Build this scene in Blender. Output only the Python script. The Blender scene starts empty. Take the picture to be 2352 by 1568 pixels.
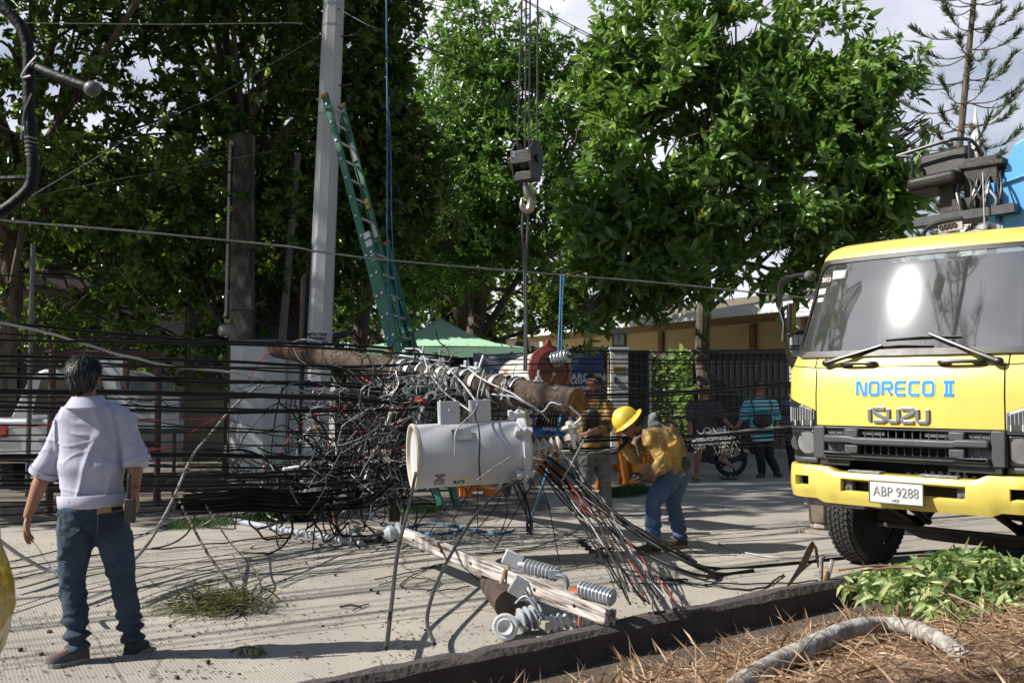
import bpy, math, random
import numpy as np
from mathutils import Vector as V, Matrix, noise, Euler
random.seed(7)
SC = bpy.context.scene
COL = SC.collection
PI = math.pi
R = math.radians
# ---------------------------------------------------------------- camera, sky, sun, exposure
F, HOR = 2287.0, 893.0            # focal length and horizon row in a 2352 px wide frame
PITCH = math.atan((HOR-784)/F)
cd = bpy.data.cameras.new('camera'); cam = bpy.data.objects.new('camera', cd); COL.objects.link(cam)
cd.sensor_width = 36; cd.lens = 36*F/2352; cd.clip_start = .05; cd.clip_end = 2000
cam.location = (0, 0, 1.5); cam.rotation_euler = (PI/2+PITCH, 0, 0)
cd.dof.use_dof = True; cd.dof.focus_distance = 8.6; cd.dof.aperture_fstop = 4.5
SC.camera = cam
SUN = V((-.74, -.125, .655)).normalized()
sl = bpy.data.lights.new('sun', 'SUN'); sl.energy = 5.0; sl.angle = R(.5); sl.color = (1, .95, .86)
so = bpy.data.objects.new('sun', sl); COL.objects.link(so); so.location = SUN*60
so.rotation_euler = SUN.to_track_quat('Z', 'Y').to_euler()
SC.view_settings.view_transform = 'Standard'; SC.view_settings.look = 'None'
SC.view_settings.exposure = 0.72; SC.view_settings.gamma = 1
w = bpy.data.worlds.new('World'); SC.world = w; w.use_nodes = True
nt = w.node_tree; nt.nodes.clear()
def nd(nt, t, **k):
    n = nt.nodes.new(t)
    for a, b in k.items():
        if a.startswith('i_'):
            key = a[2:].replace('_', ' ')
            n.inputs[int(key) if key.isdigit() else key].default_value = b
        else: setattr(n, a, b)
    return n
sky = nd(nt, 'ShaderNodeTexSky', sky_type='NISHITA', sun_disc=False, sun_elevation=math.asin(SUN.z), sun_rotation=math.atan2(SUN.x, SUN.y), air_density=1.2, dust_density=.6)
tc = nd(nt, 'ShaderNodeTexCoord')
mp = nd(nt, 'ShaderNodeMapping'); mp.inputs['Scale'].default_value = (1.2, 1.2, 3.2); mp.inputs['Location'].default_value = (.3, 0, .35)
nz = nd(nt, 'ShaderNodeTexNoise', i_Scale=1.7, i_Detail=8, i_Roughness=.55)
cr = nd(nt, 'ShaderNodeValToRGB'); cr.color_ramp.elements[0].position = .36; cr.color_ramp.elements[0].color = (.22, .22, .22, 1); cr.color_ramp.elements[1].position = .56; cr.color_ramp.elements[1].color = (.92, .92, .92, 1)
mx = nd(nt, 'ShaderNodeMix', data_type='RGBA'); mx.inputs['B'].default_value = (13, 12.9, 14.4, 1)
bg = nd(nt, 'ShaderNodeBackground', i_Strength=.053); wo = nd(nt, 'ShaderNodeOutputWorld')
L = nt.links.new
L(tc.outputs['Generated'], mp.inputs[0]); L(mp.outputs[0], nz.inputs['Vector']); L(nz.outputs[0], cr.inputs[0]); sx = nd(nt, 'ShaderNodeSeparateXYZ'); L(tc.outputs['Generated'], sx.inputs[0])
ry = nd(nt, 'ShaderNodeMapRange', interpolation_type='SMOOTHSTEP', i_1=.5, i_2=.86, i_3=.08, i_4=1.); L(sx.outputs[1], ry.inputs[0])
rz_ = nd(nt, 'ShaderNodeMapRange', interpolation_type='SMOOTHSTEP', i_1=.4, i_2=.66, i_3=1., i_4=.05); L(sx.outputs[2], rz_.inputs[0])
rx = nd(nt, 'ShaderNodeMapRange', interpolation_type='SMOOTHSTEP', i_1=-.8, i_2=-.4, i_3=.3, i_4=0.); L(sx.outputs[0], rx.inputs[0])
mm = nd(nt, 'ShaderNodeMath', operation='MAXIMUM'); L(ry.outputs[0], mm.inputs[0]); L(rx.outputs[0], mm.inputs[1])
m1 = nd(nt, 'ShaderNodeMath', operation='MULTIPLY'); m2 = nd(nt, 'ShaderNodeMath', operation='MULTIPLY'); L(mm.outputs[0], m1.inputs[0]); L(rz_.outputs[0], m1.inputs[1]); L(cr.outputs[0], m2.inputs[0]); L(m1.outputs[0], m2.inputs[1]); 
dt = nd(nt, 'ShaderNodeVectorMath', operation='DOT_PRODUCT'); dt.inputs[1].default_value = SUN; L(tc.outputs['Generated'], dt.inputs[0])
au = nd(nt, 'ShaderNodeMapRange', interpolation_type='SMOOTHSTEP', i_1=.84, i_2=.995, i_3=0., i_4=1.); L(dt.outputs['Value'], au.inputs[0])
a2 = nd(nt, 'ShaderNodeMath', operation='MULTIPLY_ADD'); a2.inputs[1].default_value = .5; a2.inputs[2].default_value = .5; L(cr.outputs[0], a2.inputs[0])
a3 = nd(nt, 'ShaderNodeMath', operation='MULTIPLY'); L(au.outputs[0], a3.inputs[0]); L(a2.outputs[0], a3.inputs[1])
a4 = nd(nt, 'ShaderNodeMath', operation='MAXIMUM'); L(m2.outputs[0], a4.inputs[0]); L(a3.outputs[0], a4.inputs[1]); L(a4.outputs[0], mx.inputs['Factor'])
L(sky.outputs[0], mx.inputs['A']); L(mx.outputs['Result'], bg.inputs[0]); L(bg.outputs[0], wo.inputs[0])
# ---------------------------------------------------------------- helpers
CP, SP = math.cos(PITCH), math.sin(PITCH)
def ray(px, py):
    x = (px-1176)/F; u = (784-py)/F
    return V((x, CP-SP*u, SP+CP*u))
def D(px, py, Y):                 # point seen at (px,py) standing at distance Y
    r = ray(px, py); return V((0, 0, 1.5))+r*(Y/r.y)
def G(px, py, z=0.):              # point of the level z seen at (px,py)
    r = ray(px, py); return V((0, 0, 1.5))+r*((z-1.5)/r.z)
def rot(x=0, y=0, z=0): return Euler((R(x), R(y), R(z))).to_matrix()
def frame(d, up=V((0, 0, 1))):    # matrix whose Z runs along d
    d = V(d).normalized()
    if abs(d.dot(up)) > .98: up = V((0, 1, 0))
    x = up.cross(d).normalized(); y = d.cross(x)
    return Matrix((x, y, d)).transposed()
class MB:
    def __init__(s, x=None): s.v = []; s.f = []; s.fm = []; s.mi = 0; s.x = x
    def add(s, vs, fs):
        o = len(s.v)
        s.v += [s.x @ V(p) for p in vs] if s.x is not None else [V(p) for p in vs]
        s.f += [[i+o for i in f] for f in fs]; s.fm += [s.mi]*len(fs)
        return s
    def box(s, c, sz, r=None, taper=1.):
        c = V(c); r = r or Matrix.Identity(3); vs = []
        for z in (-.5, .5):
            t = taper if z > 0 else 1
            for x, y in ((-.5, -.5), (.5, -.5), (.5, .5), (-.5, .5)): vs.append(c+r @ V((x*sz[0]*t, y*sz[1]*t, z*sz[2])))
        return s.add(vs, [(3, 2, 1, 0), (4, 5, 6, 7), (0, 1, 5, 4), (1, 2, 6, 5), (2, 3, 7, 6), (3, 0, 4, 7)])
    def loft(s, rings, cap=True, closed=True):
        n = len(rings[0]); vs = [p for r in rings for p in r]; fs = []
        for i in range(len(rings)-1):
            for j in range(n if closed else n-1):
                k = (j+1) % n
                fs.append((i*n+j, i*n+k, (i+1)*n+k, (i+1)*n+j))
        if cap and closed: fs += [tuple(range(n-1, -1, -1)), tuple(range((len(rings)-1)*n, len(rings)*n))]
        return s.add(vs, fs)
    def tube(s, pts, r, n=6, cap=True, flat=1.):
        pts = [V(p) for p in pts]; m = len(pts)
        rs = list(r) if hasattr(r, '__len__') else [r]*m
        rings = []; x = None
        for i in range(m):
            t = (pts[min(i+1, m-1)]-pts[max(i-1, 0)])
            t = t.normalized() if t.length > 1e-9 else V((0, 0, 1))
            if x is None: x = frame(t).col[0].copy()
            x = (x-t*x.dot(t))
            x = x.normalized() if x.length > 1e-6 else frame(t).col[0].copy()
            y = t.cross(x)
            rings.append([pts[i]+(x*math.cos(2*PI*j/n)+y*flat*math.sin(2*PI*j/n))*rs[i] for j in range(n)])
        return s.loft(rings, cap)
    def lathe(s, prof, o, d, n=20, cap=True):
        m = frame(d); o = V(o)
        return s.loft([[o+m @ V((r*math.cos(2*PI*j/n), r*math.sin(2*PI*j/n), h)) for j in range(n)] for r, h in prof], cap)
    def ell(s, c, rad, r=None, nu=14, nv=9):
        c = V(c); r = r or Matrix.Identity(3); rings = []
        for i in range(nv+1):
            a = PI*(i+.02*(i == 0)-.02*(i == nv))/nv
            rings.append([c+r @ V((rad[0]*math.sin(a)*math.cos(2*PI*j/nu), rad[1]*math.sin(a)*math.sin(2*PI*j/nu), -rad[2]*math.cos(a))) for j in range(nu)])
        return s.loft(rings)
    def prism(s, poly, o, ax, ay, az):   # polygon in the plane ax,ay swept by the vector az
        o, ax, ay, az = V(o), V(ax), V(ay), V(az); n = len(poly)
        a = [o+ax*x+ay*y for x, y in poly]
        fs = [tuple(range(n-1, -1, -1)), tuple(range(n, 2*n))]+[(i, (i+1) % n, n+(i+1) % n, n+i) for i in range(n)]
        return s.add(a+[p+az for p in a], fs)
    def build(s, name, mats, parent=None, bev=0, ang=35, smooth=True, seg=2):
        me = bpy.data.meshes.new(name); o = bpy.data.objects.new(name, me); COL.objects.link(o)
        vs = s.v
        if parent is None and vs:
            lo = V((min(p.x for p in vs), min(p.y for p in vs), min(p.z for p in vs))); hi = V((max(p.x for p in vs), max(p.y for p in vs), max(p.z for p in vs)))
            c = (lo+hi)/2; c.z = lo.z; o.location = c; vs = [p-c for p in vs]
        me.from_pydata([tuple(p) for p in vs], [], s.f)
        for m in (mats if isinstance(mats, (list, tuple)) else [mats]): me.materials.append(m)
        me.polygons.foreach_set('material_index', s.fm)
        if smooth:
            me.polygons.foreach_set('use_smooth', [True]*len(s.f)); me.set_sharp_from_angle(angle=R(ang))
        me.update()
        if bev:
            b = o.modifiers.new('bevel', 'BEVEL'); b.width = bev; b.segments = seg; b.limit_method = 'ANGLE'; b.angle_limit = R(40)
        if parent is not None: o.parent = parent
        return o
def tag(o, label=None, cat=None, group=None, kind=None):
    for k, v in (('label', label), ('category', cat), ('group', group), ('kind', kind)):
        if v: o[k] = v
    return o
def thing(name, label, cat, loc=(0, 0, 0), rz=0, group=None):
    o = bpy.data.objects.new(name, None); COL.objects.link(o); o.location = loc; o.rotation_euler = (0, 0, R(rz)); o.empty_display_size = .2
    return tag(o, label, cat, group)
def inv(t): return (Matrix.Translation(t.location) @ t.rotation_euler.to_matrix().to_4x4()).inverted()
def copy_tree(o, parent=None):
    c = o.copy(); COL.objects.link(c)
    if parent is not None: c.parent = parent
    for ch in [x for x in bpy.data.objects if x.parent == o]: copy_tree(ch, c)
    return c
def spline(pts, n=8):             # Catmull-Rom through the points
    P = [V(p) for p in pts]; P = [P[0]*2-P[1]]+P+[P[-1]*2-P[-2]]; out = []
    for i in range(1, len(P)-2):
        a, b, c, d = P[i-1:i+3]
        for k in range(n):
            t = k/n
            out.append(.5*((2*b)+(c-a)*t+(2*a-5*b+4*c-d)*t*t+(3*b-a-3*c+d)*t*t*t))
    return out+[P[-2]]
def mat(name, c1, c2=None, sc=6., rough=.6, metal=0., bump=0., bsc=40., c3=None, coat=0., det=4, lo=.35, hi=.65, spec=.5, stretch=None, emit=None, dist=.02):
    m = bpy.data.materials.new(name); m.use_nodes = True; nt = m.node_tree; L = nt.links.new
    b = nt.nodes['Principled BSDF']; b.inputs['Roughness'].default_value = rough; b.inputs['Metallic'].default_value = metal
    b.inputs['Specular IOR Level'].default_value = spec
    b.inputs['Coat Weight'].default_value = coat; b.inputs['Coat Roughness'].default_value = .08
    tc = nd(nt, 'ShaderNodeTexCoord'); src = tc.outputs['Object']
    if stretch:
        mp = nd(nt, 'ShaderNodeMapping'); mp.inputs['Scale'].default_value = stretch; L(src, mp.inputs[0]); src = mp.outputs[0]
    nz = nd(nt, 'ShaderNodeTexNoise', i_Scale=sc, i_Detail=det, i_Roughness=.6); L(src, nz.inputs['Vector'])
    c2 = c2 or tuple(x*.82 for x in c1)
    cr = nd(nt, 'ShaderNodeValToRGB'); e = cr.color_ramp.elements
    e[0].position = lo; e[0].color = (*c1, 1); e[1].position = hi; e[1].color = (*c2, 1)
    if c3: x = e.new(min(hi+.12, .98)); x.color = (*c3, 1)
    L(nz.outputs[0], cr.inputs[0]); L(cr.outputs[0], b.inputs['Base Color'])
    rr = nd(nt, 'ShaderNodeMapRange', i_3=max(rough-.1, .03), i_4=min(rough+.12, 1)); L(nz.outputs[0], rr.inputs[0]); L(rr.outputs[0], b.inputs['Roughness'])
    if bump:
        n2 = nd(nt, 'ShaderNodeTexNoise', i_Scale=bsc, i_Detail=5); L(src, n2.inputs['Vector'])
        bp = nd(nt, 'ShaderNodeBump', i_Strength=bump, i_Distance=dist); L(n2.outputs[0], bp.inputs['Height']); L(bp.outputs[0], b.inputs['Normal'])
    if emit: b.inputs['Emission Color'].default_value = (*emit[0], 1); b.inputs['Emission Strength'].default_value = emit[1]
    return m
def mesh_text(txt, size, align='CENTER', extrude=.002, bold=0):
    cu = bpy.data.curves.new('t', 'FONT'); cu.body = txt; cu.size = size; cu.align_x = align; cu.extrude = extrude; cu.offset = bold; cu.resolution_u = 3
    o = bpy.data.objects.new('t', cu); COL.objects.link(o); dg = bpy.context.evaluated_depsgraph_get()
    me = bpy.data.meshes.new_from_object(o.evaluated_get(dg)); bpy.data.objects.remove(o); bpy.data.curves.remove(cu)
    return me
def add_text(mb, txt, size, o, ax, ay, align='CENTER', extrude=.002, bold=0, sx=1.):
    me = mesh_text(txt, size, align, extrude, bold); ax, ay = V(ax).normalized(), V(ay).normalized(); az = ax.cross(ay)
    mb.add([V(o)+ax*v.co.x*sx+ay*v.co.y+az*v.co.z for v in me.vertices], [list(p.vertices) for p in me.polygons]); bpy.data.meshes.remove(me)
def remesh(o, vox, smooth=6, disp=None, fac=.5):
    md = o.modifiers.new('r', 'REMESH'); md.mode = 'VOXEL'; md.voxel_size = vox
    sm = o.modifiers.new('s', 'SMOOTH'); sm.iterations = smooth; sm.factor = fac
    dg = bpy.context.evaluated_depsgraph_get(); me = bpy.data.meshes.new_from_object(o.evaluated_get(dg))
    mats = [m for m in o.data.materials]; o.modifiers.clear(); o.data = me
    me.materials.clear()
    for m in mats: me.materials.append(m)
    if disp:
        for v, n in [(v, v.normal.copy()) for v in me.vertices]: v.co += n*disp(v.co)
    me.polygons.foreach_set('use_smooth', [True]*len(me.polygons)); me.update()
    return o
# ---------------------------------------------------------------- shared materials
BLACK = mat('black_rubber', (.012, .012, .013), (.02, .02, .022), rough=.45)
CABLE = mat('cable_sheath', (.004, .004, .0045), (.014, .014, .015), sc=3, rough=.42, spec=.2)
STEEL = mat('galvanised_steel', (.42, .43, .45), (.3, .31, .33), sc=14, rough=.42, metal=.75, bump=.1)
GREYWIRE = mat('aluminium_wire', (.5, .5, .5), (.3, .3, .3), sc=20, rough=.45, metal=.6)
WHITEP = mat('white_plastic', (.72, .72, .71), (.6, .6, .58), rough=.45)
PORC = mat('grey_porcelain', (.34, .36, .39), (.27, .29, .32), rough=.18, sc=9, coat=.5)
CREAMP = mat('cream_porcelain', (.48, .46, .41), (.38, .36, .32), rough=.2, sc=9, coat=.5)
RUST = mat('rusty_iron', (.1, .045, .025), (.045, .03, .025), sc=12, rough=.8, bump=.3)
REDP = mat('red_sheath', (.42, .03, .035), (.3, .03, .03), rough=.4)
# ---------------------------------------------------------------- ground, road, kerb, verge
def lines_mat(name):
    m = mat(name, (.36, .33, .288), (.24, .222, .197), sc=.9, rough=.85, c3=(.38, .34, .28), det=9, lo=.3, hi=.72)
    nt = m.node_tree; L = nt.links.new; b = nt.nodes['Principled BSDF']
    base = b.inputs['Base Color'].links[0].from_socket
    tc = nd(nt, 'ShaderNodeTexCoord')
    geo = nd(nt, 'ShaderNodeNewGeometry')
    mp = nd(nt, 'ShaderNodeMapping'); mp.inputs['Rotation'].default_value = (0, 0, R(-30)); L(geo.outputs['Position'], mp.inputs[0])
    nz = nd(nt, 'ShaderNodeTexNoise', i_Scale=3, i_Detail=6); L(geo.outputs['Position'], nz.inputs['Vector'])
    sep = nd(nt, 'ShaderNodeSeparateXYZ')
    dis = nd(nt, 'ShaderNodeVectorMath', operation='MULTIPLY_ADD'); dis.inputs[1].default_value = (.05, .05, 0); L(nz.outputs['Color'], dis.inputs[0]); L(mp.outputs[0], dis.inputs[2]); L(dis.outputs[0], sep.inputs[0])
    def m_(op, a, bb=None, cc=None):
        n = nd(nt, 'ShaderNodeMath', operation=op)
        for i, x in enumerate((a, bb, cc)):
            if x is None: continue
            if isinstance(x, (int, float)): n.inputs[i].default_value = x
            else: L(x, n.inputs[i])
        return n.outputs[0]
    def line(s, off, per, w):
        d = m_('ABSOLUTE', m_('SUBTRACT', m_('FLOORED_MODULO', m_('SUBTRACT', s, off-per/2), per), per/2))
        return m_('LESS_THAN', d, w)
    c30, s30 = math.cos(R(30)), math.sin(R(30))
    j1 = -(-2.09)*s30+5.77*c30+.025; j2 = -2.86*c30+6.69*s30+.025
    j = m_('MAXIMUM', line(sep.outputs[1], j1, 3.6, .012), line(sep.outputs[0], j2, 4.4, .007))
    # coarse pock marks and stains
    n2 = nd(nt, 'ShaderNodeTexNoise', i_Scale=55, i_Detail=4); L(geo.outputs['Position'], n2.inputs['Vector'])
    sp = nd(nt, 'ShaderNodeMapRange', i_1=.62, i_2=.72); L(n2.outputs[0], sp.inputs[0])
    n3 = nd(nt, 'ShaderNodeTexNoise', i_Scale=.45, i_Detail=5); L(geo.outputs['Position'], n3.inputs['Vector'])
    st = nd(nt, 'ShaderNodeMapRange', i_1=.5, i_2=.75, i_3=0, i_4=.45); L(n3.outputs[0], st.inputs[0])
    f = m_('MAXIMUM', m_('MULTIPLY', sp.outputs[0], .55), st.outputs[0]); vo = nd(nt, 'ShaderNodeTexVoronoi', feature='DISTANCE_TO_EDGE', i_Scale=.42); dv = nd(nt, 'ShaderNodeVectorMath', operation='MULTIPLY_ADD'); dv.inputs[1].default_value = (.5, .5, 0); nv = nd(nt, 'ShaderNodeTexNoise', i_Scale=1.6, i_Detail=7, i_Roughness=.65); L(geo.outputs['Position'], nv.inputs['Vector']); L(nv.outputs['Color'], dv.inputs[0]); L(geo.outputs['Position'], dv.inputs[2]); L(dv.outputs[0], vo.inputs['Vector'])
    ck = m_('MULTIPLY', m_('LESS_THAN', vo.outputs[0], .004), m_('GREATER_THAN', n3.outputs[0], .47))
    oil = nd(nt, 'ShaderNodeTexNoise', i_Scale=1.1, i_Detail=3); L(geo.outputs['Position'], oil.inputs['Vector']); ol = nd(nt, 'ShaderNodeMapRange', i_1=.66, i_2=.72, i_3=0, i_4=.4); L(oil.outputs[0], ol.inputs[0])
    f = m_('MAXIMUM', f, m_('MULTIPLY', j, .8)); f = m_('MAXIMUM', f, m_('MULTIPLY', ck, .75)); f = m_('MAXIMUM', f, ol.outputs[0])
    mx = nd(nt, 'ShaderNodeMix', data_type='RGBA'); mx.inputs['B'].default_value = (.11, .095, .08, 1); L(f, mx.inputs['Factor']); L(base, mx.inputs['A']); L(mx.outputs['Result'], b.inputs['Base Color'])
    # broom grooves across the street
    wv = nd(nt, 'ShaderNodeTexWave', wave_type='BANDS', bands_direction='X', i_Scale=16, i_Distortion=2.2, i_Detail=2, i_Detail_Scale=3); L(mp.outputs[0], wv.inputs['Vector'])
    h = m_('ADD', m_('MULTIPLY', wv.outputs['Fac'], .32), m_('MULTIPLY', n2.outputs[0], .9)); h = m_('SUBTRACT', h, m_('MULTIPLY', j, 2.))
    bp = nd(nt, 'ShaderNodeBump', i_Strength=.5, i_Distance=.007); L(h, bp.inputs['Height']); L(bp.outputs[0], b.inputs['Normal'])
    return m
ROAD = lines_mat('worn_concrete')
SOIL = mat('dry_soil', (.1, .075, .055), (.055, .042, .033), sc=3, rough=.95, bump=.6, bsc=25, c3=(.13, .1, .07), dist=.05)
tag(MB().add([(-600, -600, -.02), (600, -600, -.02), (600, 900, -.02), (-600, 900, -.02)], [(0, 1, 2, 3)]).build('ground', SOIL), kind='structure')
KA = V((-1.15, 4.57, 0)); KD = V((3.2, 2.5, 0)).normalized(); KN = V((KD.y, -KD.x, 0))   # kerb line, its direction, its normal to our side
def kp(s, n, z=0): return KA+KD*s+KN*n+V((0, 0, z))
tag(MB().add([kp(-40, .1, 0), kp(60, .1, 0), kp(60, -45, 0), kp(-40, -45, 0)], [(0, 1, 2, 3)]).build('road', ROAD), kind='structure')
# dark soil strip along the far edge of the concrete
DIRT = mat('shaded_dirt', (.16, .14, .12), (.09, .08, .07), sc=2, rough=.95, bump=.6, bsc=30, c3=(.2, .18, .15))
mb = MB(); pts = []
for i in range(41):
    x = -14+i*.5; y = 11.05+.25*noise.noise(V((x*.6, 3, 0)))+max(0, x+.6)*1.4
    if x > .6: break
    pts.append(V((x, y, .004)))
mb.add(pts+[V((p.x-.5, 24, .004)) for p in pts], [(i, i+1, len(pts)+i+1, len(pts)+i) for i in range(len(pts)-1)])
tag(mb.build('dirt_shoulder', DIRT), kind='structure')
KERB = mat('weathered_kerb_concrete', (.075, .06, .055), (.04, .034, .033), sc=5, rough=.95, bump=.8, bsc=28, c3=(.11, .09, .08), dist=.02)
mb = MB(); rings = []
for i in range(0, 241):
    s = -8+i*.125
    if s > 14: break
    j = lambda k: .014*noise.noise(V((s*2.3, k*3.1, 0)))+.01*noise.noise(V((s*9, k, 4)))
    ck = -.05*max(0, 1-abs((s-3.05)/.06))-.04*max(0, 1-abs((s-1.1)/.05))
    rings.append([kp(s, .0+j(0), -.05), kp(s, .0+j(1), .1), kp(s, .03+j(2), .15+j(3)+ck), kp(s, .13+j(4), .155+j(5)+ck), kp(s, .165+j(6), .12+j(7)), kp(s, .175+j(8)+ck*.6, -.25)])
mb.loft(rings); tag(mb.build('kerb', KERB), kind='structure')
def verge_z(n, s):
    a = [(-9, -.1), (.15, -.1), (.8, .02), (1.65, .33), (2.5, .52), (4.5, .62), (99, .62)]
    for (p, q), (p2, q2) in zip(a, a[1:]):
        if n <= p2: t = (n-p)/(p2-p); t = t*t*(3-2*t); z = q+(q2-q)*t; break
    z += .05*noise.noise(V((n*1.3, s*1.3, 0)))*min(1, max(0, n-.2))+.02*noise.noise(V((n*6, s*6, 2)))
    return z-max(0, .9-s*.12-n*.0)*0
mb = MB(); ns = [.14+.12*i for i in range(48)]; ss = [-9+.18*i for i in range(150)]
mb.loft([[kp(s, n, verge_z(n, s)) for n in ns] for s in ss], closed=False)
LITTER = mat('needle_litter', (.26, .17, .105), (.1, .065, .042), sc=14, rough=.95, bump=.8, bsc=60, c3=(.24, .18, .13), dist=.03)
tag(mb.build('verge', LITTER), kind='structure')
# ---------------------------------------------------------------- trees
def leaf_mat(name, dark, mid, light, gloss=.35, trans=.35, odd=None):
    m = bpy.data.materials.new(name); m.use_nodes = True; nt = m.node_tree; L = nt.links.new
    b = nt.nodes['Principled BSDF']; out = nt.nodes['Material Output']
    at = nd(nt, 'ShaderNodeAttribute', attribute_name='rnd')
    cr = nd(nt, 'ShaderNodeValToRGB'); e = cr.color_ramp.elements
    e[0].position = 0; e[0].color = (*dark, 1); e[1].position = .9; e[1].color = (*light, 1); x = e.new(.5); x.color = (*mid, 1)
    if odd: x = e.new(.975); x.color = (*light, 1); x = e.new(.985); x.color = (*odd, 1)
    L(at.outputs['Fac'], cr.inputs[0]); L(cr.outputs[0], b.inputs['Base Color'])
    b.inputs['Roughness'].default_value = gloss; b.inputs['Specular IOR Level'].default_value = .5
    tr = nd(nt, 'ShaderNodeBsdfTranslucent'); hs = nd(nt, 'ShaderNodeHueSaturation', i_Hue=.493, i_Saturation=1.1, i_Value=2.1); L(cr.outputs[0], hs.inputs['Color']); L(hs.outputs[0], tr.inputs[0])
    ms = nd(nt, 'ShaderNodeMixShader'); ms.inputs[0].default_value = trans
    L(b.outputs[0], ms.inputs[1]); L(tr.outputs[0], ms.inputs[2]); L(ms.outputs[0], out.inputs[0])
    return m
def leaf_mesh(name, m, P, d, nrm, ln, wd, rnd, parent=None, droop=.18, fold=.22):
    """P,d,nrm: (N,3) base, direction, facing; one bent seven-point leaf each"""
    N = len(P); d = d/np.linalg.norm(d, axis=1)[:, None]
    x = np.cross(d, nrm); x /= np.linalg.norm(x, axis=1)[:, None]+1e-9; n = np.cross(x, d)
    ln = ln[:, None]; wd = wd[:, None]
    def at(t, w, h): return P+d*ln*t+x*wd*w+n*(ln*h)
    vs = np.stack([at(0, 0, 0), at(.3, .5, fold*.25-droop*.05), at(.68, .4, fold*.2-droop*.4), at(1, 0, -droop), at(.68, -.4, fold*.2-droop*.4), at(.3, -.5, fold*.25-droop*.05), at(.5, 0, -droop*.2)], 1).reshape(-1, 3)
    base = (np.arange(N)*7)[:, None]
    tri = np.concatenate([base+np.array([[0, 1, 6]]), base+np.array([[0, 6, 5]])], 0)
    quad = np.concatenate([base+np.array([[1, 2, 3, 6]]), base+np.array([[6, 3, 4, 5]])], 0)
    me = bpy.data.meshes.new(name); me.vertices.add(len(vs)); me.vertices.foreach_set('co', vs.ravel())
    lp = np.concatenate([tri.ravel(), quad.ravel()]); me.loops.add(len(lp)); me.loops.foreach_set('vertex_index', lp.astype(np.int32))
    nt_, nq = len(tri), len(quad); me.polygons.add(nt_+nq)
    me.polygons.foreach_set('loop_start', np.concatenate([np.arange(nt_)*3, nt_*3+np.arange(nq)*4]).astype(np.int32))
    me.update(calc_edges=True); me.validate()
    a = me.attributes.new('rnd', 'FLOAT', 'POINT'); a.data.foreach_set('value', np.repeat(rnd, 7).astype(np.float32))
    me.materials.append(m); o = bpy.data.objects.new(name, me); COL.objects.link(o)
    if parent is not None: o.parent = parent
    return o
def crown(rs, blobs, ncl, nl, ln, wd, spread=.9, up=.25, inner=.55, gap=-.22, lump=1.):
    """leaf clusters over a set of ellipsoids (cx,cy,cz,rx,ry,rz); returns arrays"""
    bl = np.array(blobs, float); vol = (bl[:, 3]*bl[:, 4]+bl[:, 4]*bl[:, 5]+bl[:, 3]*bl[:, 5]); k = rs.choice(len(bl), ncl, p=vol/vol.sum())
    u = rs.normal(size=(ncl, 3)); u /= np.linalg.norm(u, axis=1)[:, None]
    r = inner+(1-inner)*rs.random(ncl)**.6; r *= 1+.12*rs.normal(size=ncl)
    r *= np.array([1+.55*noise.noise(V((x[0]*2.1+b[0], x[1]*2.1+b[1], x[2]*2.1+b[2]))) for x, b in zip(u, bl[k])])
    C = bl[k, :3]+u*bl[k, 3:]*r[:, None]
    fq = lump/ln*.22
    sun_slit = np.array([abs(c[1]-(14.5+(c[0]+2.7)*.17)) < .55 and c[2] > 3 and c[0] < -2.5 for c in C])  # opening cut through the left crowns so sun reaches the concrete pole
    keep = ~sun_slit & np.array([noise.noise(V(tuple(c*fq)))+.5*noise.noise(V(tuple(c*fq*2.3))) > gap for c in C]); C = C[keep]; u = u[keep]; ncl = len(C)
    tip = u*np.array([1, 1, .7])+np.array([0, 0, up])+.35*rs.normal(size=(ncl, 3)); tip /= np.linalg.norm(tip, axis=1)[:, None]
    cl_r = rs.random(ncl)
    P = np.repeat(C, nl, 0)+rs.normal(size=(ncl*nl, 3))*ln*.22; T = np.repeat(tip, nl, 0)
    q = rs.normal(size=(ncl*nl, 3)); q -= T*np.sum(q*T, 1)[:, None]; q /= np.linalg.norm(q, axis=1)[:, None]
    s = rs.uniform(.25, 1, ncl*nl)[:, None]*spread
    d = T*(1-s*.6)+q*s; d[:, 2] -= .18*s[:, 0]
    nrm = T+.35*rs.normal(size=T.shape)
    l = ln*rs.uniform(.65, 1.15, len(P)); w = l*wd/ln*rs.uniform(.85, 1.1, len(P))
    rnd = np.clip(.5*np.repeat(cl_r, nl)+.5*rs.random(len(P)), 0, 1)
    return P, d, nrm, l, w, rnd, C
def trunk_mesh(mb, base, top, r0, r1, blobs, rs, nl=1, kink=.25):
    base, top = V(base), V(top); pts = []
    for i in range(7):
        t = i/6; p = base.lerp(top, t); k = kink*math.sin(PI*t)
        pts.append(p+V((k*rs.normal(), k*rs.normal(), 0))*.4)
    sp = spline(pts, 3); mb.tube(sp, [r0*1.25-(r0*1.25-r0)*min(1, i/3)-(r0-r1)*i/len(sp) for i in range(len(sp))], 10)
    for b in blobs:
        s = sp[int(len(sp)*rs.uniform(.45, .95))]; c = V(b[:3]); m = s.lerp(c, .5)+V((rs.normal()*.3, rs.normal()*.3, .2)); r = r1*rs.uniform(.45, .8)
        br = spline([s, m, c], 5); mb.tube(br, [r*(1-.7*i/len(br)) for i in range(len(br))], 7)
        for q in range(5):
            e = c+V((rs.normal()*b[3], rs.normal()*b[4], rs.normal()*b[5]))*.55
            t2 = spline([br[6], c.lerp(e, .4)+V((0, 0, .15)), e], 4); mb.tube(t2, [r*.4*(1-.75*i/len(t2)) for i in range(len(t2))], 5)
BARK = mat('grey_brown_bark', (.13, .1, .075), (.05, .04, .032), sc=9, rough=.95, bump=.8, bsc=18, c3=(.2, .17, .14), stretch=(1, 1, .35), dist=.04)
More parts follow.
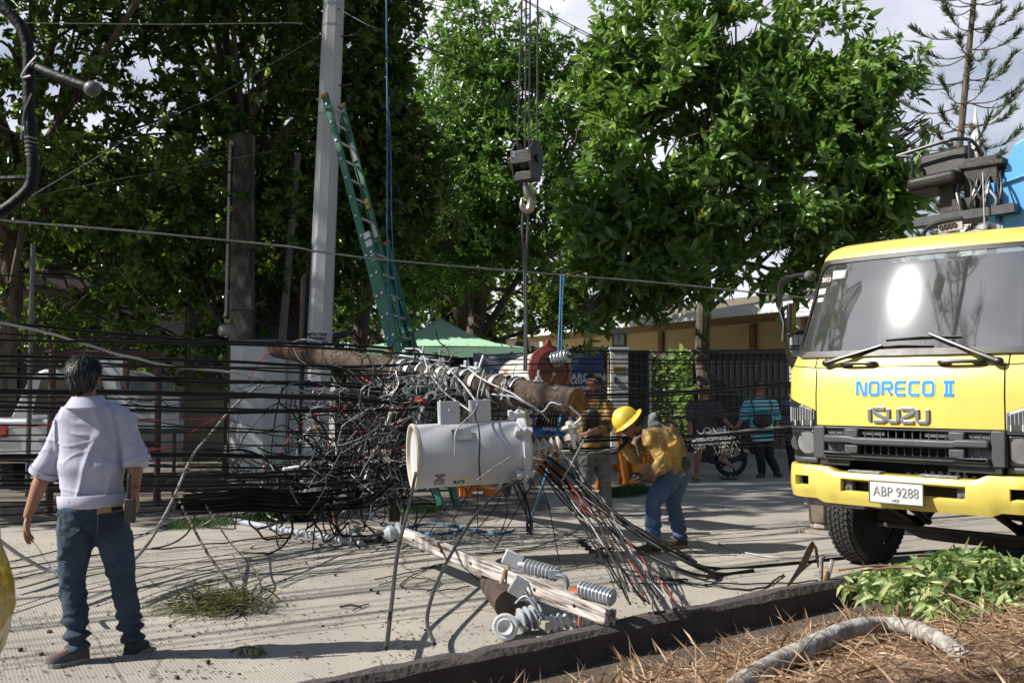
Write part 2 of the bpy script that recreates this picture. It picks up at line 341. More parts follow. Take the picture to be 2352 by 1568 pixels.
def tree(label, seed, base, top, r0, blobs, leafm, ncl, nl, ln, wd, spread=.9, up=.25, inner=.55, droop=.18, r1=None, group=None, gap=-.22):
    rs = np.random.RandomState(seed); base = V(base); t = thing('broadleaf_tree', label, 'tree', base, 0, group)
    mb = MB(inv(t)); trunk_mesh(mb, base, top, r0, r1 or r0*.45, blobs, rs); mb.build('trunk', BARK, t)
    P, d, n, l, w, rnd, C = crown(rs, blobs, ncl, nl, ln, wd, spread, up, inner, gap)
    o = leaf_mesh('crown', leafm, P-np.array(base), d, n, l, w, rnd, t, droop)
    return t
LF_DARK = leaf_mat('dark_glossy_leaves', (.02, .046, .01), (.055, .1, .017), (.18, .24, .06), .17, .46, odd=(.25, .07, .02))
LF_MID = leaf_mat('fine_green_leaves', (.035, .085, .016), (.085, .165, .03), (.17, .27, .08), .24, .36)
LF_BIG = leaf_mat('broad_green_leaves', (.045, .1, .018), (.1, .18, .034), (.2, .3, .1), .22, .38, odd=(.3, .24, .03))
def B(px, py, Y, rx, ry, rz): p = D(px, py, Y); return (p.x, p.y, p.z, rx, ry, rz)
# left: a dense dark wall of foliage, three trees
tree('tall dense dark tree above the pickup at far left', 1, (-9.2, 17.5, 0), (-8.8, 17.5, 6), .3,
     [B(60, 150, 16, 2.2, 2., 2.0), B(250, 60, 16.5, 2.2, 2., 2.), B(330, 330, 16.5, 2., 1.7, 1.8), B(120, 420, 17, 2.2, 1.8, 1.7), B(-160, 250, 14.5, 2.4, 2.4, 2.6), B(330, 560, 17, 1.7, 1.4, 1.3), B(-60, -170, 16, 3, 2.4, 2.2), B(150, 640, 18, 2, 1.2, 1.3), B(-420, 100, 13, 2.6, 2.2, 3.4), (-9.5, 15, 10, 3, 2.4, 2.2), (-7, 15.5, 10.5, 2.6, 2.2, 2), (-11.5, 14.5, 11.5, 3, 2.4, 2.4), (-8.6, 14.8, 13, 2.6, 2.2, 1.8), B(20, 420, 18.5, 2, 1, 1.6), B(100, 640, 19, 2.2, .9, 1.3), B(300, 650, 18.5, 1.6, .9, 1.2), B(120, 800, 19.3, 2.5, .6, .9), B(380, 770, 18.8, 1.6, .6, 1.), (-6.2, 11.9, 8.3, 1.8, 1.1, 1.8), (-8.6, 11.4, 9.6, 2, 1.2, 2), (-11, 10.9, 11, 2.2, 1.3, 2.2), (-3.7, 12.3, 8.2, 1.6, .9, 1.3), (-10.5, 11.2, 6.5, 2, 1.2, 2.5), (-12.5, 10.6, 8, 2, 1.2, 3), (-9.7, 12, 4, 1.4, 1, 2), (-13, 11.5, 13, 2.4, 1.6, 2.4), (-12, 10.8, 4.5, 1.6, 1, 2.5)], LF_DARK, 13000, 10, .175, .078, inner=.35, gap=.03)  # unseen crown blobs outside the frame are added to shade the road
tree('dark leafy tree behind the mossy concrete post', 2, (-4.9, 18, 0), (-4.7, 18, 6), .26,
     [B(520, 130, 17, 2.2, 2., 2.1), B(680, 300, 17.5, 1.8, 1.5, 1.7), B(470, 380, 16.8, 1.8, 1.5, 1.6), B(560, 560, 17.5, 1.9, 1.4, 1.5), B(430, 690, 17.2, 1.5, 1.2, 1.2), B(640, 40, 17, 2, 1.8, 1.6), B(480, -130, 16.5, 3, 2.4, 2), B(660, 500, 18.5, 1.5, 1.2, 1.4), (-5, 15.8, 10, 2.6, 2., 2), (-3.5, 16, 10.6, 2.4, 2., 1.8), (-5.4, 15.9, 12.4, 2.4, 1.6, 1.6), (-7.5, 15.4, 12.6, 2.4, 1.4, 1.8), B(480, 740, 18, 1.3, .7, 1.1)], LF_DARK, 7600, 10, .17, .075, inner=.35, gap=.0)  # high blobs out of view are added to throw shade further back
tree('dark leafy tree right of the grey concrete power pole', 3, (-3.3, 20, 0), (-2.6, 20, 6.5), .2,
     [B(850, 120, 18.5, .95, 1.3, 1.9), B(850, 320, 18.5, 1.05, 1.3, 1.7), B(850, -40, 18.5, .9, 1.4, 1.5), B(800, 520, 19, 1.4, 1.2, 1.3), B(930, 440, 19, 1.2, 1.2, 1.4), B(740, 100, 19, 1.3, 1.2, 2), B(700, 250, 20, 1.8, 1.2, 1.8), B(700, 450, 20, 1.6, 1, 1.3)], LF_DARK, 3700, 10, .2, .085, inner=.4)
tree('lower bright green bushy tree behind the ladder', 4, (-3.6, 28.5, 0), (-3.4, 28.5, 4), .16,
     [B(800, 600, 27.5, 1.3, 1., 1.4), B(880, 560, 27.5, 1.3, 1, 1.4), B(960, 620, 28, 1.3, 1, 1.2), B(790, 700, 28, 1.2, .8, 1.), B(720, 700, 28.5, 1, .8, 1.3), B(1000, 560, 28, 1.3, 1, 1.4), B(880, 680, 28.5, 1.2, .8, 1.), B(790, 770, 30, 1.2, .6, .8), B(880, 760, 30, 1.2, .6, .8), B(960, 710, 30, 1.1, .6, .9)], LF_MID, 2200, 10, .2, .085, inner=.3)
tree('tall peaked tree with fine leaves behind the hook block', 5, (-.9, 27, 0), (-.9, 27, 6), .34,
     [B(1085, 90, 27, 1.2, 1.2, 1.35), B(1150, 150, 26.5, 1.6, 1.5, 1.5), B(1060, 260, 26, 1.7, 1.5, 1.6), B(1230, 220, 26.5, 1.5, 1.4, 1.5), B(1150, 380, 25.5, 1.9, 1.5, 1.7), B(1270, 150, 27, .9, 1., .9), B(1040, 430, 26, 1.6, 1.4, 1.5), B(1010, 560, 25.5, 1.5, 1.2, 1.1), B(1090, 540, 26, 1.6, 1.1, 1.2), B(1240, 480, 26.5, 1.7, 1.3, 1.6), B(1290, 330, 26.5, 1.2, 1.3, 1.3), B(1190, 590, 27, 1.3, .9, .8), B(980, 300, 27.5, 1.2, 1.2, 1.4)], LF_MID, 5200, 10, .22, .07, inner=.5, spread=1.)
tree('darker tree trunk and low crown left of the white house', 6, D(1030, 740, 29)*1-V((0, 0, D(1030, 740, 29).z)), (-1.5, 29, 5), .26,
     [B(1250, 700, 31, 1.4, 1, 1.2), B(1300, 620, 30, 1.4, 1, 1.2), B(1040, 640, 30, 1.3, 1, .9), B(1340, 720, 30, 1., .8, .8), B(1040, 730, 33, 1.4, .7, 1.2), B(1110, 740, 33, 1., .7, 1.), B(980, 700, 33, 1.3, .7, 1.2), B(1110, 650, 33, 1.2, .7, 1.)], LF_DARK, 2000, 10, .24, .09, inner=.3)
tree('low dark foliage mass behind the mossy post and pickup', 9, (-8.5, 24.5, 0), (-8.5, 24.5, 3), .14,
     [B(x, y, 24, 1.6, .7, 1.2) for x in (-40, 110, 260, 400, 530, 640) for y in (430, 560, 690, 790)]+[B(720, 560, 25, 1, .7, 1.3), B(720, 420, 25, 1., .7, 1.3)], LF_DARK, 4200, 9, .3, .15, inner=.1, gap=-.5)
# right: the broad tree with large leaves
bx = D(1627, 800, 22.5)
tree('broad tree with large glossy leaves in front of the house', 7, (bx.x, 22.5, 0), D(1600, 330, 22.5), .2,
     [B(1540, 90, 21.5, 1.7, 1.5, 1.2), B(1690, 60, 21.5, 1.6, 1.5, 1.25), B(1860, 130, 21, 1.15, 1.3, 1.25), B(1440, 190, 21.5, 1., 1.1, 1.), B(1620, 250, 20.8, 1.8, 1.5, 1.5), B(1800, 270, 21, 1.6, 1.4, 1.3), B(1960, 280, 20.5, 1.05, 1.2, 1.2), B(1480, 380, 20.5, 1.5, 1.3, 1.2), B(1370, 300, 21, .85, .9, .8), B(1660, 440, 21, 1.6, 1.3, 1.2), B(1360, 530, 20.5, .95, .9, .8), B(1460, 560, 20.3, 1.2, 1.1, 1.05), B(1370, 640, 21, .85, .8, .75), B(1560, 620, 20.6, 1.2, 1., .75), B(1830, 480, 20.5, 1.2, 1., .8), B(1990, 430, 20.5, .75, .9, .75), B(1760, 570, 21, 1.15, 1., .85), B(1900, 570, 21, 1., 1., .55), B(1830, 655, 21.5, .8, .8, .35), B(2100, 300, 21, .6, .6, .35), B(1345, 720, 20.5, .45, .5, .45), B(1470, 675, 21, .8, .7, .45), B(2010, 520, 21, .7, .6, .35), B(2070, 330, 20.5, .75, .8, .7), B(2055, 440, 20.5, .7, .8, .6), B(2010, 200, 20.8, .8, .9, .8), B(2120, 315, 20.6, .55, .5, .35)], LF_BIG, 5500, 8, .33, .125, inner=.5, spread=.95, up=.3, droop=.3, r1=.1, gap=-.1)
# vine panel and weeds come with the fence
NEEDLE = leaf_mat('pine_needles', (.03, .045, .02), (.05, .07, .03), (.08, .1, .045), .6, .15)
def norfolk(name, label, base, top, r0, rows, seed, ls=1.):
    rs = np.random.RandomState(seed); base = V(base); top = V(top); t = thing(name, label, 'tree', base)
    mb = MB(inv(t)); n = 14; mb.tube([base.lerp(top, i/n) for i in range(n+1)], [r0*(1-.55*i/n) for i in range(n+1)], 9)
    P = []; Dd = []
    for h, ln in rows:
        c = base.lerp(top, h); k0 = rs.uniform(0, 2*PI); nb = 6
        for k in range(nb):
            a = k0+2*PI*k/nb+rs.normal()*.15; l = ln*rs.uniform(.6, 1.15)*ls; c = c+V((0, 0, rs.normal()*.08)); o = V((math.cos(a), math.sin(a), 0))
            br = spline([c, c+o*l*.4+V((0, 0, -.06*l)), c+o*l*.75+V((0, 0, .02*l)), c+o*l+V((0, 0, .22*l))], 6)
            mb.tube(br, [.028*ls*(1-.7*i/len(br)) for i in range(len(br))], 4)
            # needle sprays along the outer half, sweeping up and out
            for i in range(int(len(br)*.42), len(br)-1):
                tt = (br[i+1]-br[i]).normalized(); f = (i/len(br)-.42)/.58
                for q in range(int(4+17*f)):
                    sdv = V((rs.normal(), rs.normal(), rs.normal()*.5+.5)).normalized()
                    P.append(br[i].lerp(br[i+1], rs.random())); Dd.append(tt*1.1+sdv*.75)
    mb.build('trunk', BARK, t)
    P = np.array([tuple(p) for p in P])-np.array(base); Dd = np.array([tuple(p) for p in Dd]); N = len(P)
    # each spray: a thin curved whip
    q = rs.normal(size=(N, 3)); l = rs.uniform(.16, .42, N)*ls
    leaf_mesh('crown', NEEDLE, P, Dd, q, l, np.full(N, .028*ls), rs.random(N), t, droop=-.18, fold=.0)
    return t
pb = D(2196, 420, 34); pt = D(2243, -60, 34); dirv = (pt-pb)
base = pb-dirv*(pb.z/dirv.z)
H = pt.z+2.; topp = base+dirv*(H/dirv.z)
rows = []
for py, ln in ((20, 1.55), (75, 1.7), (125, 1.9), (185, 1.7), (230, 1.95), (285, 2.0), (330, 1.9), (390, 1.8), (440, 1.7)):
    z = D(2220, py, 34).z; rows.append((z/H, ln*1.12))
norfolk('pine_tree', 'tall sparse pine with upturned branches against the sky', base, topp, .17, rows+[((D(2220, -30, 34).z)/H, 1.4), (.93, 1.0), (.98, .5)], 11)
pb = D(2190, 800, 30); pb.z = 0
norfolk('pine_tree', 'short dark pine showing behind the crane seat post', pb, V((pb.x, pb.y, D(2190, 440, 30).z)), .09, [(.62, 1.5), (.7, 1.5), (.78, 1.4), (.86, 1.2), (.93, .9)], 12, .9)
# ---------------------------------------------------------------- buildings, fence, poles in the background
CREAM = mat('cream_wall_paint', (.56, .45, .24), (.5, .4, .21), sc=2, rough=.85, bump=.1)
ROOFM = mat('cream_metal_roof', (.62, .56, .44), (.55, .5, .4), sc=3, rough=.5)
WHITE = mat('white_paint', (.62, .63, .64), (.52, .53, .55), sc=3, rough=.7, bump=.1, c3=(.42, .42, .43))
DARKM = mat('black_painted_steel', (.012, .013, .016), (.02, .021, .025), sc=5, rough=.45)
# house
h = thing('house', 'low house with cream metal roof behind the black gate', 'house', (6, 30, 0))
mb = MB(inv(h))
A = D(1150, 775, 40); Bv = D(1815, 698, 25.2); e = (Bv-A); e.z = 0; L_ = e.length; e.normalize(); nrm = V((-e.y, e.x, 0)); nrm = nrm if nrm.y > 0 else -nrm
A.z = Bv.z = (A.z+Bv.z)/2; B2 = Bv+e*8
W = 7
mb.prism([(0, 0), (L_+8, 0), (L_+8, .05), (0, .05)], A-nrm*.0, e, V((0, 0, 1)), nrm*0+nrm*W+V((0, 0, 1.25)))
roof = mb.build('roof', ROOFM, h)
mb = MB(inv(h))
for k in range(52):
    p = A+e*(k*(L_+8)/51)+V((0, 0, .065)); mb.prism([(-.02, -.01), (.02, -.01), (.01, .03), (-.01, .03)], p, e, V((0, 0, 1)), nrm*W+V((0, 0, 1.25)))
mb.build('roof_ridges', ROOFM, roof)
mb = MB(inv(h)); mb.prism([(-.16, -.14), (.0, -.14), (.0, .07), (-.16, .1), (-.17, .04)], A+e*.0, nrm, V((0, 0, 1)), e*(L_)); gut = mb.build('gutter', WHITE, h)
mb = MB(inv(h)); c = Bv+e*.9; mb.prism([(0, -.32), (3.5, -.32), (3.5, .1), (0, .1)], Bv-nrm*.18, e, V((0, 0, 1)), nrm*.14)
for k in range(4): mb.prism([(0, -.3+k*.1), (3.5, -.3+k*.1), (3.5, -.28+k*.1), (0, -.28+k*.1)], Bv-nrm*.195, e, V((0, 0, 1)), nrm*.012)
mb.build('fascia', WHITE, h)
mb = MB(inv(h)); mb.prism([(0, -3.6), (L_+8, -3.6), (L_+8, 0), (0, 0)], A+nrm*1.9, e, V((0, 0, 1)), nrm*.2); wl = mb.build('wall', CREAM, h)
TRIM = mat('ochre_trim', (.2, .13, .06), (.16, .1, .05), rough=.8)
for k in range(9):
    mb = MB(inv(h)); p = A+nrm*1.85+e*(1.5+k*2.3); mb.box(p+V((0, 0, -1.9)), (.25, .08, 3.4), frame(nrm, e)@rot(0, 0, 0) if False else Matrix((e, nrm, V((0, 0, 1)))).transposed()); mb.build('wall_pilaster', TRIM, h)
for k, s in enumerate((L_+.15, L_+3.2)):
    mb = MB(inv(h)); p = A+nrm*.1+e*s; mb.tube([p+V((0, 0, -3.5)), p+V((0, 0, -.3))], .07, 10); mb.build('porch_column', WHITE, h)
mb = MB(inv(h)); mb.prism([(0, -.16), (L_, -.16), (L_, -.1), (0, -.1)], A+nrm*.05, e, V((0, 0, 1)), nrm*1.9); mb.build('soffit', TRIM, h)
# far house between trees
p = D(1185, 770, 55)
h2 = thing('house', 'small far house with dark eave between the trees', 'house', (p.x, 57, 0)); mb = MB(inv(h2))
mb.box((p.x, 57, 2.4), (2.6, 4, 4.4)); mb.build('wall', mat('far_cream', (.55, .48, .36), sc=2), h2)
mb = MB(inv(h2)); mb.box((p.x+.1, 56.6, 4.75), (3.6, 5.5, .22)); mb.build('roof', mat('dark_roof', (.07, .075, .09), sc=2), h2)
mb = MB(inv(h2)); mb.box((p.x+.35, 54.96, 3.75), (.7, .08, .7)); mb.build('window', DARKM, h2)
# church spire
p = D(2240, 238, 85); q = D(2240, 470, 85)
s = thing('church_spire', 'thin white spire showing behind the tall pine', 'spire', (p.x, 85, 0)); mb = MB(inv(s))
mb.lathe([(1.5, 0), (1.5, q.z-1.5), (1.75, q.z-1.5), (1.7, q.z-.9), (1.25, q.z-.3), (.06, p.z-.6), (.03, p.z)], (p.x, 85, 0), (0, 0, 1), 8); mb.build('tower', mat('white_spire', (.66, .66, .66), sc=1), s, smooth=False)
mb = MB(inv(s)); mb.tube([(p.x, 85, p.z), (p.x, 85, p.z+1.8)], .03); mb.box((p.x, 85, p.z+1.2), (.7, .05, .05)); mb.build('finial', STEEL, s)
# fence line
FY = 23.2
def FX(px): return D(px, 850, FY).x
HEDGE = leaf_mat('hedge_leaves', (.008, .014, .006), (.014, .024, .008), (.03, .045, .015), .6, .1)
f = thing('garden_wall', 'dark stone garden wall topped with dry creeper', 'wall', (FX(1100), FY, 0)); mb = MB(inv(f))
x0, x1 = FX(770), FX(1395); STONE = mat('dark_rubble_stone', (.035, .03, .027), (.012, .011, .011), sc=7, rough=.95, bump=1., bsc=9, c3=(.085, .075, .065), det=2, dist=.1)
mb.box(((x0+x1)/2, FY+.15, 1.15), (x1-x0, .3, 2.3)); mb.build('stone_panel', STONE, f)
rs = np.random.RandomState(5); N = 2600; P = np.stack([rs.uniform(x0, x1, N), FY+.1+rs.normal(size=N)*.1, 2.32+np.abs(rs.normal(size=N))*.06], 1)-np.array(f.location)
leaf_mesh('creeper', HEDGE, P, rs.normal(size=(N, 3))+np.array([0, -.4, .3]), rs.normal(size=(N, 3)), rs.uniform(.06, .14, N), rs.uniform(.05, .1, N), rs.random(N), f)
def gate(px0, px1, top, label, ribs):
    g = thing('metal_gate', label, 'gate', (FX((px0+px1)/2), FY, 0)); mb = MB(inv(g)); a, b = FX(px0), FX(px1)
    mb.box(((a+b)/2, FY+.02, top/2+.04), (b-a, .04, top-.08)); mb.build('sheet_panel', DARKM, g)
    for k in range(ribs): mb = MB(inv(g)); mb.box((a+(b-a)*(k+.5)/ribs, FY-.02, top/2+.04), (.09, .04, top-.1)); mb.build('rib', DARKM, g, bev=.008)
    for z in (.12, top-.05): mb = MB(inv(g)); mb.box(((a+b)/2, FY-.035, z), (b-a, .07, .1)); mb.build('rail', DARKM, g)
    return g
gate(1441, 1492, 2.4, 'narrow black sheet gate beside the lantern pillar', 4)
gate(1588, 1818, 2.42, 'wide ribbed black sheet gate behind the onlookers', 16)
PILLAR = mat('grey_pillar_plaster', (.45, .46, .48), (.33, .33, .35), sc=4, rough=.85, bump=.2, c3=(.25, .24, .24))
LGLASS = mat('frosted_lantern_glass', (.62, .66, .68), (.55, .58, .6), rough=.3)
def pillar(px0, px1, label, llabel):
    a, b = FX(px0), FX(px1); c = (a+b)/2; wd = b-a
    g = thing('gate_pillar', label, 'pillar', (c, FY-.1, 0)); mb = MB(inv(g)); mb.box((c, FY, 1.2), (wd, wd, 2.4)); mb.build('shaft', PILLAR, g, bev=.01)
    mb = MB(inv(g)); mb.box((c, FY, 2.43), (wd*1.12, wd*1.12, .06)); mb.build('cap', PILLAR, g, bev=.01)
    t = thing('pillar_lantern', llabel, 'lantern', (c, FY, 2.46)); s = .14
    mb = MB(inv(t)); mb.box((c, FY, 2.49), (.34, .34, .05)); mb.build('base', DARKM, t)
    mb = MB(inv(t)); mb.box((c, FY, 2.64), (.25, .25, .24)); mb.build('glass_panes', LGLASS, t)
    mb = MB(inv(t))
    for i in (-1, 1):
        for j in (-1, 1): mb.box((c+i*.135, FY+j*.135, 2.64), (.022, .022, .26))
        mb.box((c, FY+i*.135, 2.64), (.014, .012, .25)); mb.box((c+i*.135, FY, 2.64), (.012, .014, .25))
    mb.build('cage', DARKM, t)
    mb = MB(inv(t)); m4 = lambda hw, z: [V((c-hw, FY-hw, z)), V((c+hw, FY-hw, z)), V((c+hw, FY+hw, z)), V((c-hw, FY+hw, z))]
    mb.loft([m4(.2, 2.765), m4(.19, 2.79), m4(.09, 2.88), m4(.03, 2.9), m4(.02, 2.94)]); mb.build('roof', DARKM, t, smooth=False)
    return g, c, wd
g, c, wd = pillar(1401, 1441, 'grey gate pillar carrying a yellow camera warning sign', 'black lantern on the pillar with the warning sign')
mb = MB(inv(g)); mb.box((c, FY-wd/2-.06+.05, 1.95), (.31, .012, .13)); sg = mb.build('warning_sign', mat('yellow_sign', (.6, .5, .12), sc=3), g)
mb = MB(inv(g)); add_text(mb, 'WARNING', .062, (c, FY-wd/2-.019, 1.965), (1, 0, 0), (0, 0, 1), bold=.002); add_text(mb, 'CCTV', .065, (c-.05, FY-wd/2-.019, 1.9), (1, 0, 0), (0, 0, 1), bold=.002); mb.box((c+.09, FY-wd/2-.02, 1.92), (.07, .006, .03), rot(0, 25, 0)); mb.build('sign_lettering', DARKM, sg, smooth=False)
mb = MB(inv(g)); mb.box((c-.1, FY-wd/2-.02, 1.72), (.06, .04, .13)); mb.build('doorbell', DARKM, g, bev=.01)
pillar(1812, 1850, 'white gate pillar partly behind the truck mirror', 'pale lantern on the pillar behind the truck mirror')
# vine panel between the gates
a, b = FX(1493), FX(1588)
g = thing('lattice_fence_panel', 'cream lattice panel overgrown with pale green vine', 'fence', ((a+b)/2, FY, 0)); mb = MB(inv(g))
mb.box(((a+b)/2, FY+.12, 1.2), (b-a, .05, 2.36)); mb.build('backing', mat('cream_lattice', (.42, .38, .28), (.08, .07, .05), sc=26, det=1, lo=.42, hi=.5), g)
for x in (a, b): mb = MB(inv(g)); mb.box((x, FY+.02, 1.2), (.07, .1, 2.4)); mb.build('post', WHITE, g)
rs = np.random.RandomState(3); N = 900; P = np.stack([rs.uniform(a+.05, b-.05, N), FY+.02-.12*rs.random(N), rs.uniform(.2, 2.3, N)], 1)
LF_PALE = leaf_mat('pale_vine_leaves', (.05, .1, .025), (.12, .2, .05), (.25, .34, .1), .4, .3)
leaf_mesh('small_leaves', LF_PALE, P-np.array(g.location), rs.normal(size=(N, 3))*.6+np.array([0, -.5, -.5]), rs.normal(size=(N, 3))*.3+np.array([0, -1, .3]), rs.uniform(.05, .09, N), rs.uniform(.04, .07, N), rs.random(N), g)
N = 90; P = np.stack([b-.2+.14*rs.normal(size=N), FY-.12-.1*rs.random(N), 2.45-1.6*rs.random(N)**1.2], 1)
leaf_mesh('climbing_vine', LF_PALE, P-np.array(g.location), rs.normal(size=(N, 3))*.5+np.array([-.3, -.4, -.6]), np.tile([0, -1., .6], (N, 1)), rs.uniform(.2, .34, N), rs.uniform(.1, .16, N), .4+.6*rs.random(N), g)
# low pavement in front of the fence
mb = MB(); mb.box((9, FY-.9, .05), (26, 1.2, .14)); tag(mb.build('pavement', mat('pavement_concrete', (.3, .28, .25), sc=3, rough=.9)), kind='structure')
# banner on the wall
def banner(name, label, P4, bands, texts, seed):
    t = thing(name, label, 'banner', (P4[0]+P4[2])/2); I = inv(t); a, b, c, d = P4   # tl,tr,br,bl
    mb = MB(I); nx, ny = 26, 10
    def pt(u, v): 
        p = a.lerp(b, u).lerp(d.lerp(c, u), v); return p+V((0, -.05*noise.noise(V((u*5+seed, v*2, u*3)))-.02*math.sin(u*14+v*5), -.06*math.sin(PI*u)*(1-v)))
    mb.loft([[pt(i/nx, j/ny) for i in range(nx+1)] for j in range(ny+1)], closed=False)
    mb.mi = 0; cl = mb.build('cloth', bands[0], t)
    cl.data.materials.append(bands[1])
    for p in cl.data.polygons:
        k = p.index; i = (k % nx)/nx; j = (k//nx)/ny
        if i+.25*j > bands[2]: p.material_index = 1
    for tx, u, v, sz, m in texts:
        mb = MB(I); o = pt(u, v)+V((0, -.05, 0)); add_text(mb, tx, sz, o, b-a, V((0, 0, 1)), bold=.006); mb.build('lettering', m, t, smooth=False)
    return t
NAVY = mat('navy_tarpaulin', (.05, .09, .26), (.03, .06, .18), sc=3, rough=.6); GREYT = mat('grey_blue_tarpaulin', (.2, .24, .33), (.15, .18, .26), sc=3, rough=.55); TXT = mat('white_print', (.7, .72, .75), sc=3, rough=.6)
BY = 21.6
banner('tarpaulin_banner', 'grey and navy tarpaulin banner hung on the garden wall', [D(1087, 810, BY), D(1386, 808, BY), D(1388, 905, BY), D(1085, 902, BY)], (GREYT, NAVY, .83), [('ARCHIN', .88, .66, .2, TXT), ('WORKR', .875, .82, .2, TXT), ('TING', .87, .98, .2, TXT)], 1)
BLUEB = mat('bright_blue_banner', (.03, .12, .42), (.02, .09, .34), sc=3, rough=.5)
BY = 17.5
banner('blue_banner', 'small bright blue banner with a phone number low behind the cable bundle', [D(1215, 950, BY), D(1345, 955, BY), D(1345, 1000, BY), D(1215, 998, BY)], (BLUEB, BLUEB, .9), [('0922 4107', .5, .72, .12, TXT)], 4)
# green canopy tent
TENT = mat('green_canopy_cloth', (.34, .56, .39), (.29, .49, .34), sc=2, rough=.75)
ty = 25.; ap = D(1010, 731, ty); el = D(818, 797, ty-2); er = D(1206, 799, ty-2); zz = el.z
t = thing('canopy_tent', 'green peaked canopy tent behind the garden wall', 'tent', (ap.x, ty, 0)); I = inv(t); mb = MB(I)
c4 = [V((el.x, ty-2, zz)), V((er.x, ty-2, zz)), V((er.x+.1, ty+2, zz)), V((el.x-.1, ty+2, zz))]; n = 8
for k in range(4):
    a, b = c4[k], c4[(k+1) % 4]
    mb.loft([[(a.lerp(b, i/n)).lerp(ap, j/6)-V((0, 0, .16*math.sin(PI*j/6)))+V((0, 0, .03*math.sin(PI*i/n))) for i in range(n+1)] for j in range(7)], closed=False)
    mb.loft([[a.lerp(b, i/n) for i in range(n+1)], [a.lerp(b, i/n)-V((0, 0, .22+.02*(i % 2))) for i in range(n+1)]], closed=False)
mb.build('canopy', TENT, t, ang=60)
for p in c4: mb = MB(I); mb.tube([(p.x, p.y, 0), (p.x, p.y, p.z)], .025); mb.build('leg', STEEL, t)
# --- left side: dark house, white pillar, posts
dh = thing('house', 'dark shaded house with red edged roof behind the left trees', 'house', (-11, 21.5, 0)); I = inv(dh); mb = MB(I)
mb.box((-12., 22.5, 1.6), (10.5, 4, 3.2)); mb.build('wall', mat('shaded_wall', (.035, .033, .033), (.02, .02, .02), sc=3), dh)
mb = MB(I); q = [D(-300, 400, 21), D(120, 270, 21), D(270, 320, 21)]
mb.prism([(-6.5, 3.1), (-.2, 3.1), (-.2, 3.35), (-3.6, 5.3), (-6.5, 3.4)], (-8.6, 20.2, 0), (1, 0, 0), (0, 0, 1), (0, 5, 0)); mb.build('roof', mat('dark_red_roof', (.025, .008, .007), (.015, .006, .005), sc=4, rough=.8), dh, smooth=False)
for x in (-10.6, -8.7): mb = MB(I); mb.box((x, 20.46, 1.75), (.9, .06, 1.1)); mb.build('window', DARKM, dh)
BLUEW = mat('dark_blue_sheet', (.02, .032, .05), (.015, .024, .038), sc=4, rough=.6)
y = 18; a, b = D(580, 640, y), D(758, 650, y); s = thing('sheet_fence', 'dark blue sheet fence with barbed wire behind the octagonal pole', 'fence', ((a.x+b.x)/2, y, 0)); I = inv(s)
mb = MB(I); mb.box(((a.x+b.x)/2, y, a.z/2), (b.x-a.x, .05, a.z)); mb.build('sheet', BLUEW, s)
rs = np.random.RandomState(9); mb = MB(I)
for k in range(9):
    pts = []
    for i in range(60):
        u = i/59; ang = u*2*PI*(5+k % 3)+k; pts.append((a.x+(b.x-a.x)*u+.12*math.cos(ang), y-.25+.2*math.sin(ang)*.6, a.z-.5+.3*math.sin(ang)+.12*math.sin(k+u*9)))
    mb.tube(pts, .006, 3)
mb.build('barbed_wire', RUST, s)
y = 15.4; l, r = D(515, 1115, y), D(640, 1115, y); zt = D(560, 787, y).z; cx = (l.x+r.x)/2; wd = r.x-l.x
p = thing('gate_pillar', 'wide white chamfered gate pillar left of the power pole', 'pillar', (cx, y+.3, 0)); I = inv(p)
def oct8(hw, hd, c, z, ch=.14): return [V((c[0]+x, c[1]+yy, z)) for x, yy in ((-hw, -hd+ch), (-hw+ch, -hd), (hw-ch, -hd), (hw, -hd+ch), (hw, hd-ch), (hw-ch, hd), (-hw+ch, hd), (-hw, hd-ch))]
mb = MB(I); mb.loft([oct8(wd/2, .35, (cx, y+.35), z, .25) for z in (0, zt)]); mb.build('shaft', WHITE, p, smooth=False)
mb = MB(I); mb.loft([oct8(wd/2+.03, .38, (cx, y+.35), z, .25) for z in (zt, zt+.05)]); mb.build('cap', mat('grimy_cap', (.2, .2, .2), (.06, .06, .06), sc=6), p, smooth=False)
y2 = 15.9; r2 = D(742, 1080, y2); wl = thing('wall', 'low white garden wall between the pillar and the power pole', 'wall', ((r.x+r2.x)/2, y2, 0)); I = inv(wl)
mb = MB(I); mb.box(((r.x+r2.x)/2, y2+.1, (zt-.1)/2), (r2.x-r.x, .2, zt-.1)); mb.build('wall_panel', WHITE, wl)
# mossy post with meter and conduit
MOSS = mat('mossy_concrete', (.03, .026, .022), (.1, .09, .075), sc=4, rough=.95, bump=.5, bsc=22, c3=(.26, .24, .21), lo=.42, hi=.56, det=9, stretch=(1, 1, .5))
y = 15.9; bt, tp = D(556, 800, y), D(561, 308, y)
p = thing('concrete_post', 'old square mossy concrete post above the white pillar', 'post', (bt.x, y, 0)); I = inv(p); mb = MB(I)
sq = lambda c, h: [V((c.x-h, c.y-h, c.z)), V((c.x+h, c.y-h, c.z)), V((c.x+h, c.y+h, c.z)), V((c.x-h, c.y+h, c.z))]
mb.loft([sq(V((bt.x, y, 0)), .18), sq(V((bt.x, y, bt.z)), .175), sq(tp, .14)]); mb.build('shaft', MOSS, p, bev=.03)
for z in (bt.z+.6, bt.z+1.6): mb = MB(I); mb.box((bt.x+.01, y-.0, z), (.36, .36, .03)); mb.build('strap', RUST, p)
ct, cb = D(533, 340, y), D(523, 742, y); t = thing('meter_conduit', 'pale conduit pipe running down the mossy post to its meter', 'pipe', (cb.x, y-.1, cb.z)); I = inv(t)
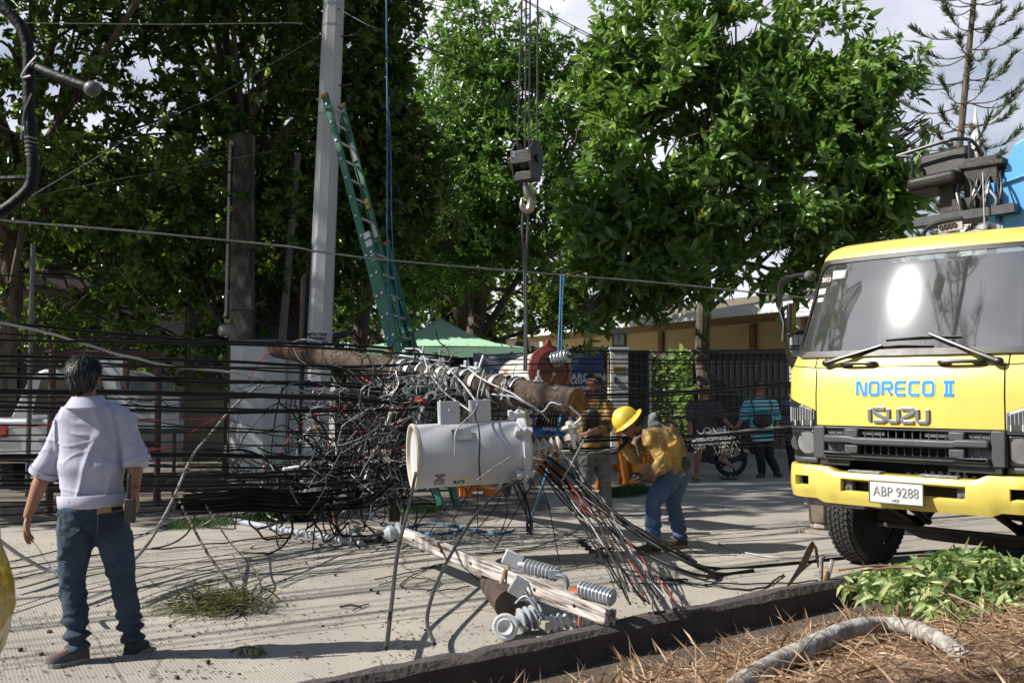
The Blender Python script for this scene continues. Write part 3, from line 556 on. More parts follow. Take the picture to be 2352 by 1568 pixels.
mb = MB(I); mb.tube(spline([ct+V((.09, -.1, -.02)), ct+V((.05, -.1, .03)), ct+V((0, -.1, -.04)), ct.lerp(cb, .5)+V((0, -.1, 0)), cb+V((0, -.1, 0))], 5), .026, 8); mb.build('pipe', mat('pale_pvc', (.42, .4, .42), (.3, .28, .3), sc=4), t)
for k in (.15, .55, .97): mb = MB(I); q = ct.lerp(cb, k); mb.tube([q+V((0, -.1, -.02)), q+V((0, -.1, .02))], .034, 8); mb.build('clip', RUST, t)
m_ = D(520, 760, y); t = thing('electric_meter', 'round glass electric meter on the mossy post', 'meter', m_+V((0, -.1, -.1))); I = inv(t)
ax = V((-.75, -.65, .05)); mb = MB(I); mb.lathe([(.0, -.07), (.11, -.07), (.115, .02), (.1, .03)], m_+V((0.03, -.05, 0)), ax, 20); mb.build('socket', mat('meter_grey', (.4, .39, .36), sc=5), t)
mb = MB(I); mb.lathe([(.095, .025), (.095, .1), (.08, .125), (0, .13)], m_+V((0.03, -.05, 0)), ax, 20); gl = mb.build('glass_dome', mat('meter_glass', (.35, .37, .33), (.28, .3, .27), sc=4, rough=.08, coat=1), t)
# thin leaning post and brown pipe
POSTG = mat('grey_post', (.2, .185, .175), (.13, .12, .115), sc=4, rough=.9, stretch=(1, 1, .3))
y = 17.2; t_, b_ = D(684, 352, y), D(650, 760, y); bb = b_+(b_-t_)*(b_.z/(t_.z-b_.z)); mb = MB(); mb.tube([bb, b_, t_], [.075, .07, .055], 10)
tag(mb.build('leaning_post', POSTG), 'thin grey leaning post behind the octagonal pole', 'post')
y = 15.2; mb = MB(); a = D(696, 640, y); b2 = D(692, 800, y); mb.tube([b2-V((0, 0, b2.z)), b2, a, a+V((.05, 0, .06)), a+V((.14, 0, .1))], .035, 8); tag(mb.build('drain_pipe', mat('brown_pipe', (.16, .1, .08), (.1, .06, .05), sc=5)), 'brown pipe with elbow top standing beside the power pole', 'pipe')
# the octagonal concrete power pole
POLE = mat('pale_cast_concrete', (.5, .51, .53), (.42, .43, .45), sc=3, rough=.8, bump=.25, bsc=60, c3=(.34, .34, .35), stretch=(1, 1, .25))
y = 14.5; b_, t_ = D(722, 1060, y), D(773, -140, y); ax = (t_-b_)
b_ = b_-ax*(b_.z/ax.z); ax = t_-b_; Lp = ax.length
pp = thing('power_pole', 'tall pale octagonal concrete power pole with ladder against it', 'power pole', b_); I = inv(pp)
def ring8(c, rr, ph=22.5): return [c+V((rr*math.cos(R(ph+45*k)), rr*math.sin(R(ph+45*k)), 0)) for k in range(8)]
mb = MB(I); mb.loft([ring8(b_.lerp(t_, i/8), .195-.045*i/8) for i in range(9)]); mb.build('shaft', POLE, pp, smooth=False)
def on_pole(py):
    lo, hi = 0, 1
    for _ in range(40):
        m = (lo+hi)/2; c = b_.lerp(t_, m); k = CP*c.y+SP*(c.z-1.5); v = 784-F*(-SP*c.y+CP*(c.z-1.5))/k
        if v > py: lo = m
        else: hi = m
    return b_.lerp(t_, lo), .195-.045*lo
for py in (62, 265, 580, 828, 15):
    c, rr = on_pole(py); mb = MB(I); mb.loft([ring8(c+V((0, 0, z)), rr+.004) for z in (-.014, .014)]); mb.build('steel_band', STEEL, pp, smooth=False)
for py, sg in ((88, 1), (200, 1), (92, -1), (212, -1)):
    c, rr = on_pole(py); mb = MB(I); mb.tube([c+V((sg*.1, -.05, 0)), c+V((sg*(rr+.17), -.12, 0))], .012, 6); mb.build('step_bolt', RUST, pp)
STICK = mat('sticker_paper', (.55, .55, .56), (.45, .45, .47), sc=9, rough=.8); INK = mat('dark_blue_ink', (.03, .035, .08), sc=5)
def poster(py0, py1, lines, sz, label):
    c0, r0 = on_pole((py0+py1)/2); k = math.cos(R(22.5)); hh = abs(on_pole(py0)[0].z-on_pole(py1)[0].z); tilt = (t_-b_).normalized()
    mb = MB(I); mb.box(c0+V((0, -r0*k-.004, 0)), (.27 if hh < .5 else .3, .004, hh), frame(tilt, V((0, -1, 0)))@Matrix.Identity(3) if False else Matrix.Identity(3)); s_ = mb.build('poster', STICK, pp)
    s_['label'] = label
    mb = MB(I)
    for i, tx in enumerate(lines): add_text(mb, tx, sz[i], c0+V((0, -r0*k-.008, hh/2-.02-sum(sz[:i+1])*1.0)), (1, 0, 0), (0, 0, 1), bold=.004, sx=.8)
    mb.build('poster_print', INK, s_, smooth=False)
poster(760, 806, ('SEPTIC TANK', 'SIPHONING', 'DECLOGGING', '0975 3214'), (.06, .06, .06, .06), 'faded notice about tank siphoning')
poster(878, 952, ('MALABANAN', 'SIPHONING', '432-2472', '09154219310', '09174109917'), (.06, .075, .1, .07, .075), 'white notice with phone numbers')
c, rr = on_pole(700); mb = MB(I); c2, r2_ = on_pole(1040); c1, r1_ = on_pole(560); mb.tube([c1+V((-r1_-.015, -.08, 0)), c+V((-rr-.015, -.1, 0)), c2+V((-r2_-.02, -.1, 0))], .025, 6); mb.build('riser_cable', CABLE, pp)
# dark tube sticking out right of the pole
mb = MB(); mb.tube([D(745, 778, 14.9), D(818, 762, 15)], [.05, .045], 10); tag(mb.build('dark_tube', mat('navy_tube', (.02, .025, .05), sc=4)), 'short dark blue tube sticking out behind the power pole', 'tube')
# ladder
GRP = mat('green_fibreglass', (.02, .16, .1), (.015, .12, .075), sc=5, rough=.45, bump=.05); ORG = mat('orange_cap', (.4, .17, .03), (.3, .12, .02), sc=12); ALU = mat('aluminium', (.55, .55, .56), (.42, .42, .43), sc=9, rough=.4, metal=.8)
lb = G(1015, 1168); lt = D(766, 232, 14.2)
lt2 = D(788, 252, 14.35)
ld = thing('extension_ladder', 'long green extension ladder leaning on the power pole', 'ladder', lb); I = inv(ld); up = (lt-lb).normalized()
sd = V((.42, .9, 0)); sd = (sd-up*sd.dot(up)).normalized(); nn = up.cross(sd)
Ll = (lt-lb).length; hw = .2
def rail(off, k0, k1, dn):
    a = lb+sd*off+up*(Ll*k0)+nn*dn; b = lb+sd*off+up*(Ll*k1)+nn*dn; m = Matrix((nn, sd, up)).transposed()
    mb = MB(I); c = (a+b)/2; mb.box(c, (.098, .012, (b-a).length), m); mb.box(c+nn*.045-sd*.014*(1 if off > 0 else -1), (.012, .03, (b-a).length), m); mb.box(c-nn*.045-sd*.014*(1 if off > 0 else -1), (.012, .03, (b-a).length), m)
    rl = mb.build('rail', GRP, ld)
    mb = MB(I); mb.box(b, (.12, .034, .05), m); mb.build('end_cap', ORG, rl)
    return rl
for off in (-hw, hw): rail(off, .3, 1, 0); rail(off*1.1, 0, .62, -.1)
k = .08
while k < .985:
    for (dn, lo, hi, ww) in ((0, .32, .99, hw), (-.1, .03, .6, hw*1.1)):
        if lo < k < hi:
            c = lb+up*(Ll*k)+nn*dn; mb = MB(I); mb.tube([c-sd*(ww+.022), c+sd*(ww+.01)], .019, 8); mb.build('rung', ALU, ld)
    k += .305/Ll
for kk, dn, col in ((.62, -.1, ALU), (.6, -.1, ALU)): c = lb+up*(Ll*kk)+nn*dn-sd*(hw*1.1+.012); mb = MB(I); mb.box(c, (.1, .012, .09), Matrix((nn, sd, up)).transposed()); mb.build('guide_bracket', col, ld)
YEL = mat('yellow_sticker', (.6, .48, .05), sc=9)
for kk, col, hh in ((.87, STICK, .3), (.73, YEL, .16), (.66, STICK, .22)): c = lb+up*(Ll*kk)+sd*(hw-.02)-nn*0; mb = MB(I); mb.box(c-sd*.0-V((0, .004, 0))+sd*.01, (.06, .03, hh), Matrix((nn, sd, up)).transposed()); mb.build('sticker', col, ld)
c = lb+up*(Ll*.565)-nn*.1-sd*(hw*1.1+.008); mb = MB(I); mb.box(c, (.07, .01, .09), Matrix((nn, sd, up)).transposed()); sk = mb.build('number_plate', STICK, ld)
mb = MB(I); add_text(mb, '20', .08, c-sd*.007-up*.03, nn, up, bold=.003); mb.build('number', DARKM, sk, smooth=False)
# ---------------------------------------------------------------- crane truck; local x = image right along its front, y = back, z = up
def facing_mat(name, c, rough, coat, c2=None): return mat(name, c, c2, sc=5, rough=rough, coat=coat, det=9, stretch=(1, 1, .16), c3=tuple(x*.8 for x in c), hi=.62, bump=.03, bsc=2)
YELLOW = facing_mat('yellow_truck_paint', (.63, .52, .11), .36, .5, (.58, .475, .1))
GRILLE = mat('grey_black_plastic', (.06, .065, .075), (.045, .048, .055), sc=8, rough=.5, bump=.08, bsc=90)
CHROME = mat('chrome', (.62, .63, .66), (.5, .5, .53), sc=5, rough=.12, metal=1)
BLUEP = facing_mat('sky_blue_crane_paint', (.07, .3, .62), .45, .3, (.06, .26, .55))
DKSTEEL = mat('greasy_dark_steel', (.035, .032, .03), (.015, .014, .014), sc=9, rough=.6, bump=.3, c3=(.09, .06, .04))
TYRE = mat('tyre_rubber', (.02, .02, .021), (.03, .029, .028), sc=14, rough=.8, bump=.3)
def glass_mat(name, tint, dust, ior, rough, dsc=3.):
    m = bpy.data.materials.new(name); m.use_nodes = True; nt = m.node_tree; L = nt.links.new; nt.nodes.remove(nt.nodes['Principled BSDF']); out = nt.nodes['Material Output']
    tr = nd(nt, 'ShaderNodeBsdfTransparent'); tr.inputs[0].default_value = (*tint, 1)
    df = nd(nt, 'ShaderNodeBsdfDiffuse'); df.inputs[0].default_value = (.55, .58, .56, 1)
    gs = nd(nt, 'ShaderNodeBsdfGlossy', i_Roughness=rough); gw = nd(nt, 'ShaderNodeBsdfGlossy', i_Roughness=rough*3.2); gl = nd(nt, 'ShaderNodeMixShader'); gl.inputs[0].default_value = .07; L(gs.outputs[0], gl.inputs[1]); L(gw.outputs[0], gl.inputs[2]); fr = nd(nt, 'ShaderNodeFresnel', i_IOR=ior)
    tc = nd(nt, 'ShaderNodeTexCoord'); nz = nd(nt, 'ShaderNodeTexNoise', i_Scale=dsc, i_Detail=7); L(tc.outputs['Object'], nz.inputs[0])
    mr = nd(nt, 'ShaderNodeMapRange', i_1=.3, i_2=.75, i_3=dust*.6, i_4=dust*1.6); L(nz.outputs[0], mr.inputs[0])
    a = nd(nt, 'ShaderNodeMixShader'); L(mr.outputs[0], a.inputs[0]); L(tr.outputs[0], a.inputs[1]); L(df.outputs[0], a.inputs[2])
    b = nd(nt, 'ShaderNodeMixShader'); L(fr.outputs[0], b.inputs[0]); L(a.outputs[0], b.inputs[1]); L(gl.outputs[0], b.inputs[2]); L(b.outputs[0], out.inputs[0])
    return m
WGLASS = glass_mat('dusty_windscreen_glass', (.6, .68, .64), .075, 3.4, .028)
LAMPG = glass_mat('lamp_lens', (.96, .97, .97), .025, 1.5, .05, 14)
tk = thing('crane_truck', 'yellow crane truck with blue lettering parked at the right of the street', 'truck', (2.84, 7.27, 0), -45.6)
# plan section of the cab: back left -> front -> back right
NF = 24
def section(z, hw, vf, vb, rc, bulge):
    pts = [(-hw, vb), (-hw, vf+rc+bulge)]
    for k in range(1, 7):
        a = PI/2*k/6; pts.append((-hw+rc-rc*math.cos(a), vf+bulge+rc-rc*math.sin(a)))
    x0 = hw-rc
    for k in range(1, NF): x = -x0+2*x0*k/NF; pts.append((x, vf+bulge*(x/x0)**2))
    for k in range(6, 0, -1):
        a = PI/2*k/6; pts.append((hw-rc+rc*math.cos(a), vf+bulge+rc-rc*math.sin(a)))
    pts += [(hw, vf+rc+bulge), (hw, vb)]
    return [V((x, y, z)) for x, y in pts]
SEC = [(.93, .985, .03, .2, .05), (1.0, .99, .02, .2, .05), (1.222, 1.005, .0, .2, .05), (1.45, 1.012, .0, .2, .05), (1.655, 1.015, .02, .2, .05), (1.672, 1.01, .035, .2, .05), (1.77, .985, .07, .2, .06), (2.0, .965, .174, .2, .06), (2.25, .94, .272, .2, .06), (2.52, .905, .3615, .2, .06), (2.58, .895, .375, .2, .06), (2.64, .87, .43, .2, .06), (2.68, .83, .52, .2, .06), (2.7, .76, .66, .2, .06)]
rings = [section(z, hw, vf, 1.75, rc, bl) for z, hw, vf, rc, bl in SEC]; n = len(rings[0])
mb = MB(); vs = [p for r in rings for p in r]; fs = []
i0, i1 = 7, 7+NF                    # columns between the corner arcs
for i in range(len(rings)-1):
    for j in range(n-1):
        if SEC[i][0] >= 1.77 and SEC[i+1][0] <= 2.52 and i0-2 <= j < i1+2: continue
        if SEC[i+1][0] <= 1.223 and i0-2 <= j < i1+2: continue
        fs.append((i*n+j, i*n+j+1, (i+1)*n+j+1, (i+1)*n+j))
fs.append(tuple((len(rings)-1)*n+j for j in range(n)))
mb.add(vs, fs); body = mb.build('cab', YELLOW, tk, ang=38)
def sec_at(z):
    for a, b in zip(SEC, SEC[1:]):
        if a[0] <= z <= b[0]: t = (z-a[0])/(b[0]-a[0]); return [a[k]+(b[k]-a[k])*t for k in range(5)]
    return SEC[-1] if z > 2 else SEC[0]
def front(x, z, off=0.):            # point of the front skin
    _, hw, vf, rc, bl = sec_at(z)
    if 1.77 < z < 2.52: q = z-1.77; vf = .07+.479*q-.12*q*q
    x0 = hw-rc; ax = abs(x)
    if ax <= x0: y = vf+bl*(ax/x0)**2
    else: c = min(1, (ax-x0)/rc); y = vf+bl+rc-rc*math.sqrt(max(0, 1-c*c))
    return V((x, y-off, z))
def panel(name, m, outline, off, thick, parent, nx=30, nz=14, **k):
    """slab following the front skin; outline(u,v)->x,z over the unit square"""
    mb = MB(); g = [[front(*outline(i/nx, j/nz), off) for i in range(nx+1)] for j in range(nz+1)]
    mb.loft(g, closed=False); o = mb.build(name, m, parent, **k)
    if thick: s = o.modifiers.new('s', 'SOLIDIFY'); s.thickness = thick; s.offset = 0
    return o
# seams: thin dark grooves as raised dark lines
mb = MB()
def seam(pts, r=.005): mb.tube([front(x, z, .001) for x, z in pts], r, 4)
seam([(-.7+1.4*i/20, 1.664) for i in range(21)]); seam([(-.7, 1.664-.02*i) for i in range(23)]); seam([(.7, 1.664-.02*i) for i in range(23)])
seam([(-.7-.315*i/8, 1.664+.003*i) for i in range(9)]); seam([(.7+.315*i/8, 1.664+.003*i) for i in range(9)]); seam([(-.72, 1.664+.012*i) for i in range(8)]); seam([(.72, 1.664+.012*i) for i in range(8)])
mb.build('panel_seam', BLACK, body)
# windscreen with rubber border; rounded rectangle in (x,z)
def rr(cx, cz, hw0, hw1, hh, r, n=7):
    out = []
    for (sx, sz, a0) in ((1, 1, 0), (-1, 1, 90), (-1, -1, 180), (1, -1, 270)):
        for k in range(n+1):
            a = R(a0+90*k/n); z = cz+sz*(hh-r)+r*math.sin(a); f = (z-(cz-hh))/(2*hh); hw = hw0+(hw1-hw0)*f
            out.append((cx+sx*(hw-r)+r*math.cos(a), z))
    return out
def fill_grid(name, m, x0b, x1t, z0, z1, off, parent, nx=36, nz=16):
    return panel(name, m, lambda u, v: ((-1+2*u)*(x0b+(x1t-x0b)*v), z0+(z1-z0)*v), off, 0, parent, nx, nz)
ws = fill_grid('windscreen', WGLASS, .93, .86, 1.765, 2.535, .012, tk)
def dense(poly, k=6): return [tuple(V((*poly[i], 0)).lerp(V((*poly[(i+1) % len(poly)], 0)), t/k)[:2]) for i in range(len(poly)) for t in range(k)]
o_, i_ = dense(rr(0, 2.15, .945, .872, .402, .09)), dense(rr(0, 2.155, .905, .832, .36, .1))
mb = MB(); mb.loft([[front(x, z, .010) for x, z in o_], [front(x, z, .024) for x, z in o_], [front(x, z, .024) for x, z in i_], [front(x, z, .004) for x, z in i_]], cap=False); mb.build('windscreen_seal', BLACK, ws)
# interior: dash, seats, wheel, cloths
DASH = mat('dashboard_plastic', (.05, .052, .05), (.03, .03, .03), sc=5, rough=.7); SEATM = mat('seat_cloth', (.06, .06, .065), sc=6, rough=.9)
mb = MB(); mb.box((0, .62, 1.6), (1.8, .8, .3)); mb.box((0, 1.7, 1.9), (1.9, .06, 1.5)); mb.box((0, .95, 1.4), (1.9, 1.4, .05)); dsh = mb.build('dashboard', DASH, tk, bev=.03)
for x in (-.5, .5): mb = MB(); mb.box((x, 1.35, 1.72), (.5, .5, .16)); mb.box((x, 1.58, 2.05), (.48, .14, .6)); mb.box((x, 1.6, 2.42), (.28, .1, .18)); mb.build('seat', SEATM, tk, bev=.04)
mb = MB(); c = V((.48, .95, 1.98)); m = frame((0, -.5, .86)); mb.tube([c+m@V((.21*math.cos(a*PI/12), .21*math.sin(a*PI/12), 0)) for a in range(25)], .016, 6); mb.tube([c-m.col[0]*.2, c+m.col[0]*.2], .015); mb.tube([c, c+V((0, -.2, -.25))], .02); mb.build('steering_wheel', BLACK, tk)
CLOTHC = mat('pale_green_cloth', (.4, .5, .46), (.6, .62, .6), sc=7, rough=.9); REDC = mat('red_cloth', (.4, .05, .04), sc=6, rough=.9)
def crumple(c, rx, ry, rz, sd): 
    mb = MB(); mb.ell(c, (rx, ry, rz), None, 26, 14); mb.v = [p+V((noise.noise(p*11+V((sd, 0, 0))), noise.noise(p*11+V((0, sd, 9))), noise.noise(p*13+V((3, 0, sd)))))*.05 for p in mb.v]; return mb
for (cx, rx, m, sd) in ((.3, .16, CLOTHC, 1), (.52, .22, CLOTHC, 2), (.62, .2, REDC, 3), (.8, .14, CLOTHC, 4)): crumple(V((cx, .42+.06*(sd % 2), 1.8+.02*sd)), rx, .13, .06, sd).build('folded_cloth', m, dsh)
YP = mat('yellow_strap', (.55, .4, .03), sc=5)
for x, z0, z1 in ((-.36, 1.85, 2.25), (-.27, 1.8, 2.3), (-.17, 1.78, 2.08)): mb = MB(); mb.tube([(x-.02, .75, z0), (x+.01, .9, z1)], .012, 6); mb.build('yellow_strap', YP, dsh)
# stickers on the glass
for x, z, sx, sz, m in ((-.77, 2.385, .085, .09, RUST), (-.66, 2.42, .12, .07, STICK), (-.8, 2.29, .075, .05, STICK), (-.8, 2.22, .06, .035, STICK)):
    panel('sticker', m, lambda u, v, x=x, z=z, sx=sx, sz=sz: (x+sx*(u-.5), z+sz*(v-.5)), .014, .001, ws, 3, 3)
mb = MB(); add_text(mb, '2012', .05, front(-.77, 2.37, .017), (1, 0, .0), (0, .3, 1), bold=.002, sx=.8); mb.build('sticker_number', STICK, ws, smooth=False)
# wipers
WIPE = mat('wiper_black', (.012, .012, .013), sc=5, rough=.35)
def wiper(piv, elbow, b0, b1):
    mb = MB(); p0, p1 = front(*piv, .045), front(*elbow, .035); mb.tube([p0, p0.lerp(p1, .25)+V((0, -.015, 0)), p1], [.024, .018, .011], 8); mb.ell(p0, (.04, .025, .03)); w_ = mb.build('wiper', WIPE, tk)
    mb = MB(); q0, q1 = front(*b0, .022), front(*b1, .022); mb.tube([q0, q0.lerp(q1, .5)+V((0, -.006, .012)), q1], [.008, .013, .008], 6); mb.tube([q0-V((0, -.008, .012)), q1-V((0, -.008, .012))], .007, 4); mb.build('wiper_blade', WIPE, w_)
wiper((-.6, 1.70), (-.17, 1.825), (-.25, 1.812), (.205, 1.812)); wiper((.665, 1.69), (.17, 1.9), (-.155, 1.868), (.39, 1.872))
# grab handles
for x0, x1 in ((-.475, -.21), (.27, .565)):
    mb = MB(); mb.tube(spline([front(x0, 1.688, .0), front(x0+.01, 1.69, .04), front((x0+x1)/2, 1.694, .05), front(x1-.01, 1.692, .04), front(x1, 1.69, 0)], 5), .014, 8); mb.box(front(x0+.03, 1.686, .022), (.07, .03, .03)); mb.box(front(x1-.03, 1.69, .022), (.08, .03, .032)); mb.build('grab_handle', WIPE, tk)
# lettering
def strokes(mb, txt, x0, z0, w, h, gap, th, glyph, off, dep, skew=0.):
    x = x0
    for ch in txt:
        for pl in glyph[ch][1]:
            wl = glyph[ch][0]*w
            pts = [(x+px*wl+skew*pz*h, z0+pz*h) for px, pz in pl]
            L2, R2 = [], []
            for i, (a, b) in enumerate(pts):
                p = V((a, b)); dp = (p-V(pts[i-1])).normalized() if i else None; dn = (V(pts[i+1])-p).normalized() if i < len(pts)-1 else None
                d0, d1 = dp or dn, dn or dp; n0, n1 = V((-d0.y, d0.x)), V((-d1.y, d1.x)); mit = (n0+n1)
                mit = mit/max(.5, mit.dot(n0)) if mit.length > .1 else n0
                L2.append(p+mit*th/2); R2.append(p-mit*th/2)
            rings = [[front(l.x, l.y, off), front(l.x, l.y, off+dep), front(r.x, r.y, off+dep), front(r.x, r.y, off)] for l, r in zip(L2, R2)]
            mb.loft(rings)
        x += glyph[ch][0]*w+gap
    return x
c_ = .16
GL = {'N': (1, [[(0, 0), (0, 1), (.25, 1), (.75, 0), (1, 0), (1, 1)]]), 'O': (1, [[(c_, 0), (0, c_), (0, 1-c_), (c_, 1), (1-c_, 1), (1, 1-c_), (1, c_), (1-c_, 0), (c_, 0), (0, c_)]]),
      'R': (1, [[(0, 0), (0, 1), (1-c_, 1), (1, 1-c_), (1, .5+c_), (1-c_, .5), (0, .5)], [(.55, .5), (1, 0)]]), 'E': (1, [[(1, 1), (c_, 1), (0, 1-c_), (0, c_), (c_, 0), (1, 0)], [(0, .5), (.9, .5)]]),
      'C': (1, [[(1, 1), (c_, 1), (0, 1-c_), (0, c_), (c_, 0), (1, 0)]]), '2': (1, [[(0, 1), (1, 1)], [(0, 0), (1, 0)], [(.3, 0), (.3, 1)], [(.7, 0), (.7, 1)]]), ' ': (.12, []),
      'I': (.12, [[(.5, 0), (.5, 1)]]), 'S': (1, [[(1, 1), (.2, 1), (0, .9), (.05, .7), (.9, .32), (1, .12), (.8, 0), (0, 0)]]), 'U': (.85, [[(0, 1), (0, c_), (c_, 0), (1-c_, 0), (1, c_), (1, 1)]]), 'Z': (1, [[(0, 1), (.9, 1), (1, .85), (.95, .7), (.1, .3), (0, .15), (.1, 0), (1, 0)]])}
LBLUE = mat('blue_lettering', (.0, .26, .72), (.0, .23, .66), sc=5, rough=.4); LWHITE = mat('pink_white_outline', (.75, .62, .62), sc=5, rough=.5)
mb = MB(); xe = strokes(mb, 'NORECO ', -.345, 1.458, .068, .092, .033, .0185, GL, .003, .003); lt_ = mb.build('name_lettering', LBLUE, tk, smooth=False)
mb = MB(); strokes(mb, '2', xe, 1.458, .068, .092, .033, .0185, GL, .003, .003); mb.build('numeral_lettering', LBLUE, tk, smooth=False)
mb = MB(); strokes(mb, 'NORECO 2', -.345, 1.458, .068, .092, .033, .028, GL, .001, .003); mb.build('lettering_outline', LWHITE, lt_, smooth=False)
mb = MB(); strokes(mb, 'ISUZU', -.25, 1.262, .088, .094, .026, .024, GL, .004, .012); mb.build('chrome_badge', mat('dark_chrome', (.42, .43, .46), (.3, .31, .33), sc=5, rough=.3, metal=.9), tk, smooth=False, bev=.003)
# grille
mb = MB()
def fbox(x0, x1, z0, z1, y0, y1):
    mb.box(((x0+x1)/2, (y0+y1)/2, (z0+z1)/2), (x1-x0, y1-y0, z1-z0))
fbox(-.71, -.615, .965, 1.215, .0, .12); fbox(.615, .71, .965, 1.215, .0, .12); fbox(-.615, .615, 1.195, 1.215, .01, .12); fbox(-.615, .615, .965, .995, -.02, .12)
gr = mb.build('grille', GRILLE, tk, bev=.012)
mb = MB(); g_ = []
mb.prism([(-.61, 1.15), (-.4, 1.15), (-.36, 1.14), (.36, 1.14), (.4, 1.15), (.61, 1.15), (.61, 1.09), (.4, 1.09), (.36, 1.08), (-.36, 1.08), (-.4, 1.09), (-.61, 1.09)], (0, -.03, 0), (1, 0, 0), (0, 0, 1), (0, .07, 0)); mb.build('grille_bar', GRILLE, gr, bev=.015)
mb = MB(); mb.prism([(-.61, 1.03), (-.4, 1.02), (-.36, 1.005), (.36, 1.005), (.4, 1.02), (.61, 1.03), (.61, .99), (-.61, .99)], (0, -.04, 0), (1, 0, 0), (0, 0, 1), (0, .07, 0)); mb.build('grille_lip', GRILLE, gr, bev=.012)
for x in (-.39, .39):
    for z in (1.17, 1.05): mb = MB(); fbox(x-.055, x+.055, z-.035, z+.03, -.02, .08); mb.build('grille_bracket', GRILLE, gr, bev=.01)
mb = MB()
for i in range(21): x = -.6+i*.06; fbox(x-.004, x+.004, 1.0, 1.2, .03, .06)
mb.build('grille_slats', GRILLE, gr)
LG = mat('grille_infill', (.1, .105, .11), (.07, .07, .075), sc=9, rough=.6)
for x0, x1, z0, z1 in ((-.6, -.45, 1.155, 1.19), (.45, .6, 1.155, 1.19), (-.6, -.45, 1.03, 1.085), (.45, .6, 1.03, 1.085), (-.33, -.15, 1.155, 1.185), (.15, .33, 1.155, 1.185)): mb = MB(); fbox(x0, x1, z0, z1, .035, .07); mb.build('grille_infill', LG, gr)
mb = MB(); fbox(-.9, .9, .6, 1.22, .3, .35); mb.build('radiator', mat('radiator_black', (.008, .008, .008), sc=9, rough=.8), tk)
# headlights: a tall housing of two lamps each side
BULBM = mat('lamp_reflector', (.85, .86, .87), (.5, .52, .54), sc=26, rough=.15, metal=.45, bump=.5, bsc=30, dist=.02)
SIGM = mat('clear_indicator', (.55, .57, .58), (.42, .44, .45), sc=9, rough=.25, coat=.6)
for sgn in (-1, 1):
    hl = panel('headlight', BULBM, lambda u, v, s=sgn: (s*(.712+.27*u), .975+(.205)*v), -.03, .01, tk, 8, 6)
    panel('lens', LAMPG, lambda u, v, s=sgn: (s*(.708+.285*u), .965+.225*v), .006, .004, hl, 10, 6)
    mb = MB(); q = front(sgn*.79, 1.08, .0)+V((0, .05, 0)); mb.lathe([(.02, .0), (.075, .01), (.085, -.05)], q, (0, 1, 0), 20); mb.build('bulb_bowl', CHROME, hl)
    mb = MB(); q = front(sgn*.90, 1.075, .0)+V((0, .05, 0)); mb.lathe([(.02, .0), (.05, .01), (.06, -.04)], q, (-.2*sgn, 1, 0), 20); mb.build('bulb_bowl', CHROME, hl)
    sg_ = panel('turn_signal', SIGM, lambda u, v, s=sgn: (s*(.712+.28*u), 1.205+(.13+.1*u)*v), .001, .006, tk, 10, 8)
    panel('lens', LAMPG, lambda u, v, s=sgn: (s*(.708+.287*u), 1.2+(.138+.105*u)*v), .01, .004, sg_, 10, 8)
    mb = MB(); mb.tube([front(sgn*(.71+.28*i/8), 1.198, .013) for i in range(9)], .006, 5); mb.build('divider', GRILLE, sg_)
    mb = MB()
    for i in range(3): mb.box(front(sgn*(.74+.075*i), 1.235, .016), (.008, .008, .045))
    for i in range(11): mb.box(front(sgn*(.715+.025*i), 1.3, .014), (.003, .004, .07+.05*i/10))
    mb.build('lens_ribs', SIGM, sg_)
    panel('headlight_surround', GRILLE, lambda u, v, s=sgn: (s*(.70+.3*u), .925+.042*v), .002, .02, tk, 10, 2)
# lower step panels under the grille
for x0, x1 in ((-.66, -.42), (.32, .68)): mb = MB(); mb.box(((x0+x1)/2, .04, .945), (x1-x0, .05, .05)); mb.build('step_panel', mat('scuffed_black', (.03, .03, .03), (.012, .012, .012), sc=40, rough=.5, c3=(.2, .2, .2)), tk)
# bumper: lofted sweep with openings
def bump_y(x):
    a = abs(x); return -.06+.05*(a/.75)**2 if a < .75 else -.01+.33*(1-math.sqrt(max(0, 1-((a-.75)/.275)**2)))
def bump_top(x):
    a = abs(x); t = min(1, max(0, (a-.5)/.1)); t = t*t*(3-2*t); u = min(1, max(0, (a-.62)/.4)); return .878+.035*t+.004*u
def bump_bot(x): a = abs(x); t = min(1, max(0, (a-.62)/.06)); return .632+.026*t-.0*a
xs = sorted(set([round(-1.02+.02*i, 3) for i in range(103)]+[-1.024, 1.024]))
def in_open(x, k):                  # k: band index between levels
    a = abs(x)
    return (k in (3, 4) and a < .47) or (k in (3, 4) and .735 < a < .89)
lv = [-.02, 0, .12, .31, .55, .78, .93, 1., 1.0]
mb = MB(); N = len(xs); vs = []; fs = []
for i, x in enumerate(xs):
    y, zt, zb = bump_y(x), bump_top(x), bump_bot(x)
    prof = [(.12, zb+.01), (.02, zb), (0, zb+.05), (-.012, .728 if abs(x) < .6 else .745), (-.014, .78), (-.012, .828), (-.004, zt-.03), (.012, zt-.006), (.13, zt)]
    vs += [V((x, y+dy, z)) for dy, z in prof]
for i in range(N-1):
    for k in range(8):
        if in_open((xs[i]+xs[i+1])/2, k): continue
        fs.append((i*9+k, (i+1)*9+k, (i+1)*9+k+1, i*9+k+1))
mb.add(vs, fs); bp_ = mb.build('bumper', YELLOW, tk, ang=50); s = bp_.modifiers.new('s', 'SOLIDIFY'); s.thickness = .045; s.offset = -1
b = bp_.modifiers.new('b', 'BEVEL'); b.width = .008; b.segments = 2; b.limit_method = 'ANGLE'; b.angle_limit = R(50)
mb = MB(); mb.box((0, .12, .78), (1.0, .05, .16)); mb.build('towing_recess', DKSTEEL, bp_)
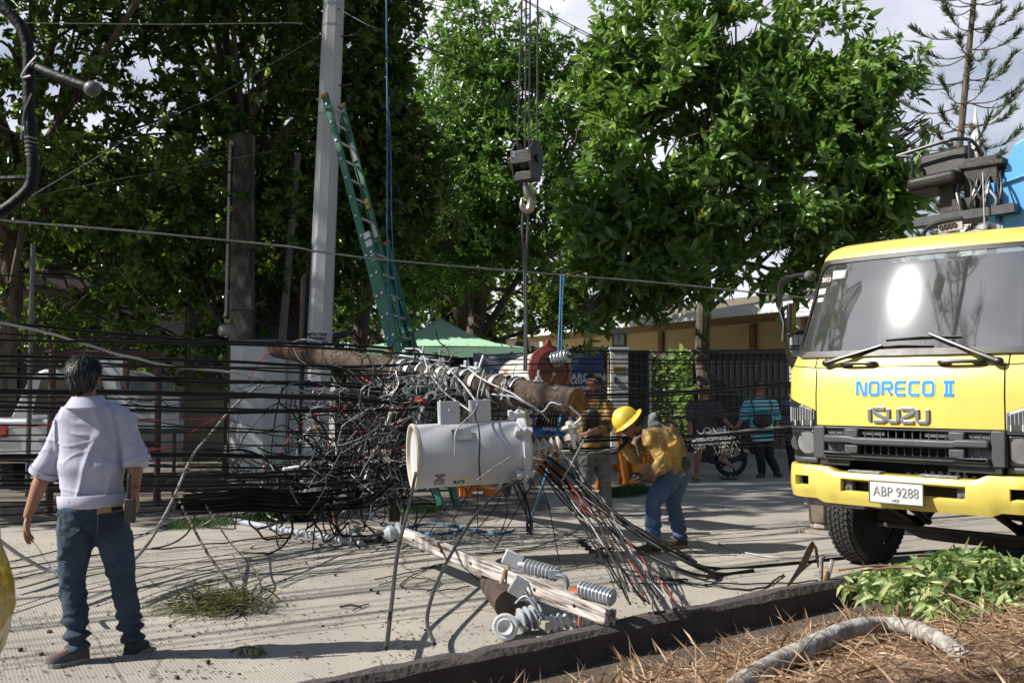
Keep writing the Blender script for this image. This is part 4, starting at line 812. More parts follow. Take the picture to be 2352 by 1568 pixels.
for x in (-.42, .42): mb = MB(); mb.box((x, .02, .778), (.07, .06, .095)); mb.lathe([(.016, 0), (.016, .05)], (x-.01, -.02, .755), (0, 1, 0), 8); mb.build('bumper_bracket', LG, bp_, bev=.01)
for x in (-.81, .81): mb = MB(); mb.box((x, .2, .785), (.2, .03, .12)); mb.lathe([(.045, 0), (.05, .04), (.0, .045)], (x+.02, .17, .785), (0, -1, 0), 14); mb.build('fog_lamp', DKSTEEL, bp_)
for x0, x1 in ((-.41, -.16), (.13, .40)): mb = MB(); mb.box(((x0+x1)/2, .0, .884), (x1-x0, .07, .016)); mb.build('step_tread', mat('tread_grey', (.28, .28, .3), (.15, .15, .16), sc=50, det=1, rough=.6), bp_, bev=.004)
PLATE = mat('plate_white', (.62, .62, .6), (.55, .55, .54), sc=9, rough=.5)
mb = MB(); mb.box((0, -.118, .775-.02), (.39, .012, .15)); pl = mb.build('number_plate', PLATE, tk, bev=.003)
pl.rotation_euler = (0, 0, 0)
mb = MB(); add_text(mb, 'ABP 9288', .1, (0, -.126, .728), (1, 0, 0), (0, 0, 1), bold=-.0008, sx=.84, extrude=.003); add_text(mb, 'NCR', .026, (0, -.126, .692), (1, 0, 0), (0, 0, 1), extrude=.003); mb.build('plate_lettering', mat('plate_grey_ink', (.2, .21, .21), sc=9), pl, smooth=False)
mb = MB()
for a, b2 in (((-.195, .832), (.195, .832)), ((-.195, .678), (.195, .678)), ((-.197, .678), (-.197, .832)), ((.197, .678), (.197, .832))): mb.tube([(a[0], -.122, a[1]), (b2[0], -.122, b2[1])], .006, 6)
mb.build('plate_frame', LG, pl)
# mirror and its arm on the image-left side
mb = MB(); arm = spline([(-1.0, .42, 1.66), (-1.1, .36, 1.72), (-1.15, .34, 2.0), (-1.185, .34, 2.33), (-1.12, .36, 2.43), (-.94, .42, 2.46)], 6); mb.tube(arm, .017, 8); ma = mb.build('mirror_arm', WIPE, tk)
mb = MB()
for k in range(60):
    i = 5+k*.32; p = arm[int(i)].lerp(arm[min(int(i)+1, len(arm)-1)], i % 1); mb.ell(p, (.022, .022, .03), None, 8, 4)
mb.build('tape_wrap', WIPE, ma)
mb = MB(); mb.tube([(-1.15, .31, 1.9), (-1.13, .3, 2.05), (-1.17, .31, 2.15), (-1.14, .31, 2.22)], .005, 4); mb.build('tie_wire', GREYWIRE, ma)
mb = MB(); mb.box((-1.09, .36, 2.09), (.05, .1, .25)); mr = mb.build('mirror', WIPE, tk, bev=.02)
mb = MB(); mb.ell((-.96, .44, 2.44), (.05, .06, .045)); mb.build('mirror_mount', LG, ma)
# door glass sides and cab rear stay hidden; wheels, axle, springs, outrigger
def tyre(x, y, rad, wd, steer):
    t = bpy.data.objects.new('wheel', None); COL.objects.link(t); t.parent = tk; t.location = (x, y, rad); t.rotation_euler = (0, 0, R(steer))
    mb = MB(); prof = [(.27, -wd*.44), (.4*rad/.43, -wd*.5), (rad*.96, -wd*.46), (rad, -wd*.36), (rad, wd*.36), (rad*.96, wd*.46), (.4*rad/.43, wd*.5), (.27, wd*.44)]
    mb.lathe(prof, (0, 0, 0), (1, 0, 0), 44, cap=False); ty_ = mb.build('tyre', TYRE, t)
    mb = MB()
    for k in range(54):
        a = 2*PI*k/54
        for i, (o, sk) in enumerate(((-.33, .3), (-.165, -.25), (0, .25), (.165, -.25), (.33, .3))):
            aa = a+(i % 2)*PI/54; c = V((o*wd, math.cos(aa)*(rad+.004), math.sin(aa)*(rad+.004))); rd = V((0, math.cos(aa), math.sin(aa)))
            m = Matrix((V((1, 0, 0)), rd.cross(V((1, 0, 0))), rd)).transposed() @ rot(0, 0, sk*60)
            mb.box(c, (wd*.13, .032, .018), m)
    mb.build('tread_blocks', TYRE, ty_)
    mb = MB(); mb.lathe([(.27, -wd*.4), (.26, -wd*.1), (.1, -wd*.12), (.09, -wd*.35), (0, -wd*.36)], (0, 0, 0), (1, 0, 0), 24); mb.lathe([(.27, wd*.4), (.24, wd*.2), (.12, wd*.25), (.1, wd*.4), (0, wd*.42)], (0, 0, 0), (1, 0, 0), 24); mb.build('rim', DKSTEEL, t)
    return t
tyre(-.86, 1.2, .43, .25, -8); tyre(.86, 1.2, .43, .25, -8)
for x in (-.98, .98): tyre(x, 5.2, .43, .3, 0)
AXM = mat('muddy_axle_steel', (.09, .07, .055), (.05, .04, .033), sc=6, rough=.9, bump=.3)
mb = MB(); mb.tube(spline([(-.75, 1.2, .42), (-.62, 1.2, .42), (-.45, 1.2, .33), (-.3, 1.2, .3), (.3, 1.2, .3), (.45, 1.2, .33), (.62, 1.2, .42), (.75, 1.2, .42)], 5), .052, 8); mb.build('front_axle', AXM, tk)
for x in (-.42, .42):
    mb = MB()
    for k in range(7): h = .72-.08*k; mb.tube(spline([(x, 1.2-h, .52-.014*k+.1*(h/.72)**2), (x, 1.2, .44-.014*k), (x, 1.2+h, .52-.014*k+.1*(h/.72)**2)], 6), .038, 4, flat=.2)
    mb.build('leaf_spring', DKSTEEL, tk)
    mb = MB(); mb.tube([(x+.08, .75, .6), (x+.1, 1.18, .4)], .028, 8); mb.build('shock_absorber', DKSTEEL, tk)
    mb = MB(); mb.box((x, 3.4, .72), (.09, 6.4, .2)); mb.build('chassis_rail', DKSTEEL, tk)
mb = MB(); mb.tube([(-.7, 1.05, .36), (.7, 1.05, .36)], .02, 8); mb.build('track_rod', AXM, tk)
mb = MB(); mb.box((-.6, .35, .64), (.5, .5, .1)); mb.box((-.62, .62, .6), (.4, .03, .12)); mb.build('mudguard', mat('scuffed_aluminium', (.3, .3, .3), (.12, .12, .12), sc=12, rough=.5, metal=.4), tk)
mb = MB(); mb.box((0, 5., 1.0), (2.2, 4.2, .14)); mb.build('flatbed', mat('bed_steel', (.2, .2, .2), sc=4), tk)
# outrigger leg standing on its pad
og = G(1886, 1222); ogl = inv(tk) @ og
OUTM = mat('outrigger_steel', (.16, .13, .09), (.06, .05, .04), sc=7, rough=.6, c3=(.26, .2, .1), bump=.2)
mb = MB(); x, y = ogl.x, ogl.y; mb.box((x, y, .5), (.19, .19, .8)); og_ = mb.build('outrigger', OUTM, tk, bev=.02)
mb = MB(); mb.lathe([(.09, .1), (.11, .06), (.08, .035)], (x, y, 0), (0, 0, 1), 8); mb.box((x, y, .02), (.36, .36, .03)); mb.build('outrigger_foot', mat('foot_plate', (.3, .27, .24), (.2, .17, .15), sc=9), og_)
mb = MB(); mb.box((x/2, y, .85), (abs(x), .16, .16)); mb.build('outrigger_beam', OUTM, tk)
# crane base behind the cab: operator seat, guard frame, valve bank, blue column
CY = 2.35
def C(x, z, y=CY):                   # keep the picture place found on the plane y=1.9 while standing at y
    ex, ey = -2.84*math.sin(R(44.4))+7.27*math.cos(R(44.4)), -(2.84*math.cos(R(44.4))+7.27*math.sin(R(44.4)))
    k = (y-ey)/(1.9-ey); return V((ex+(x-ex)*k, y, 1.5+(z-1.5)*k))
VINYL = mat('worn_black_vinyl', (.012, .012, .012), (.022, .02, .018), sc=4, rough=.5, c3=(.05, .04, .03), bump=.1, spec=.3)
mb = MB(); a, b = C(-.66, 3.5), C(-.29, 3.55); mb.box((a+b)/2+V((0, .2, .0)), ((b-a).length+.1, .18, .34), rot(-8, -4, 0)); mb.box((a+b)/2+V((.02, .0, -.17)), ((b-a).length+.08, .5, .13), rot(4, -4, 0))
st = mb.build('operator_seat', VINYL, tk, bev=.05, seg=4)
mb = MB(); mb.box((a+b)/2+V((0, .05, -.22)), ((b-a).length+.06, .5, .03), rot(0, -4, 0)); mb.build('seat_pan', DKSTEEL, tk)
mb = MB(); mb.box(C(-.385, 3.17), (.13, .12, .36)); mb.build('seat_post', DKSTEEL, tk)
FR = mat('guard_tube', (.05, .05, .06), (.03, .03, .035), sc=5, rough=.35, metal=.4)
mb = MB(); fr = spline([C(-.855, 3.67), C(-.5, 3.72), C(-.33, 3.735), C(-.19, 3.7, CY+.2), C(-.12, 3.6, CY+.4), C(-.1, 3.42, CY+.4), C(-.13, 3.33, CY+.3)], 6); mb.tube(fr, .018, 8); fr2 = spline([C(-.855, 3.67), C(-.72, 3.62, CY), C(-.72, 3.4, CY), C(-.69, 3.31, CY), C(-.63, 3.32, CY)], 6); mb.tube(fr2, .017, 8); mb.tube(spline([C(-.2, 3.7, CY+.05), C(-.2, 3.45, CY), C(-.22, 3.37, CY), C(-.29, 3.36, CY)], 5), .016, 8); mb.build('guard_frame', FR, tk)
mb = MB(); mb.box(C(-.22, 3.02), (.9, .3, .08), rot(0, -2, 0)); mb.build('crane_deck', mat('deck_steel', (.06, .065, .07), (.035, .036, .04), sc=9, rough=.5), tk)
mb = MB(); p0, p1 = C(-.48, 2.94, CY-.15), C(-.27, 2.965, CY-.15); mb.box((p0+p1)/2, ((p1-p0).length, .03, .085), rot(0, -5, 0)); gp = mb.build('gauge_panel', mat('cream_gauge_panel', (.4, .37, .3), (.3, .27, .2), sc=9), tk)
for k in range(4): mb = MB(); q = p0.lerp(p1, .14+.18*k); mb.lathe([(.024, 0), (.024, .012), (.018, .013), (.018, .006), (0, .006)], q+V((0, -.015, .005)), (0, -1, 0), 16); mb.build('gauge', DKSTEEL, gp)
mb = MB(); mb.tube(spline([C(-.63, 2.86, CY-.15), C(-.6, 2.95, CY-.17), C(-.5, 3.0, CY-.17), C(-.28, 3.02, CY-.17)], 5), .018, 8); mb.build('deck_rail', FR, tk)
mb = MB(); mb.box(C(-.22, 3.1), (.22, .22, .16)); mb.box(C(-.06, 3.25, CY+.1), (.3, .3, .55)); mb.box(C(-.05, 3.44, CY+.1), (.4, .35, .05)); vb = mb.build('valve_bank', DKSTEEL, tk, bev=.01)
rs = random.Random(4); HOSE = mat('hydraulic_hose', (.02, .02, .02), sc=5, rough=.4)
for k in range(12):
    x = -.28+.03*k; mb = MB(); mb.tube(spline([C(x, 3.05, CY-.12), C(x+rs.uniform(-.04, .04), 3.15, CY-.16), C(x+rs.uniform(-.05, .06), 3.28, CY-.12), C(x+rs.uniform(-.03, .08), 3.4, CY)], 5), rs.choice((.008, .011, .014)), 6); mb.build('hose', HOSE if k % 3 else STEEL, vb)
mb = MB(); mb.tube([C(-.085, 2.9, CY-.2), C(-.09, 3.4, CY-.2)], .008, 6); mb.build('control_rod', STEEL, vb)
mb = MB(); mb.tube([C(-.1, 3.4, CY+.2), C(-.06, 3.55, CY+.2), C(-.09, 3.62, CY+.2)], .01, 6); mb.build('bent_handle', STEEL, vb)
mb = MB(); q = [C(.065, 2.75), C(.5, 2.75), C(.5, 3.3), C(.42, 3.72), C(.17, 3.6), C(.1, 3.42), C(.05, 3.27)]; mb.add([p for p in q]+[p+V((.1, .9, 0)) for p in q], [tuple(range(7)), tuple(range(13, 6, -1))]+[(i, i+7, (i+1) % 7+7, (i+1) % 7) for i in range(7)]); cc = mb.build('crane_column', BLUEP, tk, smooth=False, bev=.015)
mb = MB(); mb.tube([C(.055, 3.275, CY-.02), C(.1, 3.285, CY-.02), C(.5, 3.37, CY-.02)], .012, 6); mb.build('column_lip', BLUEP, cc)
mb = MB(); mb.box(C(.03, 3.1, CY+.05), (.05, .3, .35)); mb.build('column_plate', BLUEP, cc)
# ---------------------------------------------------------------- fallen pole, transformers, hook block
WOOD = mat('tarred_pole_wood', (.075, .048, .032), (.02, .016, .013), sc=7, rough=.9, bump=1., bsc=30, c3=(.17, .14, .115), lo=.38, hi=.6, dist=.02)
WOOD.node_tree.nodes['Noise Texture'].inputs['Scale'].default_value = 9
GRAIN = mat('pole_end_grain', (.24, .13, .045), (.06, .035, .02), sc=14, rough=.9, bump=.6, bsc=60, c3=(.34, .2, .08))
TANKG = mat('pale_grey_tank_paint', (.5, .5, .53), (.42, .42, .45), sc=2.5, rough=.42, bump=.05, bsc=12, c3=(.27, .25, .24), lo=.4, hi=.64, det=10)
GALV = mat('galvanised_plate', (.42, .44, .47), (.3, .32, .35), sc=9, rough=.5, metal=.35)
def MX(d, up=V((0, 0, 1))): return frame(d, up)
def basis(x, z):                     # matrix with columns x, y, z (orthonormalised)
    x = V(x).normalized(); z = V(z); z = (z-x*z.dot(x)).normalized(); return Matrix((x, z.cross(x), z)).transposed()
def ribbed(mb, o, d, ln, r0, r1, n, seg=20):
    prof = [(.0, 0), (r0, 0)]
    for k in range(n):
        a = ln*(k+.12)/n; b = ln/n
        prof += [(r0, a), (r1, a+b*.25), (r1, a+b*.45), (r0, a+b*.75)]
    prof += [(r0, ln), (0, ln)]
    mb.lathe(prof, o, d, seg)
PL, PR = D(636, 800, 12.15), D(1325, 925, 9.0)
up_ = thing('utility_pole', 'broken dark wooden pole hanging from the crane sling', 'utility pole', (PL+PR)/2-V((0, 0, .2))); I = inv(up_)
pd = (PR-PL); PLen = pd.length; pd.normalize()
ps = V((0, 0, 1)).cross(pd).normalized(); pu = pd.cross(ps)
def pr_(t): return .112+.021*t
def on_log(t, ang, off=0.): r = pr_(t)+off; return PL.lerp(PR, t)+(ps*math.cos(R(ang))+pu*math.sin(R(ang)))*r
mb = MB(I); rings = []
for i in range(61):
    t = i/60; rings.append([on_log(t, 360*j/22, .006*noise.noise(V((t*26, j*1.2, 0)))+.004*noise.noise(V((t*90, j*3., 1)))) for j in range(22)])
rings[0] = [p-pd*(.12*abs(noise.noise(V((k*1.7, 2, 1))))) for k, p in enumerate(rings[0])]
mb.loft(rings, cap=False); mb.add([PL+pd*.05]+rings[0], [(0, i+1, (i+1) % 22+1) for i in range(22)]); mb.build('shaft', WOOD, up_, ang=50)
mb = MB(I); mb.add([PR]+[on_log(1, 360*j/22, -.002) for j in range(22)], [(0, j+1, (j+1) % 22+1) for j in range(22)])
mb.lathe([(.05, .001), (.05, .003), (.0, .004)], PR, pd, 12); mb.build('end_grain', GRAIN, up_)
# pole bands: strap halves with bent lugs and bolts
rs = random.Random(3)
for t in (.5, .53, .56, .6, .63, .665, .7, .735, .79, .845):
    mb = MB(I); a0 = rs.uniform(-20, 20); wd = .024
    for s in (0, 1):
        rr_ = []
        for k in range(13):
            a = a0+s*180+8+164*k/12; rr_.append([on_log(t, a, .004)-pd*wd, on_log(t, a, .004)+pd*wd, on_log(t, a, .012)+pd*wd, on_log(t, a, .012)-pd*wd])
        for e, k in ((0, 0), (1, 12)):
            q = rr_[k]; c = (on_log(t, a0+s*180+(8 if e == 0 else 172), .09)-on_log(t, a0+s*180+(8 if e == 0 else 172), .008))
            ring = [p+c for p in q]
            rr_ = [ring]+rr_ if e == 0 else rr_+[ring]
        mb.loft(rr_)
    bd = mb.build('pole_band', GALV, up_, ang=30)
    for a in (a0, a0+180):
        mb = MB(I); c = on_log(t, a, .065); tn = (ps*-math.sin(R(a))+pu*math.cos(R(a))); mb.tube([c-tn*.09, c+tn*.11], .011, 6); mb.lathe([(.022, 0), (.022, .018)], c+tn*.04, tn, 6); mb.lathe([(.022, 0), (.022, .018)], c-tn*.06, tn, 6); mb.build('bolt', GALV, bd)
for t, a, ln in ((.9, 95, .13), (.935, 88, .1), (.72, 70, .2), (.62, 100, .18), (.55, 85, .2)):
    mb = MB(I); c = on_log(t, a, -.02); d_ = (ps*math.cos(R(a))+pu*math.sin(R(a))); mb.tube([c, c+d_*ln], .013, 8); mb.lathe([(.03, 0), (.03, .022)], c+d_*.045, d_, 6); mb.box(c+d_*.03, (.09, .09, .008), MX(d_)); mb.build('through_bolt', RUST if t > .92 else GALV, up_)
for t, a, sx in ((.585, 75, .3), (.69, 60, .26), (.52, 100, .22), (.76, 250, .2)):
    mb = MB(I); c = on_log(t, a, .05); m = basis(pd+ps*rs.uniform(-.5, .5), pu); mb.box(c, (sx, .07, .02), m); mb.box(c+m.col[2]*.03+m.col[0]*sx*.3, (.04, .04, .06), m); mb.box(c+m.col[2]*.03-m.col[0]*sx*.3, (.04, .04, .06), m); mb.build('line_clamp', GALV, up_, bev=.006)
# two hanging pin insulators below the end
def pin(mb, o, d, k=1.): mb.lathe([(0, 0), (.03*k, 0), (.035*k, .02*k), (.07*k, .035*k), (.075*k, .055*k), (.04*k, .065*k), (.045*k, .09*k), (.06*k, .1*k), (.06*k, .13*k), (.04*k, .15*k), (.03*k, .16*k), (0, .165*k)], o, d, 18)
for px, py, yy in ((1198, 945, 9.45), (1309, 980, 9.05)):
    o = D(px, py, yy); mb = MB(I); pin(mb, o+V((0, 0, .05)), V((.15, -.2, -1)), 1.35); p_ = mb.build('pin_insulator', CREAMP, up_)
    mb = MB(I); mb.tube([o+V((0, 0, .16)), o+V((0, 0, .0))], .014, 6); mb.build('pin', GALV, p_)
# hook block
HB = D(1210, 372, 9.7); hb = thing('hook_block', 'greasy black crane hook block hanging on four steel ropes', 'crane hook', HB-V((0, 0, .35))); I = inv(hb)
ax = V((.84, -.54, 0)).normalized(); ay = V((0, 0, 1)).cross(ax)
HBM = mat('chipped_black_steel', (.03, .028, .027), (.012, .012, .012), sc=7, rough=.45, metal=.3, bump=.2, c3=(.1, .25, .36), lo=.4, hi=.62, det=8)
hexa = [(-.05, .2), (.05, .2), (.115, .11), (.12, -.02), (.065, -.2), (-.065, -.2), (-.12, -.02), (-.115, .11)]
for s in (-1, 1):
    mb = MB(I); mb.prism(hexa, HB+ax*(s*.105-.014), ay, V((0, 0, 1)), ax*.028); mb.lathe([(.04, 0), (.04, .02), (.0, .025)], HB+ax*s*.12+V((0, 0, .02)), ax*s, 10); mb.build('side_plate', HBM, hb, smooth=False, bev=.006)
mb = MB(I); mb.lathe([(.1, -.085), (.1, -.06), (.08, -.05), (.1, -.02), (.1, .02), (.08, .05), (.1, .06), (.1, .085)], HB+V((0, 0, .0)), ax, 24); mb.build('sheave', HBM, hb)
mb = MB(I); m = basis(ax, V((0, 0, 1))); mb.box(HB+V((0, 0, -.15)), (.2, .16, .09), m); mb.box(HB-ay*.11+V((0, 0, .03)), (.2, .02, .13), m); mb.build('crosshead', HBM, hb, bev=.008)
hk = [(1206, 418), (1208, 432), (1212, 446), (1219, 456), (1220, 468), (1216, 480), (1208, 483), (1200, 476), (1199, 464), (1199, 455)]
mb = MB(I); mb.tube(spline([D(x, y, 9.7) for x, y in hk], 5), [.026]*8+[.03]*8+[.04]*8+[.046]*9+[.036]*7+[.03]*6, 10) if False else None
sp = spline([D(x, y, 9.7) for x, y in hk], 5); n_ = len(sp); mb = MB(I); mb.tube(sp, [.024+.022*math.sin(PI*min(1, i/n_*1.15)) if i < n_*.8 else .03-.024*(i/n_-.8)/.2 for i in range(n_)], 10); mb.build('hook', mat('bright_worn_steel', (.3, .28, .26), (.16, .14, .12), sc=8, rough=.35, metal=.8), hb)
ROPE = mat('greasy_wire_rope', (.1, .1, .105), (.03, .03, .03), sc=60, rough=.5, metal=.4, stretch=(1, 1, .6))
for (x0, x1, y1) in ((1199, 1187.5, 345), (1208.5, 1206, 345), (1217.7, 1215, 345), (1234.8, 1234, 330)):
    a, b = D(x0, 0, 9.7), D(x1, y1, 9.7); a = b+(a-b)*2.2; mb = MB(I); mb.tube([a, b, b-V((0, 0, .06))], .009, 6); mb.build('hoist_rope', ROPE, hb)
sl_ = thing('lifting_sling', 'wire rope sling looped from the hook around the fallen pole', 'sling', D(1207, 870, 9.6)-V((0, 0, .3))); I = inv(sl_)
mb = MB(I); mb.tube(spline([D(1203, 478, 9.7), D(1199, 520, 9.7), D(1203, 600, 9.66), D(1206, 740, 9.62), D(1204, 850, 9.55)], 6), .011, 6); mb.tube(spline([D(1212, 483, 9.7), D(1212, 520, 9.7), D(1208, 600, 9.64), D(1209, 740, 9.6), D(1209, 850, 9.52)], 6), .011, 6); 
t0 = .84
mb.tube([on_log(t0+.004*math.sin(k*.5), k*15+90, .012) for k in range(25)], .012, 6); mb.tube([on_log(t0-.018+.03*k/24, k*15+90, .012) for k in range(25)], .012, 6); mb.build('wire_rope', ROPE, sl_)
# transformers
def add_cyl(mb, a, b, prof, seg=40): mb.lathe(prof, a, b-a, seg)
ta, tb = D(946, 1049, 8.6), D(1200, 1034, 8.86); L_ = (tb-ta).length; td = (tb-ta).normalized()
tA = thing('transformer', 'pale grey drum transformer lying on its side below the pole', 'transformer', (ta+tb)/2-V((0, 0, .3))); I = inv(tA)
tz = (V((0, 0, 1))-td*td.z).normalized(); ty_ = tz.cross(td)      # ty_: away from camera
rA = .275
def onA(s, ang, off=0.): return ta+td*(s*L_)+(-ty_*math.cos(R(ang))+tz*math.sin(R(ang)))*(rA+off)     # ang 0 = toward camera, 90 = top
mb = MB(I); mb.lathe([(rA, .03), (rA, L_*.25), (rA+.001, L_*.5), (rA, L_*.93), (rA-.01, L_*.97)], ta, td, 56); mb.build('tank', TANKG, tA)
mb = MB(I); mb.lathe([(0, .055), (rA-.018, .055), (rA-.012, .0), (rA+.006, -.004), (rA+.012, .01), (rA+.006, .035)], ta, td, 56, cap=False); mb.build('base_rim', mat('cream_rim_paint', (.55, .5, .42), (.42, .36, .28), sc=8, rough=.5), tA)
mb = MB(I); mb.lathe([(rA, L_*.93), (rA+.03, L_*.935), (rA+.03, L_*.99), (rA+.01, L_*1.0), (rA-.04, L_*1.03), (0, L_*1.05)], ta, td, 56); lid = mb.build('lid', TANKG, tA)
for a in (35, -35, 80, -78, 140, 220): 
    mb = MB(I); c = onA(.955, a, .045); m = basis(td, c-(ta+td*(.955*L_))); mb.box(c, (.13, .05, .05), m); mb.box(c-m.col[0]*.07, (.04, .05, .09), m); mb.lathe([(.018, 0), (.018, .03)], c+m.col[2]*.02, m.col[2], 6); mb.build('lid_clamp', TANKG, lid, bev=.005)
for s, a in ((.34, 78), (.62, 78)):
    mb = MB(I); c = onA(s, 90, .0); m = basis(td, tz); mb.box(c+tz*.09-ty_*.05, (.17, .02, .2), m); mb.box(c+tz*.09+td*-.08, (.015, .12, .2), m); mb.box(c+tz*.09+td*.08, (.015, .12, .2), m); mb.lathe([(.018, 0), (.018, .012)], c+tz*.11-ty_*.06, -ty_, 10); mb.build('hanger_bracket', TANKG, tA, bev=.008)
mb = MB(I); c = onA(.4, 38, .02); m = basis(td, (c-(ta+td*.4*L_))); mb.box(c, (.17, .11, .008), m); npl = mb.build('nameplate', mat('etched_plate', (.45, .45, .46), (.2, .2, .2), sc=60, rough=.4, metal=.5, stretch=(1, 4, 4)), tA)
mb = MB(I); mb.box(c-m.col[2]*.014-m.col[1]*.04, (.15, .012, .03), m); mb.build('plate_bracket', TANKG, npl)
mb = MB(I); o = ta+td*(L_*1.03)-ty_*.05+tz*.02; ribbed(mb, o, td+tz*.06-ty_*.12, .31, .042, .08, 5, 24); mb.build('high_voltage_bushing', CREAMP, tA)
mb = MB(I); o = onA(.78, -52, -.01); d_ = (o-(ta+td*.78*L_)).normalized(); mb.lathe([(.06, 0), (.06, .07), (.05, .08), (0, .085)], o, d_, 20); lv_ = mb.build('low_voltage_bushing', CREAMP, tA)
mb = MB(I); mb.lathe([(.035, .08), (.045, .1), (.045, .12), (.0, .13)], o, d_, 14); mb.box(o+d_*.16, (.03, .07, .05), MX(d_)); mb.build('terminal', DKSTEEL, lv_)
INKB = mat('worn_stencil_ink', (.09, .09, .11), (.2, .2, .22), sc=30, rough=.7)
def on_tank_text(txt, s, ang, size, m_, parent, turn=True, bold=.004):
    me = mesh_text(txt, size, 'CENTER', .0, bold); mb = MB(I); vs = []
    for v in me.vertices:
        x, y = v.co.x, v.co.y
        if turn: x, y = -y, x          # lettering runs round the drum
        vs.append(onA(s+x/L_, ang+math.degrees(y/rA), .002+v.co.z))
    mb.add(vs, [list(p.vertices) for p in me.polygons]); bpy.data.meshes.remove(me); o = mb.build('stencil_lettering', m_, parent, smooth=False)
    sd_ = o.modifiers.new('s', 'SOLIDIFY'); sd_.thickness = .002; return o
on_tank_text('SM', .24, -45, .12, INKB, tA)
mb = MB(I); g_ = [[onA(.33+.14*i/6+.02*j/4, -62+20*j/4, .002) for i in range(7)] for j in range(5)]; mb.loft(g_, closed=False); stk = mb.build('yellow_sticker', mat('pale_yellow_sticker', (.55, .52, .36), sc=8, rough=.6), tA)
o = on_tank_text('5', .42, -53, .13, mat('teal_ink', (.03, .1, .13), sc=8), stk); o.location += V((0, 0, 0))
for v in o.data.vertices: v.co += (v.co-(inv(tA) @ (ta+td*L_*.4))).normalized()*.003
# second transformer: white with a red lid
RLID = mat('dark_red_lid_paint', (.2, .03, .025), (.11, .025, .022), sc=6, rough=.45, c3=(.3, .1, .06))
WTANK = mat('rust_stained_white_tank', (.62, .62, .6), (.58, .57, .54), sc=3, rough=.4, c3=(.3, .1, .04), lo=.36, hi=.5, det=8)
tc_, tn_ = D(1268, 849, 10.5), V((.52, -.84, .14)).normalized()
tB = thing('transformer', 'white rust stained transformer with a dark red lid behind the pole end', 'transformer', tc_-V((0, 0, .4))); I = inv(tB); rB = .228
mb = MB(I); mb.lathe([(rB*.96, -.75), (rB, -.72), (rB, -.05), (rB*.98, 0)], tc_, tn_, 44); mb.build('tank', WTANK, tB)
mb = MB(I); mb.lathe([(rB, -.06), (rB+.035, -.055), (rB+.035, -.015), (rB+.01, .0), (rB-.03, .025), (rB-.04, .01), (.0, .03)], tc_, tn_, 48); mb.build('lid', RLID, tB)
tux = tn_.cross(V((0, 0, 1))).normalized(); tuy = tux.cross(tn_); tux = -tux if tux.x < 0 else tux
mb = MB(I); o = tc_+tux*.0+tuy*.1+tn_*.02; bd_ = (tn_+tux*.55+tuy*.12); ribbed(mb, o, bd_, .2, .05, .08, 5, 26); mb.build('bushing', PORC, tB)
mb = MB(I); e_ = o+bd_.normalized()*.2; mb.lathe([(.03, 0), (.03, .03), (.015, .035), (.015, .07)], e_, bd_, 8); mb.box(e_+bd_.normalized()*.05, (.05, .05, .03)); mb.build('terminal', DKSTEEL, tB)
mb = MB(I); c = tc_+tuy*(rB+.05)-tn_*.03; mb.box(c, (.07, .04, .05), basis(tux, tuy)); mb.lathe([(.022, -.025), (.022, .025)], c+tuy*.03, tux, 10); mb.build('lifting_lug', RLID, tB, bev=.01)
mb = MB(I); mb.box(tc_-tuy*.05+tux*.0+tn_*.03, (.035, .004, .05), basis(tux, tuy)); mb.build('label_plate', STICK, tB)
# dark finned cooler hanging behind
q = D(1262, 965, 10.2); t = thing('finned_cooler', 'dark finned metal box hanging behind the pole end', 'radiator', q-V((0, 0, .2))); I = inv(t)
mb = MB(I)
for k in range(9): mb.box(q+V((-.13+.032*k, 0, .01*k)), (.012, .2, .2), rot(0, 12, 0))
mb.box(q+V((0, .02, 0)), (.28, .12, .14)); mb.build('fins', DKSTEEL, t, bev=.003)
# crossarm with its fuse cutouts
WW = mat('weathered_white_wood', (.5, .47, .45), (.36, .33, .31), sc=42, rough=.9, bump=.8, bsc=50, c3=(.06, .04, .03), lo=.38, hi=.5, det=7, stretch=(.05, 1, 1))
a, b = D(917, 1222, 8.5), D(1402, 1418, 5.75)
ca = thing('crossarm', 'white weathered timber crossarm lying across the road and kerb', 'crossarm', (a+b)/2-V((0, 0, .1))); I = inv(ca)
cx = (b-a).normalized(); m = basis(cx, V((0, .25, 1))); Lc = (b-a).length
mb = MB(I); n_ = 40; rings = []
for i in range(n_+1):
    c = a.lerp(b, i/n_); rr2 = []
    for (x, y) in ((-1, -1), (1, -1), (1, 1), (-1, 1)): rr2.append(c+m.col[1]*x*(.042+.003*noise.noise(V((i*.8, x, y))))+m.col[2]*y*(.05+.003*noise.noise(V((i*.7, y, x+5)))))
    rings.append(rr2)
Mb = Matrix.Translation((a+b)/2) @ m.to_4x4(); Mi = Mb.inverted(); mb.x = Mi; mb.loft(rings); bm_ = mb.build('beam', WW, ca, bev=.008); bm_.matrix_local = inv(ca) @ Mb; I = Mi
WW.node_tree.nodes['Texture Coordinate']
for t_ in (.13, .3, .46, .62, .75, .9): mb = MB(Mi); c = a.lerp(b, t_)-m.col[1]*.047; mb.lathe([(.011, 0), (.011, .004)], c, -m.col[1], 8); mb.build('bolt_hole', BLACK, bm_)
I = inv(ca); mb = MB(I); o = a+V((.0, -.05, .02)); pin(mb, o+V((.05, 0, 0)), V((-1, -.45, -.1)), 1.1); p_ = mb.build('pin_insulator', PORC, ca); mb = MB(I); mb.tube([o+V((-.1, -.06, -.01)), o+V((-.24, -.12, -.03))], .014, 8); mb.build('pin', BLACK, p_)
